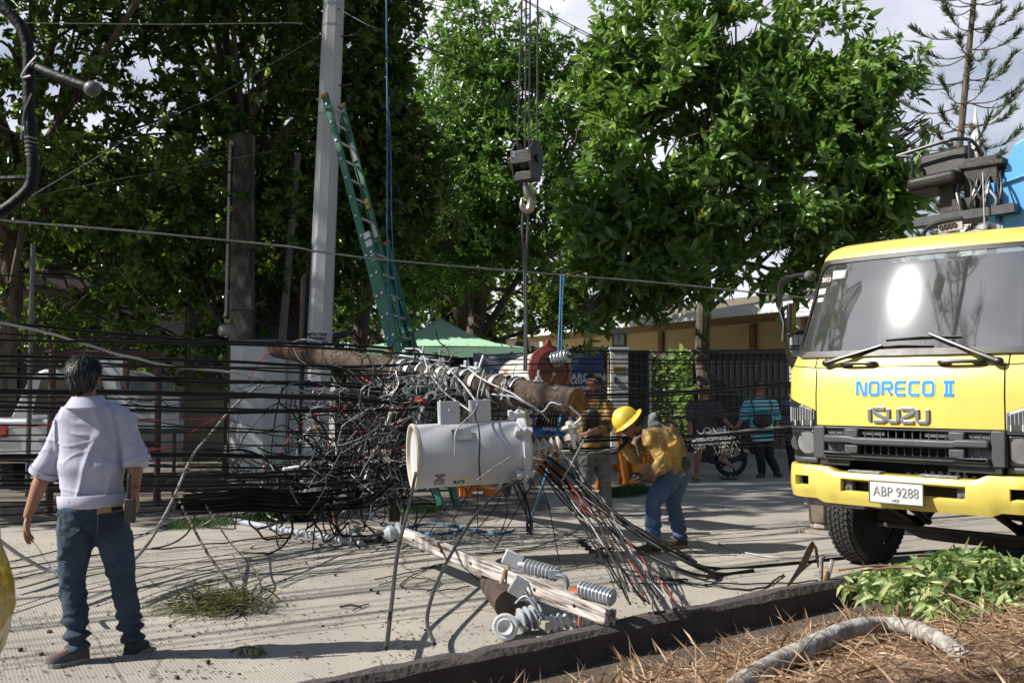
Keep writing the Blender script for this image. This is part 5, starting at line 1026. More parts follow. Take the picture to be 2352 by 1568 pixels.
# fuse cutout standing on the beam
def cutout(c, d_, ln, bracket=True):
    mb = MB(I); ribbed(mb, c, d_, ln, .036, .05, 9, 24); p_ = mb.build('fuse_cutout', PORC, ca); d_ = V(d_).normalized()
    if bracket:
        mb = MB(I); mb.box(c-d_*.1+V((0, -.02, .02)), (.13, .04, .1), rot(0, 25, 0)); mb.tube([c-d_*.08, c], .02, 8); mb.build('mounting_plate', TANKG, p_, bev=.012)
        mb = MB(I); e = c+d_*(ln*.72); mb.tube(spline([e+V((0, -.07, 0)), e+V((.1, -.09, -.02)), e+V((.1, -.08, -.13)), e+V((.0, -.07, -.15)), e+V((-.2, -.05, -.16))], 5), .018, 8); mb.box(e+V((.03, -.08, .0)), (.07, .03, .05)); mb.build('hinge_arm', GALV, p_)
    return p_
m0 = D(1207, 1298, 6.65); cutout(m0, D(1294, 1322, 6.5)-m0, .25)
m1 = D(1333, 1351, 6.0); cutout(m1, D(1405, 1372, 5.85)-m1, .24, False)
mb = MB(I); q = a.lerp(b, .61); mb.tube([q+m.col[2]*.15+V((0, -.06, 0)), q-m.col[2]*.1+V((0, -.08, 0))], .014, 6); mb.tube([q+m.col[2]*.06+V((-.02, -.07, 0)), q-m.col[2]*.09+V((-.05, -.09, 0))], .014, 6); mb.box(q-m.col[2]*.08+V((-.03, -.1, 0)), (.12, .05, .02)); mb.build('u_bolt', mat('rusty_cream_iron', (.32, .24, .17), (.2, .12, .08), sc=12, rough=.7), ca)
mb = MB(I); q = a.lerp(b, .9); mb.box(q+m.col[2]*.08, (.22, .06, .02), basis(cx, m.col[2])); mb.tube([q+m.col[2]*.09+V((0, -.06, 0)), q-m.col[2]*.1+V((0, -.06, 0))], .012, 6); mb.build('clamp_plate', mat('orange_primer', (.4, .1, .04), (.2, .07, .04), sc=9), ca)
# stub of a second pole on the ground, fallen insulators, steel bar
s0, s1 = G(1128, 1330, .11), G(1172, 1390, .105); dd = (s1-s0).normalized(); s0 = s1-dd*.75
st = thing('pole_stub', 'short dark pole stub lying on the road under the crossarm', 'log', (s0+s1)/2-V((0, 0, .1))); I = inv(st)
mb = MB(I); fr_ = frame(dd); rings = [[s0.lerp(s1, i/14)+fr_ @ V(((.1+.006*noise.noise(V((i*.7, j, 0))))*math.cos(2*PI*j/22), (.1+.006*noise.noise(V((i*.7, j, 3))))*math.sin(2*PI*j/22), 0)) for j in range(22)] for i in range(15)]; mb.loft(rings, cap=False); mb.build('shaft', WOOD, st, ang=50)
mb = MB(I); mb.add([s1]+rings[-1], [(0, j+1, (j+1) % 22+1) for j in range(22)]); DEG = mat('dark_end_grain', (.06, .04, .03), (.02, .015, .012), sc=14, bump=.5, bsc=60); mb.build('end_grain', DEG, st); mb = MB(I); mb.add([s0]+rings[0][::-1], [(0, j+1, (j+1) % 22+1) for j in range(22)]); mb.build('end_grain', DEG, st)
o = G(1162, 1437, .09); mb = MB(); mb.lathe([(.0, -.16), (.05, -.15), (.06, -.05), (.075, 0), (.08, .03), (.068, .035), (.05, .03), (.045, .045), (.03, .03), (.0, .02)], o, V((-.1, -1, .1)), 26); tag(mb.build('bell_insulator', mat('white_porcelain', (.52, .53, .54), (.45, .46, .47), rough=.15, coat=.6)), 'round white bell insulator at the foot of the pole stub', 'insulator')
o = G(1190, 1425, .08); mb = MB(); ribbed(mb, o, V((.5, .2, .08)), .16, .045, .075, 4, 24); mb.lathe([(.0, -.05), (.03, -.04), (.035, 0)], o, V((.5, .2, .08)), 12); tag(mb.build('ribbed_insulator', PORC), 'ribbed grey insulator between the bell insulator and the square bar', 'insulator')
o = G(1300, 1432, .06); mb = MB(); ribbed(mb, o-V((.14, .03, 0)), V((.9, .25, .1)), .3, .035, .055, 7, 20); tag(mb.build('ribbed_insulator', mat('white_porcelain_ribbed', (.5, .51, .52), rough=.2, coat=.5)), 'long white ribbed insulator half hidden behind the kerb', 'insulator')
mb = MB(); c0, c1 = G(1205, 1405, .09), G(1260, 1437, .07); mb.box((c0+c1)/2, (.05, .05, (c1-c0).length), frame(c1-c0)); tag(mb.build('square_bar', mat('weathered_bar', (.4, .39, .36), (.25, .23, .2), sc=9, rough=.6, metal=.2), bev=.004), 'square grey steel bar under the lower end of the crossarm', 'steel bar')
c = G(1183, 1385, .2); mb = MB(); 
for k in range(5): mb.tube(spline([c+V((.02*k, 0, .03*k)), c+V((.06+.02*k, -.03, .05-.02*k)), c+V((.12+.01*k, -.05, -.02*k))], 4), .008, 5)
mb.box(c+V((.02, 0, .1)), (.09, .05, .11), rot(10, 30, 0)); tag(mb.build('line_tap', GALV, bev=.004), 'bent galvanised clamp with finger strips on top of the pole stub', 'clamp')
# grey pipe on the ground
a, b = G(515, 1191, .03), G(830, 1249, .03); mb = MB(); mb.tube([a, a.lerp(b, .5)], .03, 10); mb.tube([a.lerp(b, .5), b], .036, 10); mb.tube([a.lerp(b, .47), a.lerp(b, .53)], .042, 10); tag(mb.build('steel_pipe', mat('pale_blue_grey_pipe', (.38, .42, .48), (.28, .3, .34), sc=6, rough=.5, metal=.2)), 'long pale grey pipe lying on the road edge', 'pipe')
# orange plastic barriers
ORP = mat('orange_plastic', (.72, .23, .015), (.65, .19, .012), sc=4, rough=.45)
def barrier(px, py, rz, label, h=.95, wd=.62, tilt=8):
    t = thing('plastic_barrier', label, 'barrier', G(px, py), rz, 'orange plastic barriers')
    for s in (-1, 1):
        mb = MB(); m = rot(s*tilt, 0, 0); y = s*(.06+.5*h*math.sin(R(tilt)))
        def bx(x, z, sx, sz): mb.box(V((x, y, h/2))+m @ V((x*0, 0, z-h/2)), (sx, .04, sz), m)
        c = V((0, y, h/2))
        for x in (-wd/2+.045, wd/2-.045): mb.box(c+m @ V((x, 0, 0)), (.09, .045, h), m)
        for z in (h-.05, h-.36, .26): mb.box(c+m @ V((0, 0, z-h/2)), (wd-.17, .035, .1), m)
        for x in (-.1, 0, .1): mb.box(c+m @ V((x, 0, h-.2-h/2)), (.05, .03, .24), m)
        for x in (-.1, .1): mb.box(c+m @ V((x, 0, -h*.08)), (.06, .03, .28), m)
        for sx in (-1, 1): mb.box(c+m @ V((sx*(wd/2+.02), 0, -h/2+.06)), (.16, .05, .12), m)
        mb.build('panel', ORP, t, bev=.012)
    mb = MB(); mb.box((0, 0, h-.04), (wd*.5, .08, .06)); mb.build('hinge', ORP, t, bev=.01)
    return t
barrier(1098, 1138, 8, 'orange plastic barrier below the grey drum transformer', .5, .36)
barrier(1408, 1120, 78, 'orange plastic barrier edge on beside the worker looking up', 1., .5, 9)
barrier(1447, 1080, 20, 'rear orange plastic barrier behind the bending worker', .6, .4)
barrier(1470, 1108, 28, 'front orange plastic barrier at the elbow of the bending worker', .55, .45, 11)
barrier(1262, 1090, -30, 'orange plastic barrier behind the diagonal cable bundle', .42, .3)
# ---------------------------------------------------------------- cables
CRS = random.Random(11)
def cable(pts, r, m, label, group=None, wob=.01, name='cable', n=5, seg=8, cat='cable'):
    P = [D(*p) if len(p) == 3 else G(p[0], p[1], .012) for p in pts]
    sp = spline(P, seg); k = CRS.uniform(0, 50)
    if wob: sp = [p+V((0, noise.noise(V((i*.23+k, 1, 0))), noise.noise(V((i*.31+k, 0, 2)))))*wob for i, p in enumerate(sp)]
    mb = MB(); mb.tube(sp, r, n); return tag(mb.build(name, m, ang=80), label, cat, group)
DKGREY = mat('dark_grey_sheath', (.03, .03, .032), (.05, .05, .052), sc=4, rough=.35); WIREB = mat('thin_black_wire', (.008, .008, .009), (.022, .022, .023), sc=4, rough=.42, spec=.25)
PALEW = mat('pale_grey_wire', (.42, .42, .43), (.3, .3, .31), sc=6, rough=.4); MIDW = mat('mid_grey_sheath', (.16, .16, .165), (.09, .09, .095), sc=4, rough=.5)
TWIST = mat('twisted_steel_strand', (.45, .44, .42), (.16, .155, .15), sc=110, det=1, lo=.45, hi=.55, rough=.45, metal=.4)
# left sagging bundle: rows (y at the left edge, y at right end, x right, radius, thickness class)
LG_ = 'black cables of the sagging bundle behind the man in the white shirt'
LB_ = 'long black cable sagging level behind the man in the white shirt'
rows = [(743, 800, 900, .011), (765, 803, 880, .006), (781, 812, 1050, .009), (791, 818, 1010, .011), (818, 848, 960, .012), (827, 870, 1000, .008), (856, 885, 980, .009), (866, 893, 1000, .012), (874, 905, 1080, .022), (899, 925, 1060, .02), (910, 905, 880, .007), (922, 950, 950, .008), (934, 945, 1010, .01), (957, 962, 930, .006), (974, 1000, 935, .006), (1000, 985, 940, .005),
        (1049, 1052, 880, .018), (1056, 1075, 900, .008), (1065, 1062, 930, .013), (1085, 1080, 860, .011), (1104, 1092, 840, .014), (1114, 1110, 880, .012), (1122, 1095, 800, .007), (1144, 1122, 820, .009), (1153, 1140, 760, .006), (1164, 1128, 840, .007), (1184, 1140, 800, .007), (1204, 1150, 720, .006), (1176, 1155, 640, .005), (840, 852, 1020, .007), (946, 940, 870, .006), (1012, 1030, 860, .005), (1036, 1015, 850, .004), (1094, 1120, 700, .005)]
for i, (y0, y1, xr, r) in enumerate(rows):
    Y0 = CRS.uniform(7.4, 8.6); Y1 = CRS.uniform(9.6, 10.8); sag = CRS.uniform(-16, 22)
    if i % 5 == 3: continue
    r *= 1.3
    cable([(-260, y0-(y1-y0)*.25, Y0-.9), (0, y0, Y0), (xr*.5, (y0+y1)/2+sag*.5, (Y0+Y1)/2), (xr*.82, y0+(y1-y0)*.82, Y0+(Y1-Y0)*.82), (xr, y1+CRS.uniform(-14, 14), Y1)], r, CABLE if r > .0075 else WIREB, LB_, LG_, .012)
cable([(-100, 725, 7.2), (0, 741, 7.6), (110, 765, 7.9), (270, 812, 8.3), (400, 842, 8.7), (550, 858, 9.2), (720, 905, 9.8), (860, 925, 10)], .01, PALEW, 'pale grey cable dipping across the black bundle above the dark haired man', None, .012)
cable([(-100, 730, 7.3), (0, 741, 7.7), (120, 768, 8), (270, 816, 8.4), (380, 845, 8.8)], .006, WIREB, 'thin black wire wound along the pale grey cable at left', None, .01)
cable([(0, 985, 7), (130, 975, 7.2), (330, 965, 8), (520, 960, 9)], .004, REDP, 'thin red wire running level behind the man in the white shirt', None, .01)
cable([(320, 1032, 8.2), (400, 1025, 8.6), (450, 985, 9), (500, 960, 9.4)], .005, REDP, 'short red wire curving up toward the white gate pillar', None, .01)
cable([(310, 1283, 6.8), (345, 1240, 7), (395, 1150, 7.6), (440, 1050, 8.4), (480, 1000, 9), (540, 930, 9.6), (600, 880, 10)], .012, TWIST, 'stiff twisted pale cable rising from the road to the white pillar', None, .0)
cable([(-20, 1225, 6.2), (40, 1270, 6.4), (100, 1305, 6.5), (130, 1312, 6.5)], .013, PALEW, 'pale cable end trailing on the road at far left', None, .005)
for i, (p, r) in enumerate(((((-30, 1312), (120, 1290), (260, 1268), (420, 1255), (560, 1240), (760, 1215)), .007), (((-20, 1340), (80, 1318), (170, 1300)), .006), (((-20, 1303), (60, 1280), (230, 1245), (390, 1215)), .006), (((200, 1300), (330, 1300), (480, 1310), (640, 1318), (800, 1312)), .004), (((230, 1268), (370, 1210), (480, 1170), (560, 1150)), .006))):
    cable(p, r, WIREB, 'thin black wire lying on the sunlit road around the man in white', 'thin wires lying on the left part of the road', .012, seg=10)
# right bundle to the truck
RG_ = 'black cables strung between the fallen pole and the truck'; RB_ = 'black cable strung level before the black gate toward the yellow truck'
rr = [(806, 801, .009), (824, 821, .008), (834, 831, .008), (851, 839, .006), (853, 878, .005), (882, 858, .006), (885, 912, .007), (908, 879, .016), (915, 884, .009), (921, 915, .009), (930, 925, .005), (938, 932, .008), (948, 945, .006), (955, 951, .009), (975, 938, .007), (1013, 986, .016), (1005, 992, .012), (1030, 1000, .012), (1042, 1018, .005), (898, 868, .006), (965, 985, .005), (1036, 1008, .006)]
for i, (y0, y1, r) in enumerate(rr):
    Y0 = CRS.uniform(9.6, 10.8); Y1 = CRS.uniform(10.4, 11.6)
    cable([(1085+CRS.uniform(-60, 60), y0+CRS.uniform(-6, 14), Y0), (1340, y0, Y0+.1), (1590, (y0+y1)/2+CRS.uniform(1, 5), (Y0+Y1)/2), (1830, y1, Y1), (2150, y1+(y1-y0)*.5, Y1+1)], r, CABLE if r > .0075 else WIREB, RB_, RG_, .008)
cable([(1180, 1058, 9.7), (1250, 1055, 9.8), (1330, 1045, 9.9), (1440, 1025, 10.2), (1500, 1015, 10.4), (1600, 1003, 10.8), (1700, 990, 11), (1850, 975, 11.2)], .013, TWIST, 'twisted steel rope running behind the bending worker to the truck', None, .004)
# high wires
cable([(-200, 480, 10.5), (0, 505, 11), (330, 533, 11.5), (660, 566, 12), (730, 578, 12.2), (890, 597, 12.6), (1180, 622, 13.4), (1500, 648, 14.5), (1690, 667, 15.2), (1850, 684, 16), (2200, 720, 18)], .012, TWIST, 'thick pale steel strand stretched across the whole street', None, .0)
cable([(-60, 520, 9), (0, 492, 9.5), (200, 375, 10.8), (340, 290, 11.8), (430, 250, 12.6), (520, 208, 13.2), (740, 78, 14.4)], .0065, MIDW, 'pale cable rising from the left edge to the top of the power pole', None, .004)
cable([(-100, 48, 12), (0, 52, 12.5), (400, 56, 13.4), (670, 53, 14.2), (690, 58, 14.3)], .007, PALEW, 'thin pale wire level across the top left foliage', None, .0)
cable([(60, 455, 13), (200, 425, 13.5), (420, 385, 14), (640, 345, 15)], .0035, MIDW, 'faint thin wire rising through the left foliage', None, .0)
cable([(265, 610, 12), (340, 700, 12.3), (430, 790, 12.6), (560, 900, 12.8)], .004, MIDW, 'faint thin guy wire slanting down toward the white pillar', None, .0)
cable([(0, 632, 14), (200, 640, 14.5), (260, 640, 15)], .012, WIREB, 'dark wire crossing the shaded house at far left', None, .0)
for i, (p, r) in enumerate(((((775, 20, 14.4), (870, 70, 14), (1000, 118, 14.3), (1180, 192, 15), (1400, 275, 16), (1700, 365, 18), (2100, 490, 21), (2400, 560, 23)), .01), (((770, -30, 14.4), (1030, 20, 15), (1230, 85, 16), (1500, 180, 18), (1800, 270, 20), (2100, 350, 23), (2400, 440, 25)), .007), (((1100, -60, 15), (1260, 30, 16), (1420, 112, 17), (1560, 170, 18), (1780, 258, 20), (2050, 400, 23)), .008), (((1120, -50, 15), (1290, 52, 16), (1450, 130, 17), (1600, 190, 18)), .007), (((2130, -30, 26), (2200, 30, 25), (2290, 90, 24), (2400, 150, 23)), .006))):
    cable(p, r, WIREB, 'thin black overhead wire descending rightward across trees and sky', 'overhead wires right of the power pole', .0, 'overhead_wire')
BLUER = mat('blue_braided_rope', (.02, .1, .2), (.06, .2, .33), sc=70, det=1, rough=.8, lo=.45, hi=.55)
r_ = cable([(887, -160, 14), (888, 60, 14), (890, 300, 13.9), (889, 520, 13.4), (892, 640, 13), (893, 790, 12.6)], .012, BLUER, 'blue rope hanging straight down beside the ladder', None, .0, 'blue_rope', 6, cat='rope')
cable([(889, 200, 14), (897, 330, 13.9), (899, 480, 13.6), (904, 600, 13.2), (912, 680, 12.9), (918, 740, 12.7), (925, 780, 12.6)], .009, BLUER, 'thinner second strand of blue rope hanging over the ladder', None, .0, 'blue_rope', 6, cat='rope')
for dx, lb in ((0, 'left'), (7, 'right')):
    cable([(1289+dx, 632, 10.6), (1287+dx*.6, 700, 10.55), (1283+dx, 805, 10.5)], .012, BLUER, '%s of the two short blue rope strands above the red lidded transformer' % lb, None, .0, 'blue_rope', 6, cat='rope')
cable([(1302, 905, 10.2), (1280, 990, 9.8), (1262, 1060, 9.5), (1245, 1120, 9.4), (1215, 1195), (1165, 1222), (1110, 1220), (1075, 1215), (1010, 1225), (960, 1220), (935, 1212), (990, 1202), (1060, 1210), (1045, 1222)], .014, BLUER, 'blue rope trailing from the pole end down along the road', None, .0, 'blue_rope', 6, cat='rope')
cable([(890, 1212), (925, 1216), (915, 1205), (880, 1202), (850, 1192), (862, 1170, 10.9), (868, 1130, 11)], .012, BLUER, 'loose blue rope end looped on the road left of the crossarm', None, .0, 'blue_rope', 6, cat='rope')
# diagonal fan of thin wires and thick cables in front of the workers
FG = 'wires of the diagonal fan between the drum transformer and the kerb'; fl = 'thin black wire of the diagonal fan from the drum transformer to the kerb'
for i in range(19):
    x0, y0 = CRS.uniform(1225, 1330), CRS.uniform(1035, 1085); x2, y2 = 1470+CRS.gauss(0, 28), 1370+CRS.uniform(-22, 22)
    Y2 = 5.95+.1*CRS.random(); m_ = CRS.choice((WIREB, WIREB, WIREB, PALEW, DKGREY))
    lab = fl if m_ is not PALEW else 'thin pale grey wire of the diagonal fan from the drum transformer to the kerb'
    cable([(x0, y0, 9.2), (x0+(x2-x0)*.35, y0+(y2-y0)*.3+CRS.uniform(-12, 12), 8.6), (x0+(x2-x0)*.7, y0+(y2-y0)*.66, 7.2), (x2, y2, Y2)], CRS.choice((.0035, .005, .007)), m_, lab, FG if m_ is not PALEW else FG+' (pale)', .04)
for i, (x0, y0, x2, y2) in enumerate(((1215, 1050, 1515, 1375), (1240, 1080, 1490, 1385), (1320, 1120, 1560, 1390))):
    cable([(x0, y0, 9.2), (x0+(x2-x0)*.25, y0+40, 8.8), (x0+(x2-x0)*.6, y0+(y2-y0)*.55, 7.6), (x2, y2, 6)], .0035, REDP, 'thin red wire in the diagonal fan before the worker looking up', 'red wires of the diagonal fan', .015)
for i, (p, r) in enumerate(((((1260, 1050, 9), (1330, 1105, 8.6), (1430, 1190, 8.2), (1560, 1275, 7.9), (1640, 1305), (1740, 1300), (1850, 1290), (2000, 1275), (2200, 1262)), .014), (((1250, 1060, 9.1), (1340, 1140, 8.6), (1480, 1235, 8.1), (1600, 1300, 7.8), (1660, 1318), (1730, 1310)), .017), (((1240, 1070, 9.), (1320, 1150, 8.5), (1440, 1245, 8), (1570, 1310, 7.6), (1650, 1326)), .013), (((1270, 1070, 9.2), (1350, 1150, 8.6), (1420, 1190, 8.3), (1500, 1230, 8.1), (1600, 1290, 7.9)), .012))):
    cable(p, r, CABLE, 'thick black cable curving from the drum transformer onto the road before the bending worker', 'thick cables curving onto the road', .006, n=8)
for i, (p, r) in enumerate(((((1530, 1328), (1640, 1345), (1740, 1352), (1790, 1325), (1800, 1318)), .008), (((1400, 1335), (1500, 1340), (1640, 1340), (1800, 1338), (1950, 1330)), .006), (((1440, 1318), (1530, 1330), (1580, 1330)), .009), (((1370, 1290), (1450, 1310), (1560, 1335)), .006), (((1100, 1330), (1040, 1290), (970, 1310), (920, 1345), (1010, 1355), (1080, 1345)), .005), (((860, 1330), (960, 1310), (1090, 1275), (1230, 1255), (1330, 1215)), .005), (((870, 1345), (930, 1325), (1010, 1335), (980, 1360)), .004), (((1090, 1270), (1200, 1265), (1340, 1238), (1420, 1200)), .005))):
    cable(p, r, WIREB, 'thin black wire lying on the road around the crossarm and pole stub', 'thin wires lying on the road around the crossarm', .014, seg=10)
cable([(1650, 1248), (1700, 1265), (1790, 1280), (1900, 1275), (2050, 1268)], .008, PALEW, 'pale steel wire lying on the road behind the bending worker', None, .006)
# two long cables hanging in front
cable([(955, 1085, 8.4), (942, 1150, 8.), (915, 1260, 7), (900, 1380, 6.2), (888, 1488, 5.35)], .0135, DKGREY, 'straight dark cable standing from the road up to the drum transformer', None, .0, n=8)
cable([(1200, 1100, 8.6), (1150, 1125, 8.4), (1090, 1185, 8), (1040, 1265, 7.4), (1005, 1335, 6.7), (985, 1395, 6.2), (982, 1435, 5.9), (998, 1478, 5.55)], .0125, DKGREY, 'curved dark cable bowing down from the drum transformer to the kerb', None, .0, n=8)
cable([(690, 1120, 10), (688, 1165, 9.8), (645, 1185, 9.6), (634, 1230, 9.4), (650, 1270, 9.3), (690, 1286, 9.2), (715, 1272, 9.3), (722, 1220, 9.5), (735, 1150, 9.9), (745, 1110, 10)], .007, WIREB, 'thin dark wire hanging in a wide loop above the pale pipe', None, .0)
tag(MB().tube([D(684, 1290, 9.2), D(683, 1312, 9.2)], .006).tube([D(690, 1290, 9.2), D(691, 1310, 9.2)], .006).build('wire_clip', PALEW), 'small pale clip at the bottom of the hanging wire loop', 'clip')
GR = 'black droop wires hanging under the drum transformer'
for i, (x0, x1, x2, y2) in enumerate(((1185, 1205, 1215, 1228), (1190, 1212, 1222, 1225), (1198, 1216, 1222, 1215), (1176, 1195, 1225, 1218), (1160, 1140, 1080, 1235), (1150, 1165, 1150, 1225), (1100, 1096, 1098, 1215), (1090, 1060, 1020, 1240), (1240, 1262, 1290, 1320), (1225, 1200, 1130, 1270))):
    cable([(x0, 1105, 8.7), (x1, 1150+10*(i % 3), 8.7), (x2, y2, 8.4)], .0065 if i < 4 else .0045, WIREB, 'thin black wire hanging down under the grey drum transformer', GR, .012)
tag(MB().tube(spline([D(1330+10*math.sin(k*1.9)+k*2.6, 1240+k*2.2 if k < 14 else 1270+12*math.sin(k*1.3), 7.4) for k in range(30)], 5), .009, 6).build('knotted_cable', CABLE), 'knotted coil of black cable hanging before the worker looking up', 'cable')
tag(MB().tube(spline([D(1216+7*math.cos(k*1.7), 1205+14*math.sin(k*1.1)+k*.6, 8.45) for k in range(20)], 4), .008, 6).build('knotted_cable', CABLE), 'small black cable knot at the end of the wires under the drum transformer', 'cable')
# wires over the transformer drum
cable([(1112, 850, 9.3), (1098, 900, 8.9), (1092, 940, 8.55), (1050, 985, 8.26), (1046, 1022, 8.24), (1044, 1050, 8.27)], .007, PALEW, 'grey wire end hanging over the drum transformer nameplate', None, .0)
cable([(1120, 880, 9.2), (1092, 945, 8.6), (1098, 975, 8.4), (1102, 1010, 8.36), (1100, 1060, 8.38), (1103, 1100, 8.5)], .007, WIREB, 'dark wire wrapped down the front of the drum transformer', None, .0)
cable([(1095, 1102, 8.45), (1140, 1070, 8.42), (1190, 1040, 8.6), (1240, 1030, 8.7), (1275, 1018, 8.8)], .007, PALEW, 'pale stiff wire end sticking across the drum transformer', None, .0)
cable([(1088, 1075, 9), (1110, 1112, 9), (1135, 1120, 9), (1170, 1110, 9), (1190, 1090, 9)], .01, PALEW, 'pale braided wire drooping beneath the drum transformer', None, .0)
cable([(1355, 985, 8.9), (1330, 1030, 8.8), (1310, 1070, 8.7), (1290, 1105, 8.7)], .008, TWIST, 'pale twisted strand hanging from the roller clamp', None, .0)
rc = D(1319, 1026, 8.85); t = thing('roller_clamp', 'wire roller clamp held by the worker looking up', 'clamp', rc-V((0, 0, .1))); I = inv(t)
mb = MB(I); mb.lathe([(.045, -.015), (.05, -.012), (.04, 0), (.05, .012), (.045, .015)], rc, (.2, -1, 0), 20); mb.build('roller', DKSTEEL, t)
mb = MB(I); mb.lathe([(.02, -.02), (.02, .02)], rc, (.2, -1, 0), 10); mb.box(rc+V((-.02, -.02, .1)), (.035, .012, .2), rot(0, -12, 0)); mb.build('arm', ALU, t)
mb = MB(I); mb.tube(spline([rc+V((.0, 0, .2)), rc+V((.06, 0, .26)), rc+V((.0, 0, .32)), rc+V((-.04, 0, .36))], 5), .012, 6); mb.build('shackle', GALV, t)
# pale and dark ties along the pole, hardware wires
for i, (p, m_, lb) in enumerate((
        (((1075, 845, 9.6), (1110, 872, 9.4), (1180, 905, 9.2), (1240, 945, 9.0), (1265, 925, 8.95), (1290, 930, 8.9)), PALEW, 'thick pale wire tied along the underside of the pole end'),
        (((1130, 905, 9.2), (1180, 912, 9.1), (1235, 940, 9), (1262, 968, 9)), PALEW, 'second pale wire tied below the pole end'),
        (((1020, 835, 9.9), (1062, 880, 9.5), (1100, 930, 9.2), (1125, 950, 9.2)), PALEW, 'pale wire slanting down from the pole bands'),
        (((930, 800, 10.6), (965, 805, 10.3), (985, 850, 10), (1020, 900, 9.6), (1090, 950, 9.2)), PALEW, 'long pale wire arching over the pole bands'),
        (((700, 792, 11.8), (760, 810, 11.4), (830, 865, 11), (890, 900, 10.6)), REDP, 'thin red wire slanting over the middle of the fallen pole'),
        (((640, 805, 12), (690, 780, 11.8), (745, 790, 11.6), (765, 830, 11.4)), PALEW, 'thick white wire bent over the broken pole end'),
        (((650, 815, 12), (700, 782, 11.8), (740, 830, 11.4), (780, 890, 11)), DKGREY, 'dark wire crossing over the broken pole end'),
        (((560, 885, 10), (620, 810, 11), (700, 800, 11.6)), REDP, 'short red wire reaching from the white pillar to the broken pole end'))):
    cable(p, .009 if i < 6 else .006, m_, lb, None, .008)
for i, (px, py, Y, m_, lb) in enumerate(((966, 920, 9.6, REDP, 'red tape sleeve on the black cable above the drum transformer'), (893, 812, 10.2, ORG, 'small orange tag on a black cable beside the ladder foot'))):
    mb = MB(); mb.tube([D(px-14, py-1, Y), D(px+14, py+1.5, Y)], .026, 8); tag(mb.build('cable_sleeve', m_), lb, 'tape')
# the uncountable snarl of wires
def snarl(name, label, m_, N, seed, reg, r0, r1, st=(.08, .2)):
    rs = random.Random(seed); mb = MB()
    for k in range(N):
        x, y, Y = rs.uniform(reg[0], reg[1]), rs.uniform(reg[2], reg[3]), rs.uniform(reg[4], reg[5]); p = D(x, y, Y); a = rs.uniform(0, 2*PI); pts = [p]; h = V((math.cos(a), .3*rs.gauss(0, 1), math.sin(a)*.7)); 
        for q in range(rs.randint(4, 9)):
            h = (h+V((rs.gauss(0, .55), rs.gauss(0, .3), rs.gauss(0, .5)-.06))).normalized(); p = p+h*rs.uniform(*st)
            if p.z < .02: p.z = .02
            pts.append(p)
        mb.tube(spline(pts, 5), rs.uniform(r0, r1), 4)
    o = mb.build(name, m_, ang=80); return tag(o, label, 'wires', None, 'stuff')
snarl('black_wire_snarl', 'dense snarl of black wires hanging around the middle of the fallen pole', WIREB, 105, 1, (760, 1010, 905, 1100, 9.3, 10.8), .004, .009)
snarl('grey_wire_snarl', 'thin grey wire loops mixed into the black snarl under the pole', MIDW, 75, 9, (720, 1000, 880, 1120, 9.2, 10.6), .002, .0045, (.06, .18))
snarl('black_wire_snarl', 'black wire snarl hanging low in front of the white pillar', CABLE, 100, 2, (560, 930, 1060, 1150, 9.6, 10.6), .004, .012)
snarl('pale_wire_snarl', 'pale grey wire ends bristling around the pole bands', mat('dull_aluminium_wire', (.3, .3, .3), (.16, .16, .165), sc=20, rough=.5, metal=.4), 62, 3, (840, 1080, 850, 915, 9.2, 10.3), .0025, .006, (.03, .09))
snarl('pale_wire_snarl', 'pale looping wires hanging below the pole down to the road', PALEW, 20, 4, (690, 940, 930, 1170, 9.4, 10.6), .003, .006, (.06, .17))
snarl('red_wire_snarl', 'loose red and copper wire loops in front of the power pole foot', REDP, 8, 5, (660, 1000, 930, 1080, 9.6, 10.6), .003, .005)
snarl('cut_wire_bundle', 'curly cut wire ends hanging on the cable bundle by the motorbike', PALEW, 90, 6, (1600, 1690, 1004, 1016, 11, 11.3), .0018, .003, (.012, .04))
rs = random.Random(8)
tg = 'black droop wires in front of the white pillar'
for i, (x0, y0, x1, y1) in enumerate(((650, 880, 620, 1080), (672, 900, 668, 1090), (700, 900, 690, 1080), (780, 900, 835, 1100), (800, 900, 790, 1090), (880, 920, 870, 1110), (905, 930, 930, 1170), (850, 930, 900, 1195), (640, 920, 540, 1040), (920, 900, 850, 1160))):
    cable([(x0, y0, 10.4), ((x0+x1)/2+rs.uniform(-12, 12), (y0+y1)/2, 10.3), (x1, y1, 10.1)], rs.uniform(.005, .011), CABLE, 'black wire drooping steeply in the snarl below the fallen pole', tg, .03)
# stacked black ladder-like cable slack: a thick dark bundle, wide band low in front of the pillar
for k in range(10):
    y = 1124+5.6*k; x0, x1 = 545+6*abs(k-5)+rs.uniform(0, 20), 800-8*abs(k-6)+rs.uniform(-40, 60)
    cable([(x0-160, y+rs.uniform(0, 14), 8.6), (x0, y-2, 9.2), ((x0+x1)/2, y+3, 9.6), (x1, y-rs.uniform(0, 8), 9.9), (x1+90, y-12-rs.uniform(0, 25), 10)], .014, CABLE, 'thick black cable packed low in front of the white pillar', 'thick cables packed low in front of the white pillar', .006)
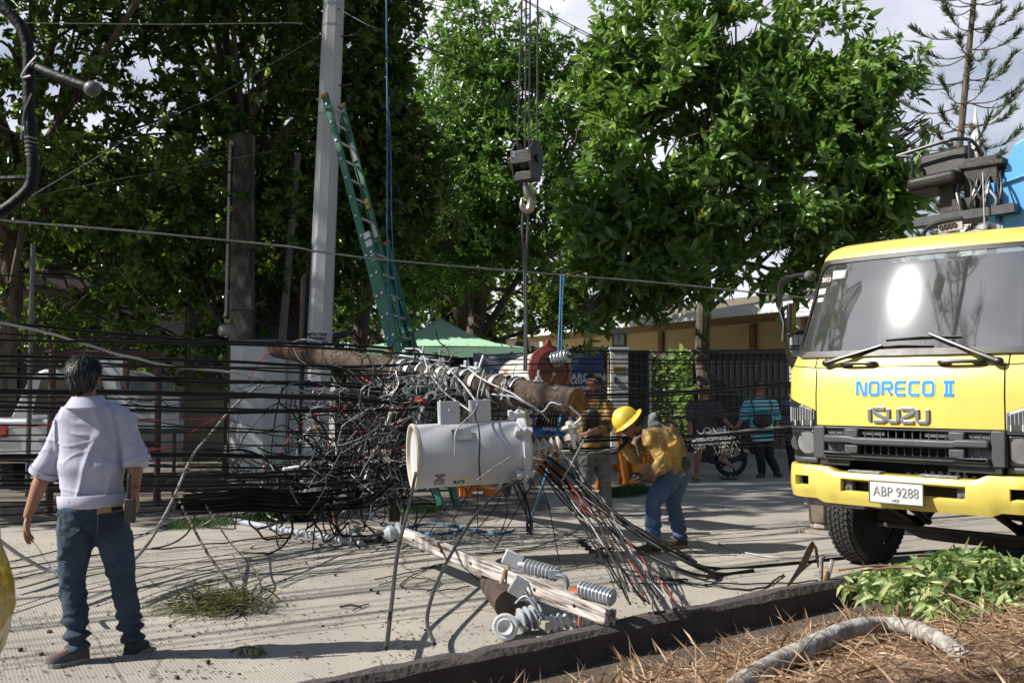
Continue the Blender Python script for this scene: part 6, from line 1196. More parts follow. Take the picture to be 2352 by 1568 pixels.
# bracing irons in the snarl and the brown props
for i, (p, m_, rr_, lb) in enumerate((((D(905, 930, 10.2), D(828, 1130, 10)), GALV, .022, 'left of the two slanting galvanised brace irons below the fallen pole'), ((D(985, 900, 9.9), D(930, 1050, 10)), GALV, .02, 'right of the two slanting galvanised brace irons below the fallen pole'), ((D(915, 880, 10.6), D(905, 1195, 10.9)), mat('dark_prop_wood', (.05, .04, .03), sc=6), .06, 'dark upright timber prop behind the wire snarl'), ((D(752, 1130, 10.6), D(778, 1222, 10.4)), mat('orange_brown_tube', (.24, .08, .04), (.15, .06, .04), sc=7), .02, 'rusty orange tube standing beside the pale pipe end'), ((D(735, 1010, 11.4), D(720, 940, 11.6)), RUST, .025, 'short rusty tube at the foot of the power pole'))):
    mb = MB(); d_ = (p[1]-p[0]); mb.box((p[0]+p[1])/2, (rr_*2, rr_*1.2, d_.length), frame(d_)) if i < 3 else mb.tube(list(p), rr_, 8)
    tag(mb.build('brace' if i < 2 else ('timber_prop' if i == 2 else 'tube'), m_), lb, 'brace' if i < 2 else ('prop' if i == 2 else 'tube'))
o = D(777, 1226, 10.3); mb = MB(); pin(mb, o, V((.1, -.3, -1)), .9); tag(mb.build('spool_insulator', PORC), 'small grey spool insulator at the end of the pale pipe', 'insulator')
o = D(818, 1205, 10.2); mb = MB(); pin(mb, o, V((.1, -.3, -1)), .9); tag(mb.build('spool_insulator', PORC), 'small grey spool insulator tied in wires right of the pale pipe end', 'insulator')
mb = MB(); o = D(670, 1082, 9.9); mb.box(o, (.17, .1, .1), rot(0, -6, 12)); tag(mb.build('junction_box', WHITEP, bev=.015), 'small white junction box hanging in the black cables', 'box')
# bent black pipe near the camera at the upper left
BP = mat('wet_black_pipe', (.004, .004, .005), (.01, .01, .012), sc=12, rough=.55, bump=.3, spec=.25)
t = thing('service_mast', 'bent black pipe with a capped branch at the upper left edge', 'pipe', D(66, 300, 3.6)-V((0, 0, .3))); I = inv(t)
mb = MB(I); mb.tube(spline([D(-900, -70, 3.6), D(-300, -50, 3.6), D(-60, -10, 3.6), D(-5, 12, 3.6), D(35, 45, 3.6), D(58, 85, 3.6), D(66, 130, 3.6), D(66, 220, 3.6), D(70, 310, 3.6), D(76, 380, 3.6), D(68, 430, 3.6), D(30, 468, 3.6), D(-20, 500, 3.6), D(-160, 590, 3.6), D(-240, 700, 3.6), D(-250, 1000, 3.6), D(-250, 1846, 3.6)], 6), .021, 12); mb.build('main_pipe', BP, t)
mb = MB(I); mb.tube(spline([D(70, 148, 3.6), D(120, 170, 3.55), D(200, 200, 3.5)], 6), .016, 12); br = mb.build('branch_pipe', BP, t)
mb = MB(I); mb.ell(D(212, 205, 3.5), (.03, .028, .028), rot(0, 20, 0)); mb.build('cap', mat('grey_cap', (.1, .105, .115), sc=6, rough=.5), br)
mb = MB(I); mb.tube([D(-900, 430, 3.7), D(60, 410, 3.7)], .012, 10); mb.build('stay_pipe', BP, t)
mb = MB(I)
for k in range(5): c = D(71+k*.5, 318+k*10, 3.6); mb.tube([c+V((.02*math.cos(a*PI/6), .02*math.sin(a*PI/6), .002*math.sin(a))) for a in range(13)], .0022, 5)
mb.tube(spline([D(84, 130, 3.57), D(62, 155, 3.57), D(50, 178, 3.58), D(70, 175, 3.57)], 5), .004, 5); mb.tube(spline([D(72, 215, 3.57), D(55, 260, 3.58), D(48, 320, 3.58)], 5), .0025, 5); mb.build('tie_wire', PALEW, t)

# street wires still strung overhead along the road, above the frame; they lay the streaks of shade across the concrete
dw = V((.86, .51, 0))
for i, (px, py, z, r) in enumerate(((160, 1365, 6.2, .022), (520, 1330, 6.6, .016), (700, 1425, 6.0, .02), (300, 1490, 6.4, .014), (900, 1345, 6.9, .02), (100, 1440, 6.1, .025), (380, 1300, 6.6, .012), (620, 1385, 6.3, .012), (1000, 1390, 6.6, .014), (250, 1405, 6.5, .012), (440, 1440, 6.2, .01), (1750, 1250, 7.2, .016), (1650, 1290, 7., .012), (1900, 1235, 7.4, .012))):
    c = G(px, py)+SUN*(z/SUN.z); dj = (dw+V((0, CRS.uniform(-.03, .03), 0))).normalized(); k = (9.2-c.y)/dj.y if c.y < 9.2 else 1.5
    mb = MB(); mb.tube([c-dj*14, c-dj*5-V((0, 0, .05)), c, c+dj*max(1.5, min(k, 5))+V((0, 0, .05))], r, 5); tag(mb.build('overhead_wire', CABLE), 'black street wire strung high above the road, seen only by its shadow', 'cable', 'street wires above the road')

for i in range(9):
    x0, y0 = CRS.uniform(-120, 300), CRS.uniform(800, 1180); x1, y1 = x0+CRS.uniform(300, 620), y0+CRS.uniform(-110, 110); Y0 = CRS.uniform(8.6, 9.6)
    cable([(x0, y0, Y0), ((x0*2+x1)/3, (y0*2+y1)/3+CRS.uniform(0, 26), Y0+.4), ((x0+x1*2)/3, (y0+y1*2)/3+CRS.uniform(0, 26), Y0+.8), (x1, y1, Y0+1)], CRS.choice((.004, .006)), WIREB, 'loose thin wire crossing the black bundle at a slant', 'loose wires crossing the left bundle', .02)
# ---------------------------------------------------------------- people
SKIN = mat('brown_skin', (.3, .145, .085), (.24, .11, .062), sc=6, rough=.5, bump=.05, bsc=120); SKIN.node_tree.nodes['Principled BSDF'].inputs['Subsurface Weight'].default_value = .08
HAIRM = leaf_mat('greying_black_hair', (.008, .008, .008), (.014, .014, .014), (.16, .16, .16), .4, .0); HAIRB = mat('black_hair', (.01, .009, .008), (.02, .018, .016), sc=40, rough=.5, stretch=(1, 1, .2))
EYEM = mat('dark_eye', (.01, .008, .006), rough=.2)
def lerp(a, b, t): return a.lerp(b, t)
def limb(mb, pts, rad, n=14):
    mb.tube(spline(pts, 5), [x for x in np.interp(np.linspace(0, len(pts)-1, (len(pts)-1)*5+1), range(len(pts)), rad)], n)
    mb.ell(pts[0], (rad[0],)*3); mb.ell(pts[-1], (rad[-1],)*3)
def torso(mb, rings):               # rings: centre, half width, half depth, lateral axis, forward axis
    out = []
    for c, a, b, lat, fw in rings: out.append([c+lat*(a*math.copysign(abs(math.cos(q))**.8, math.cos(q)))+fw*(b*math.copysign(abs(math.sin(q))**.9, math.sin(q))) for q in [2*PI*j/28 for j in range(28)]])
    mb.loft(out)
def hand(mb, wr, d, nrm, side, curl=.5, k=1.):
    d = V(d).normalized(); nrm = V(nrm); nrm = (nrm-d*nrm.dot(d)).normalized(); lat = d.cross(nrm)*side
    M3 = Matrix((lat, nrm, d)).transposed(); mb.ell(wr+d*.05*k, (.04*k, .016*k, .056*k), M3, 12, 8); mb.ell(wr+d*.075*k, (.041*k, .014*k, .026*k), M3, 12, 8)
    for i, (off, ln) in enumerate(((-.03, .068), (-.01, .078), (.011, .074), (.031, .058))):
        p = wr+d*.088*k+lat*off*k; pts = [p-d*.02*k, p]; q = d; a = curl*(.55+.12*i)
        for s, f in ((.44, 1.), (.31, 1.1), (.25, .8)): q = (q*math.cos(a*f)+nrm*math.sin(a*f)).normalized() if True else q; nn_ = nrm; p = p+q*ln*s*k; pts.append(p); nrm2 = nrm
        mb.tube(pts, [.0095*k, .0092*k, .0088*k, .0082*k, .006*k], 8); mb.ell(pts[-1], (.0065*k,)*3, None, 8, 5)
    p = wr+d*.025*k-lat*.03*k; pts = [p, p-lat*.022*k+d*.025*k+nrm*.012*k, p-lat*.03*k+d*.052*k+nrm*.022*k, p-lat*.025*k+d*.075*k+nrm*.03*k]
    mb.tube(pts, [.015*k, .012*k, .0105*k, .007*k], 8)
def head(mb, c, fw, up, k=1.):      # cranium, jaw, brow, nose, lips, ears
    fw, up = V(fw).normalized(), V(up); up = (up-fw*up.dot(fw)).normalized(); lat = fw.cross(up); M3 = Matrix((lat, fw, up)).transposed()
    q = lambda x, y, z: c+(lat*x+fw*y+up*z)*k
    mb.ell(q(0, -.01, .03), (.076*k, .094*k, .088*k), M3, 20, 14); mb.ell(q(0, .022, -.03), (.062*k, .07*k, .082*k), M3, 18, 12); mb.ell(q(0, .05, -.085), (.032*k, .03*k, .026*k), M3)
    mb.tube([q(0, .085, .025), q(0, .104, -.012), q(0, .092, -.022)], [.01*k, .016*k, .012*k], 8); mb.ell(q(0, .082, .032), (.055*k, .012*k, .011*k), M3); mb.ell(q(0, .084, -.05), (.024*k, .012*k, .009*k), M3); mb.ell(q(0, .082, -.062), (.021*k, .011*k, .008*k), M3)
    for s in (-1, 1): mb.ell(q(s*.079, -.008, -.005), (.012*k, .02*k, .033*k), M3 @ rot(0, s*12, 0)); mb.ell(q(s*.038, .068, -.02), (.022*k, .015*k, .018*k), M3)
    return q, M3, lat, fw, up
def crease(amp, f, st=(1, 1, 1), seed=0., w=.16):
    o = V((seed, seed*.7, seed*1.3))
    def g(p):
        q = V((p.x*st[0], p.y*st[1], p.z*st[2]))*f+o; q = q+V((noise.noise(q*.7), noise.noise(q*.7+V((5, 0, 0))), noise.noise(q*.7+V((0, 5, 0)))))*.6
        return amp*(max(0, 1-abs(noise.noise(q))/w)**1.3-.35)
    return g
def ridged(amp, f, st=(1, 1, 1), seed=0.):
    o = V((seed, seed*.7, seed*1.3))
    return lambda p: amp*((1-2.2*abs(noise.noise(V((p.x*st[0], p.y*st[1], p.z*st[2]))*f+o)))*.7+.5*noise.noise(V((p.x*st[0], p.y*st[1], p.z*st[2]))*f*2.4-o))
def person(label, J, body_m, fw, hfw, hup=V((0, 0, 1)), k=1., vox=.011, hands=((None, None), (None, None)), curl=(.5, .5), name='person', legs_bare=False, feet=True, w=1.):
    J = {a: D(*b) for a, b in J.items()}; g = (J['anL']+J['anR'])/2; t = thing(name, label, 'person', (g.x, g.y, max(0, min(J['anL'].z, J['anR'].z)-.09))); I = inv(t)
    lat = (J['shR']-J['shL']).normalized(); fw = V(fw); fw = (fw-lat*fw.dot(lat)).normalized(); J['_'] = (lat, fw)
    mb = MB(I); pel, nk = J['pel'], J['neck']; hl = (J['hpR']-J['hpL']).normalized(); ch = J.get('chest', lerp(pel, nk, .62)); wa = J.get('waist', lerp(pel, nk, .3))
    J['chest'], J['waist'] = ch, wa
    torso(mb, [(pel-(nk-pel)*.12, .12*k, .09*k, hl, fw), (pel, .155*k*w, .105*k*w, hl, fw), (wa, .14*k*w, .1*k*w, lat, fw), (ch, .165*k*w, .112*k*w, lat, fw), (lerp(ch, nk, .6), .17*k, .095*k, lat, fw), (nk, .075*k, .07*k, lat, fw)])
    limb(mb, [nk-(nk-pel)*.05, lerp(nk, J['head'], .6)], [.06*k, .053*k])
    for s, i in (('L', 0), ('R', 1)):
        sh, el, wr = J['sh'+s], J['el'+s], J['wr'+s]; limb(mb, [lerp(ch, nk, .6).lerp(sh, .5), sh, lerp(sh, el, .5), el], [.06*k, .055*k, .048*k, .04*k]); limb(mb, [el, lerp(el, wr, .35), wr], [.041*k, .042*k, .027*k])
        hd, hn = hands[i]; hand(mb, wr, hd if hd else wr-el, hn if hn else fw, 1 if i else -1, curl[i], k)
        hp, kn, an = J['hp'+s], J['kn'+s], J['an'+s]; limb(mb, [hp, lerp(hp, kn, .4), kn], [.088*k, .082*k, .054*k]); limb(mb, [kn, lerp(kn, an, .35), an], [.055*k, .058*k, .038*k])
        to = J['to'+s]; limb(mb, [an+(an-to).normalized()*.02*k-V((0, 0, .03)), lerp(an, to, .5)-V((0, 0, .03*k)), to-V((0, 0, .035))], [.034*k, .024*k, .014*k] if feet else [.038*k, .036*k, .026*k])
    J['hq'] = head(mb, J['head'], hfw, hup, k); o = remesh(mb.build('body', body_m, t), vox, 5)
    q, M3, hlat, hfw, hup = J['hq']
    for s in (-1, 1): mb = MB(I); mb.ell(q(s*.031, .083, .008), (.014*k, .007*k, .006*k), M3); mb.build('eye', EYEM, t)
    mb = MB(I); mb.tube([q(-.022, .094, -.056), q(0, .098, -.056), q(.022, .094, -.056)], .0025*k, 5); mb.build('mouth', mat('lip_line', (.1, .035, .03)), t)
    return t, J, I
def shirt(t, J, I, m, sleeve, k=1., vox=.011, hem=.0, name='shirt', wr=None, loose=1., ease=.028, w=1.):
    lat, fw = J['_']; pel, wa, ch, nk = J['pel'], J['waist'], J['chest'], J['neck']; hl = (J['hpR']-J['hpL']).normalized(); mb = MB(I); e = ease
    h0 = lerp(pel, wa, hem)
    torso(mb, [(h0, (.158*w+e)*k*loose, (.108*w+e)*k*loose, hl, fw), (lerp(h0, wa, .6), (.155*w+e)*k*loose, (.108*w+e)*k*loose, lat, fw), (lerp(wa, ch, .5), (.162*w+e)*k*loose, (.112*w+e)*k*loose, lat, fw), (ch, (.172*w+e)*k, (.118*w+e)*k, lat, fw), (lerp(ch, nk, .55), (.172+e)*k, (.1+e*.6)*k, lat, fw), (lerp(ch, nk, .85), (.135+e*.6)*k, (.098+e*.4)*k, lat, fw), (lerp(ch, nk, 1.03), (.086+e*.3)*k, (.084+e*.3)*k, lat, fw)])
    for s in 'LR':
        sh, el, wr_ = J['sh'+s], J['el'+s], J['wr'+s]; base = lerp(ch, nk, .62).lerp(sh, .45)
        if sleeve <= 1: end = lerp(sh, el, sleeve); limb(mb, [base, sh, lerp(sh, end, .5), end], [.07*k, (.06+e*.6)*k, (.056+e*.8)*k, (.056+e*1.05)*k])
        else:
            f = sleeve-1; end = lerp(el, wr_, f); limb(mb, [base, sh, lerp(sh, el, .5), el], [.07*k, (.06+e*.6)*k, (.054+e*.7)*k, (.05+e*.6)*k]); limb(mb, [el, lerp(el, end, .5), end], [(.05+e*.6)*k, (.046+e*.5)*k, (.034+e*.35)*k])
    return remesh(mb.build(name, m, t), vox, 4, wr)
def pants(t, J, I, m, leg=1., k=1., vox=.011, name='trousers', wr=None, ease=.016, top=.25, w=1.):
    lat, fw = J['_']; pel, wa = J['pel'], J['waist']; hl = (J['hpR']-J['hpL']).normalized(); mb = MB(I); e = ease; dn = (pel-wa).normalized()
    torso(mb, [(lerp(pel, wa, top+.35), (.142*w+e)*k, (.1*w+e)*k, hl, fw), (lerp(pel, wa, top), (.152*w+e)*k, (.108*w+e)*k, hl, fw), (pel, (.162*w+e)*k, (.115*w+e)*k, hl, fw), (pel+dn*.07*k, (.15*w+e)*k, (.11*w+e)*k, hl, fw), (pel+dn*.12*k, .08*k, .08*k, hl, fw)])
    for s in 'LR':
        hp, kn, an = J['hp'+s], J['kn'+s], J['an'+s]
        if leg >= 1:
            limb(mb, [hp, lerp(hp, kn, .45), kn], [(.094+e)*k, (.084+e)*k, (.06+e)*k]); limb(mb, [kn, lerp(kn, an, .45), an-V((0, 0, .0))], [(.06+e)*k, (.054+e*1.1)*k, (.045+e*1.3)*k])
        else: end = lerp(hp, kn, leg); limb(mb, [hp, lerp(hp, end, .6), end], [(.094+e)*k, (.09+e*1.2)*k, (.085+e*1.6)*k])
    return remesh(mb.build(name, m, t), vox, 3, wr)
def shoe(t, J, I, s, m, sole_m, k=1., name='shoe', hi=.0):
    an, to = J['an'+s], J['to'+s]; d = (to-an); d.z = 0; d = d.normalized(); heel = an-d*.055*k; ln = ((to-heel).to_2d()).length+.02; z0 = min(to.z, an.z-.07)-.03; x = V((0, 0, 1)).cross(d); rings = []
    b = V((heel.x, heel.y, z0))
    prof = [(0, .028, .05), (.06, .036, .085+hi), (.25, .038, .09+hi), (.42, .04, .075), (.62, .047, .055), (.8, .047, .046), (.93, .036, .038), (1, .016, .028)]
    mb = MB(I)
    for u, hw, h in prof: rings.append([b+d*u*ln+V((0, 0, .022*k))+(x*math.cos(a)*hw*k+V((0, 0, 1))*(h*k*(max(0, math.sin(a))) if math.sin(a) > 0 else 0)) for a in [2*PI*j/16 for j in range(16)]])
    mb.loft(rings); sh = mb.build(name, m, t, ang=60)
    if hi: pass
    mb = MB(I); out = []
    for z, f in ((0, .98), (.024, 1.06)): out.append([b+d*(ln*u)+x*(sg*hw*1.1*f*k)+V((0, 0, z*k)) for sg, pr in ((1, prof), (-1, prof[::-1])) for u, hw, h in pr])
    mb.loft(out); mb.build('sole', sole_m, sh, smooth=False)
    mb = MB(I)
    for j in range(4): u = .34+.09*j; c = b+d*u*ln; h = (.088-.012*j)*k+.022*k; mb.tube([c+x*.03*k+V((0, 0, h-.02)), c+V((0, 0, h+.004)), c-x*.03*k+V((0, 0, h-.02))], .003*k, 4)
    mb.build('laces', PALEW if 'lace' in m.name else BLACK, sh)
    return sh
def band(mb, c, ax_, r0, r1, h, n=24, sx=1., fw=None):
    mb.lathe([(r0, 0), (r1, 0), (r1, h), (r0, h)], c, ax_, n, cap=False)
SOLE = mat('grey_rubber_sole', (.3, .29, .27), (.2, .19, .18), sc=9, rough=.8); DSOLE = mat('dark_sole', (.05, .045, .04), sc=9, rough=.8)
# ---- 1 the man in the white shirt, seen from behind
Y = 5.62
SHIRTW = mat('lilac_white_cotton', (.42, .42, .54), (.37, .37, .48), sc=3, rough=.85, bump=.12, bsc=260, dist=.002)
DENIM = mat('dark_blue_denim', (.014, .03, .055), (.03, .052, .085), sc=4, rough=.9, bump=.25, bsc=300, c3=(.05, .085, .125), lo=.4, hi=.62, det=8, dist=.002)
J1 = dict(head=(193, 868, Y+.02), neck=(200, 926, Y), chest=(210, 1000, Y+.02), waist=(213, 1100, Y), pel=(214, 1165, Y), shL=(156, 962, Y), shR=(278, 957, Y+.03), elL=(102, 1082, Y+.04), elR=(312, 1056, Y+.02), wrL=(65, 1183, Y-.02), wrR=(308, 1127, Y-.04), hpL=(180, 1185, Y-.02), hpR=(250, 1182, Y+.02), knL=(166, 1325, Y-.01), knR=(279, 1318, Y+.05), anL=(178, 1478, 5.56), anR=(306, 1463, 5.72), toL=(115, 1497, 5.45), toR=(330, 1480, 5.86))
t1, J, I = person('grey haired person seen from behind in lilac white shirt and dark jeans', J1, SKIN, (0, 1, 0), (-.12, 1, -.03), vox=.0065, k=1.02, hands=((V((-.15, .1, -1)), V((.8, .1, 0))), (V((.1, -.05, -1)), V((-.8, .2, 0)))), curl=(.45, .55))
sh = shirt(t1, J, I, SHIRTW, .92, vox=.0075, k=.95, hem=.15, wr=lambda p: crease(.012, 3.2, (1.6, 1.6, .7), 3)(p)+crease(.005, 8, (1, 1, 1.2), 1)(p)+ridged(.004, 4, (1, 1, 1), 2)(p)+.014*math.exp(-((p.z-1.06)/.05)**2), ease=.017)
lat, fw = J['_']
mb = MB(I); c = J['neck']; pts = []
for i in range(25): a = PI*(1.12)+PI*1.76*i/24; q = c+lat*.074*math.cos(a)+fw*.076*math.sin(a)+V((0, 0, .022+.006*math.sin(a))); pts.append(q)
mb.loft([[p+V((0, 0, .018)), p+V((0, 0, .02))+(p-c).normalized()*.006, p+(p-c)*.62-V((0, 0, .05)), p+(p-c)*.3-V((0, 0, .065))] for p in pts]); mb.build('collar', SHIRTW, sh, ang=60)
mb = MB(I)
for s in 'LR':
    d_ = (J['el'+s]-J['sh'+s]).normalized(); e = lerp(J['sh'+s], J['el'+s], .92); mb = MB(I); band(mb, e-d_*.03+d_*.045, d_, .075, .0815, .03); mb.build('sleeve_hem', SHIRTW, sh, ang=60)
mb = MB(I); rings = []
for z, f in ((1133, 1.0), (1135, 1.03), (1161, 1.0), (1163, .97)):
    c = D(214, z, Y); rings.append([c+lat*.186*f*math.cos(2*PI*j/36)*(1+.012*math.sin(j*2.3))+fw*.142*f*math.sin(2*PI*j/36)*(1+.012*math.sin(j*1.7)) for j in range(36)])
mb.loft(rings, cap=False); mb.build('waistband', SHIRTW, sh, ang=60)
for px in (166, 178): mb = MB(I); q = D(px, 1146, Y)-fw*(.148*math.sqrt(max(0, 1-((px-214)/76)**2))); mb.lathe([(.008, 0), (.008, .006), (0, .007)], q, -fw, 12); mb.build('button', WHITEP, sh)
if 0: mb.tube([J['neck'].lerp(J['shL'], u/10 if u < 11 else 0)-fw*(.128+.01*math.sin(u)-.03*(u/10)**2)-V((0, 0, .055-.01*u/10)) for u in range(11)], .003, 4); mb.tube([J['neck'].lerp(J['shR'], u/10)-fw*(.128-.03*(u/10)**2)-V((0, 0, .055-.01*u/10)) for u in range(11)], .003, 4)
def jeans_wr(p):
    z = p.z; a = crease(.011, 4.5, (1, 1, 1.5), 5)(p)+crease(.004, 11, (1, 1, 1.6), 2)(p)
    k = max(0, 1-abs(z-.13)/.16); return a+k*.016*math.sin(z*95+2.2*noise.noise(p*6))
jn = pants(t1, J, I, DENIM, 1, vox=.009, k=1.04, wr=jeans_wr, ease=.012, top=-.05)
POCK = mat('pocket_denim', (.012, .022, .04), (.022, .036, .058), sc=8, rough=.9, bump=.2, bsc=300)
for px, sx in ((176, 1), (266, 1)):
    mb = MB(I); g = []
    for (x, y) in ((-.062, .06), (.062, .066), (.066, -.04), (.0, -.085), (-.06, -.045)):
        q = D(px, 1195, Y)+lat*x+V((0, 0, y)); dx = (px-214)/76*.16+x; g.append(q-fw*(.128*math.sqrt(max(.1, 1-(dx/.2)**2))+.012))
    mb.add(g+[p+fw*.02 for p in g], [(0, 1, 2, 3, 4), (9, 8, 7, 6, 5)]+[(i, 5+i, 5+(i+1) % 5, (i+1) % 5) for i in range(5)]); pk = mb.build('back_pocket', POCK, jn, bev=.004)
    mb = MB(I); mb.tube(spline([g[0]+V((0, -.003, 0)), g[0].lerp(g[1], .5)+V((0, -.004, -.004)), g[1]+V((0, -.003, 0))], 4), .002, 4); mb.build('pocket_stitching', mat('tan_thread', (.25, .16, .06)), pk)
mb = MB(I); q = D(258, 1165, Y)-fw*.15; mb.box(q+V((0, 0, .005)), (.07, .01, .035), rot(0, -8, 25)); mb.build('leather_patch', mat('tan_patch', (.3, .2, .1), sc=9), jn)
for s, mm in (('L', mat('lit_canvas_shoe', (.1, .085, .085), (.07, .06, .06), sc=9, rough=.9)), ('R', mat('shaded_canvas_shoe', (.03, .028, .028), sc=9, rough=.9))): shoe(t1, J, I, s, mm, SOLE, 1.05)  # one pair of shoes; shade on the right one is put into its colour
q, M3, hlat, hfw, hup = J['hq']
mb = MB(I); mb.ell(q(0, -.02, .038), (.087, .099, .096), M3, 28, 20); mb.ell(q(0, -.045, -.01), (.076, .064, .075), M3, 24, 14); hr = remesh(mb.build('hair', HAIRB, t1), .008, 4, lambda p: .0035*noise.noise(V((p.x*60, p.y*60, p.z*14))))
rs = np.random.RandomState(4); hp_ = [v.co.copy() for v in hr.data.vertices]; hn_ = [v.normal.copy() for v in hr.data.vertices]; idx = rs.choice(len(hp_), 7500); P = []; Dn = []; Nn = []; ctop = inv(t1) @ q(.01, -.02, .14)
for i in idx:
    p, n = hp_[i], hn_[i]; d = (p-ctop); d = d-n*d.dot(n); d = d.normalized()+n*.28+V((rs.normal(), rs.normal(), rs.normal()))*.16; P.append(tuple(p-n*.002)); Dn.append(tuple(d)); Nn.append(tuple(n))
leaf_mesh('hair_strands', HAIRM, np.array(P), np.array(Dn), np.array(Nn), rs.uniform(.025, .055, len(P)), rs.uniform(.0016, .003, len(P)), rs.random(len(P))**2.2, hr, droop=.25, fold=.0)
# two way radio on the right hip
mb = MB(I); o = D(299, 1172, Y-.12); mb.box(o, (.055, .035, .13)); mb.tube([o+V((-.01, 0, .06)), o+V((-.008, 0, .2))], .011, 8); mb.build('belt_radio', BLACK, t1, bev=.008)
mb = MB(I); band(mb, J['wrR']+V((0, 0, .01)), (J['elR']-J['wrR']), .03, .033, .008); mb.build('wrist_cord', REDP, t1)
# ---- 2 the bending worker
Y = 9.32
def jacket_mat(name, base, dark, black, sc=3.): return mat(name, base, dark, sc=sc, rough=.6, bump=.15, bsc=120, c3=black, lo=.42, hi=.56, det=7, dist=.004)
JKT = jacket_mat('mustard_brown_jacket', (.36, .23, .055), (.12, .072, .034), (.03, .02, .012)); HOODG = mat('grey_hood', (.13, .15, .16), (.09, .1, .11), sc=8, rough=.9); GLOVE = mat('dark_glove', (.025, .025, .027), sc=9, rough=.7)
JEAN2 = mat('mid_blue_denim', (.035, .07, .15), (.06, .105, .2), sc=4, rough=.9, bump=.25, bsc=300, c3=(.12, .18, .29), lo=.4, hi=.64, det=8, dist=.002)
J2 = dict(head=(1446, 976, Y), neck=(1476, 983, Y), chest=(1515, 1000, Y+.02), waist=(1548, 1050, Y+.03), pel=(1548, 1090, Y+.04), shL=(1492, 1006, Y-.17), shR=(1484, 990, Y+.2), elL=(1527, 1066, Y-.22), elR=(1455, 1048, Y+.22), wrL=(1480, 1091, Y-.24), wrR=(1434, 1012, Y+.1), hpL=(1537, 1098, Y-.08), hpR=(1556, 1096, Y+.14), knL=(1500, 1152, Y-.12), knR=(1545, 1152, Y+.12), anL=(1501, 1246, Y-.13), anR=(1563, 1232, Y+.18), toL=(1468, 1260, Y-.2), toR=(1534, 1249, Y+.1))
t2, J, I = person('bending person in yellow hard hat, mustard jacket and blue jeans', J2, SKIN, (-.75, -.1, -.6), (-.72, -.25, -.66), V((-.6, 0, .75)), vox=.009, k=.97, hands=((V((-1, -.1, .1)), V((0, .3, -1))), (V((-.45, -.1, -.8)), V((-.6, 0, .4)))), curl=(.9, .5))
shirt(t2, J, I, JKT, 1.95, vox=.01, hem=-.25, name='jacket', wr=lambda p: crease(.02, 4, (1, 1, 1), 7)(p)+crease(.009, 9, (1, 1, 1), 8)(p), ease=.04, loose=1.08)
mb = MB(I); c = lerp(J['neck'], J['chest'], .1); mb.ell(c+V((.03, .02, .03)), (.13, .15, .055), frame(V((-.8, 0, .55))).to_3x3() @ rot(0, 0, 0), 20, 10); mb.ell(c+V((.07, 0, .03)), (.1, .13, .06)); remesh(mb.build('hood', HOODG, t2), .012, 3, ridged(.008, 9, (1, 1, 1), 4))
mb = MB(I); mb.tube(spline([lerp(J['neck'], J['shL'], .5)+V((-.06, -.05, -.02)), D(1460, 1012, Y-.2), D(1463, 1032, Y-.2), D(1467, 1046, Y-.2)], 5), .007, 6); mb.build('drawcord', mat('pale_blue_cord', (.35, .45, .52)), t2)
mb = MB(I); q0 = D(1572, 1062, Y-.11); mb.ell(q0, (.075, .05, .055), rot(0, 25, 20), 18, 10); remesh(mb.build('waist_pouch', BLACK, t2), .01, 2, ridged(.008, 14, (1, 1, 1), 1))
pants(t2, J, I, JEAN2, 1, k=.97, vox=.01, wr=lambda p: crease(.013, 5, (1, 1, 1.5), 2)(p)+max(0, 1-abs(p.z-.16)/.16)*.012*math.sin(p.z*80+2*noise.noise(p*6)), ease=.02)
for s in 'LR': shoe(t2, J, I, s, mat('brown_lace_boot', (.045, .03, .024), (.03, .022, .02), sc=9, rough=.8), mat('tan_sole', (.16, .12, .08), sc=9), 1.15, hi=.02)
q, M3, hlat, hfw, hup = J['hq']; HATY = mat('yellow_helmet_plastic', (.72, .52, .05), (.66, .47, .045), sc=3, rough=.42, coat=.1, c3=(.5, .35, .04), hi=.8)
ht = thing('hard_hat', 'yellow full brim hard hat on the bending worker', 'helmet', q(0, 0, .05)); Ih = inv(ht); hu = hup.normalized(); c = q(0, -.005, .045)
mb = MB(Ih); rings = []
for h, r in ((-.005, .118), (.03, .121), (.075, .112), (.11, .085), (.132, .045), (.138, .01)): rings.append([c+hlat*r*.93*math.cos(a)+hfw*r*1.08*math.sin(a)+hu*h for a in [2*PI*j/32 for j in range(32)]])
mb.loft(rings); sh_ = mb.build('shell', HATY, ht)
mb = MB(Ih); out = []
for r, h in ((.11, .0), (.118, .006), (.165, -.012), (.168, -.018), (.162, -.02), (.11, -.008)): out.append([c+hlat*r*.94*math.cos(a)+hfw*r*1.06*math.sin(a)+hu*(h-.012*math.cos(2*a)*(r > .15)) for a in [2*PI*j/36 for j in range(36)]])
mb.loft(out+[out[0]], cap=False); mb.build('brim', HATY, sh_)
mb = MB(Ih)
for dx in (-.028, 0, .028): mb.tube(spline([c+hfw*.1*math.cos(a)*1.05+hu*(.03+.108*math.sin(a))+hlat*dx for a in [PI*i/8 for i in range(9)]], 3), .007, 6)
mb.build('crown_ridges', HATY, sh_)
mb = MB(I); mb.tube([q(-.083, .0, .01), q(-.05, .082, .012), q(0, .097, .012), q(.05, .082, .012), q(.083, 0, .01)], .011, 8); mb.build('sunglasses', BLACK, t2)
mb = MB(I); mb.ell(q(0, -.045, -.01), (.078, .06, .08), M3); mb.build('hair', HAIRB, t2)
for s in 'R': 
    mb = MB(I); hand(mb, J['wr'+s], V((-.45, -.1, -.8)), V((-.6, 0, .4)), 1, .5, 1.12); mb.ell(J['wr'+s], (.042, .042, .05)); remesh(mb.build('glove', GLOVE, t2), .009, 3)
mb = MB(I); hand(mb, J['wrL'], V((-1, -.1, .1)), V((0, .3, -1)), -1, .9, 1.1); remesh(mb.build('glove', GLOVE, t2), .009, 3)
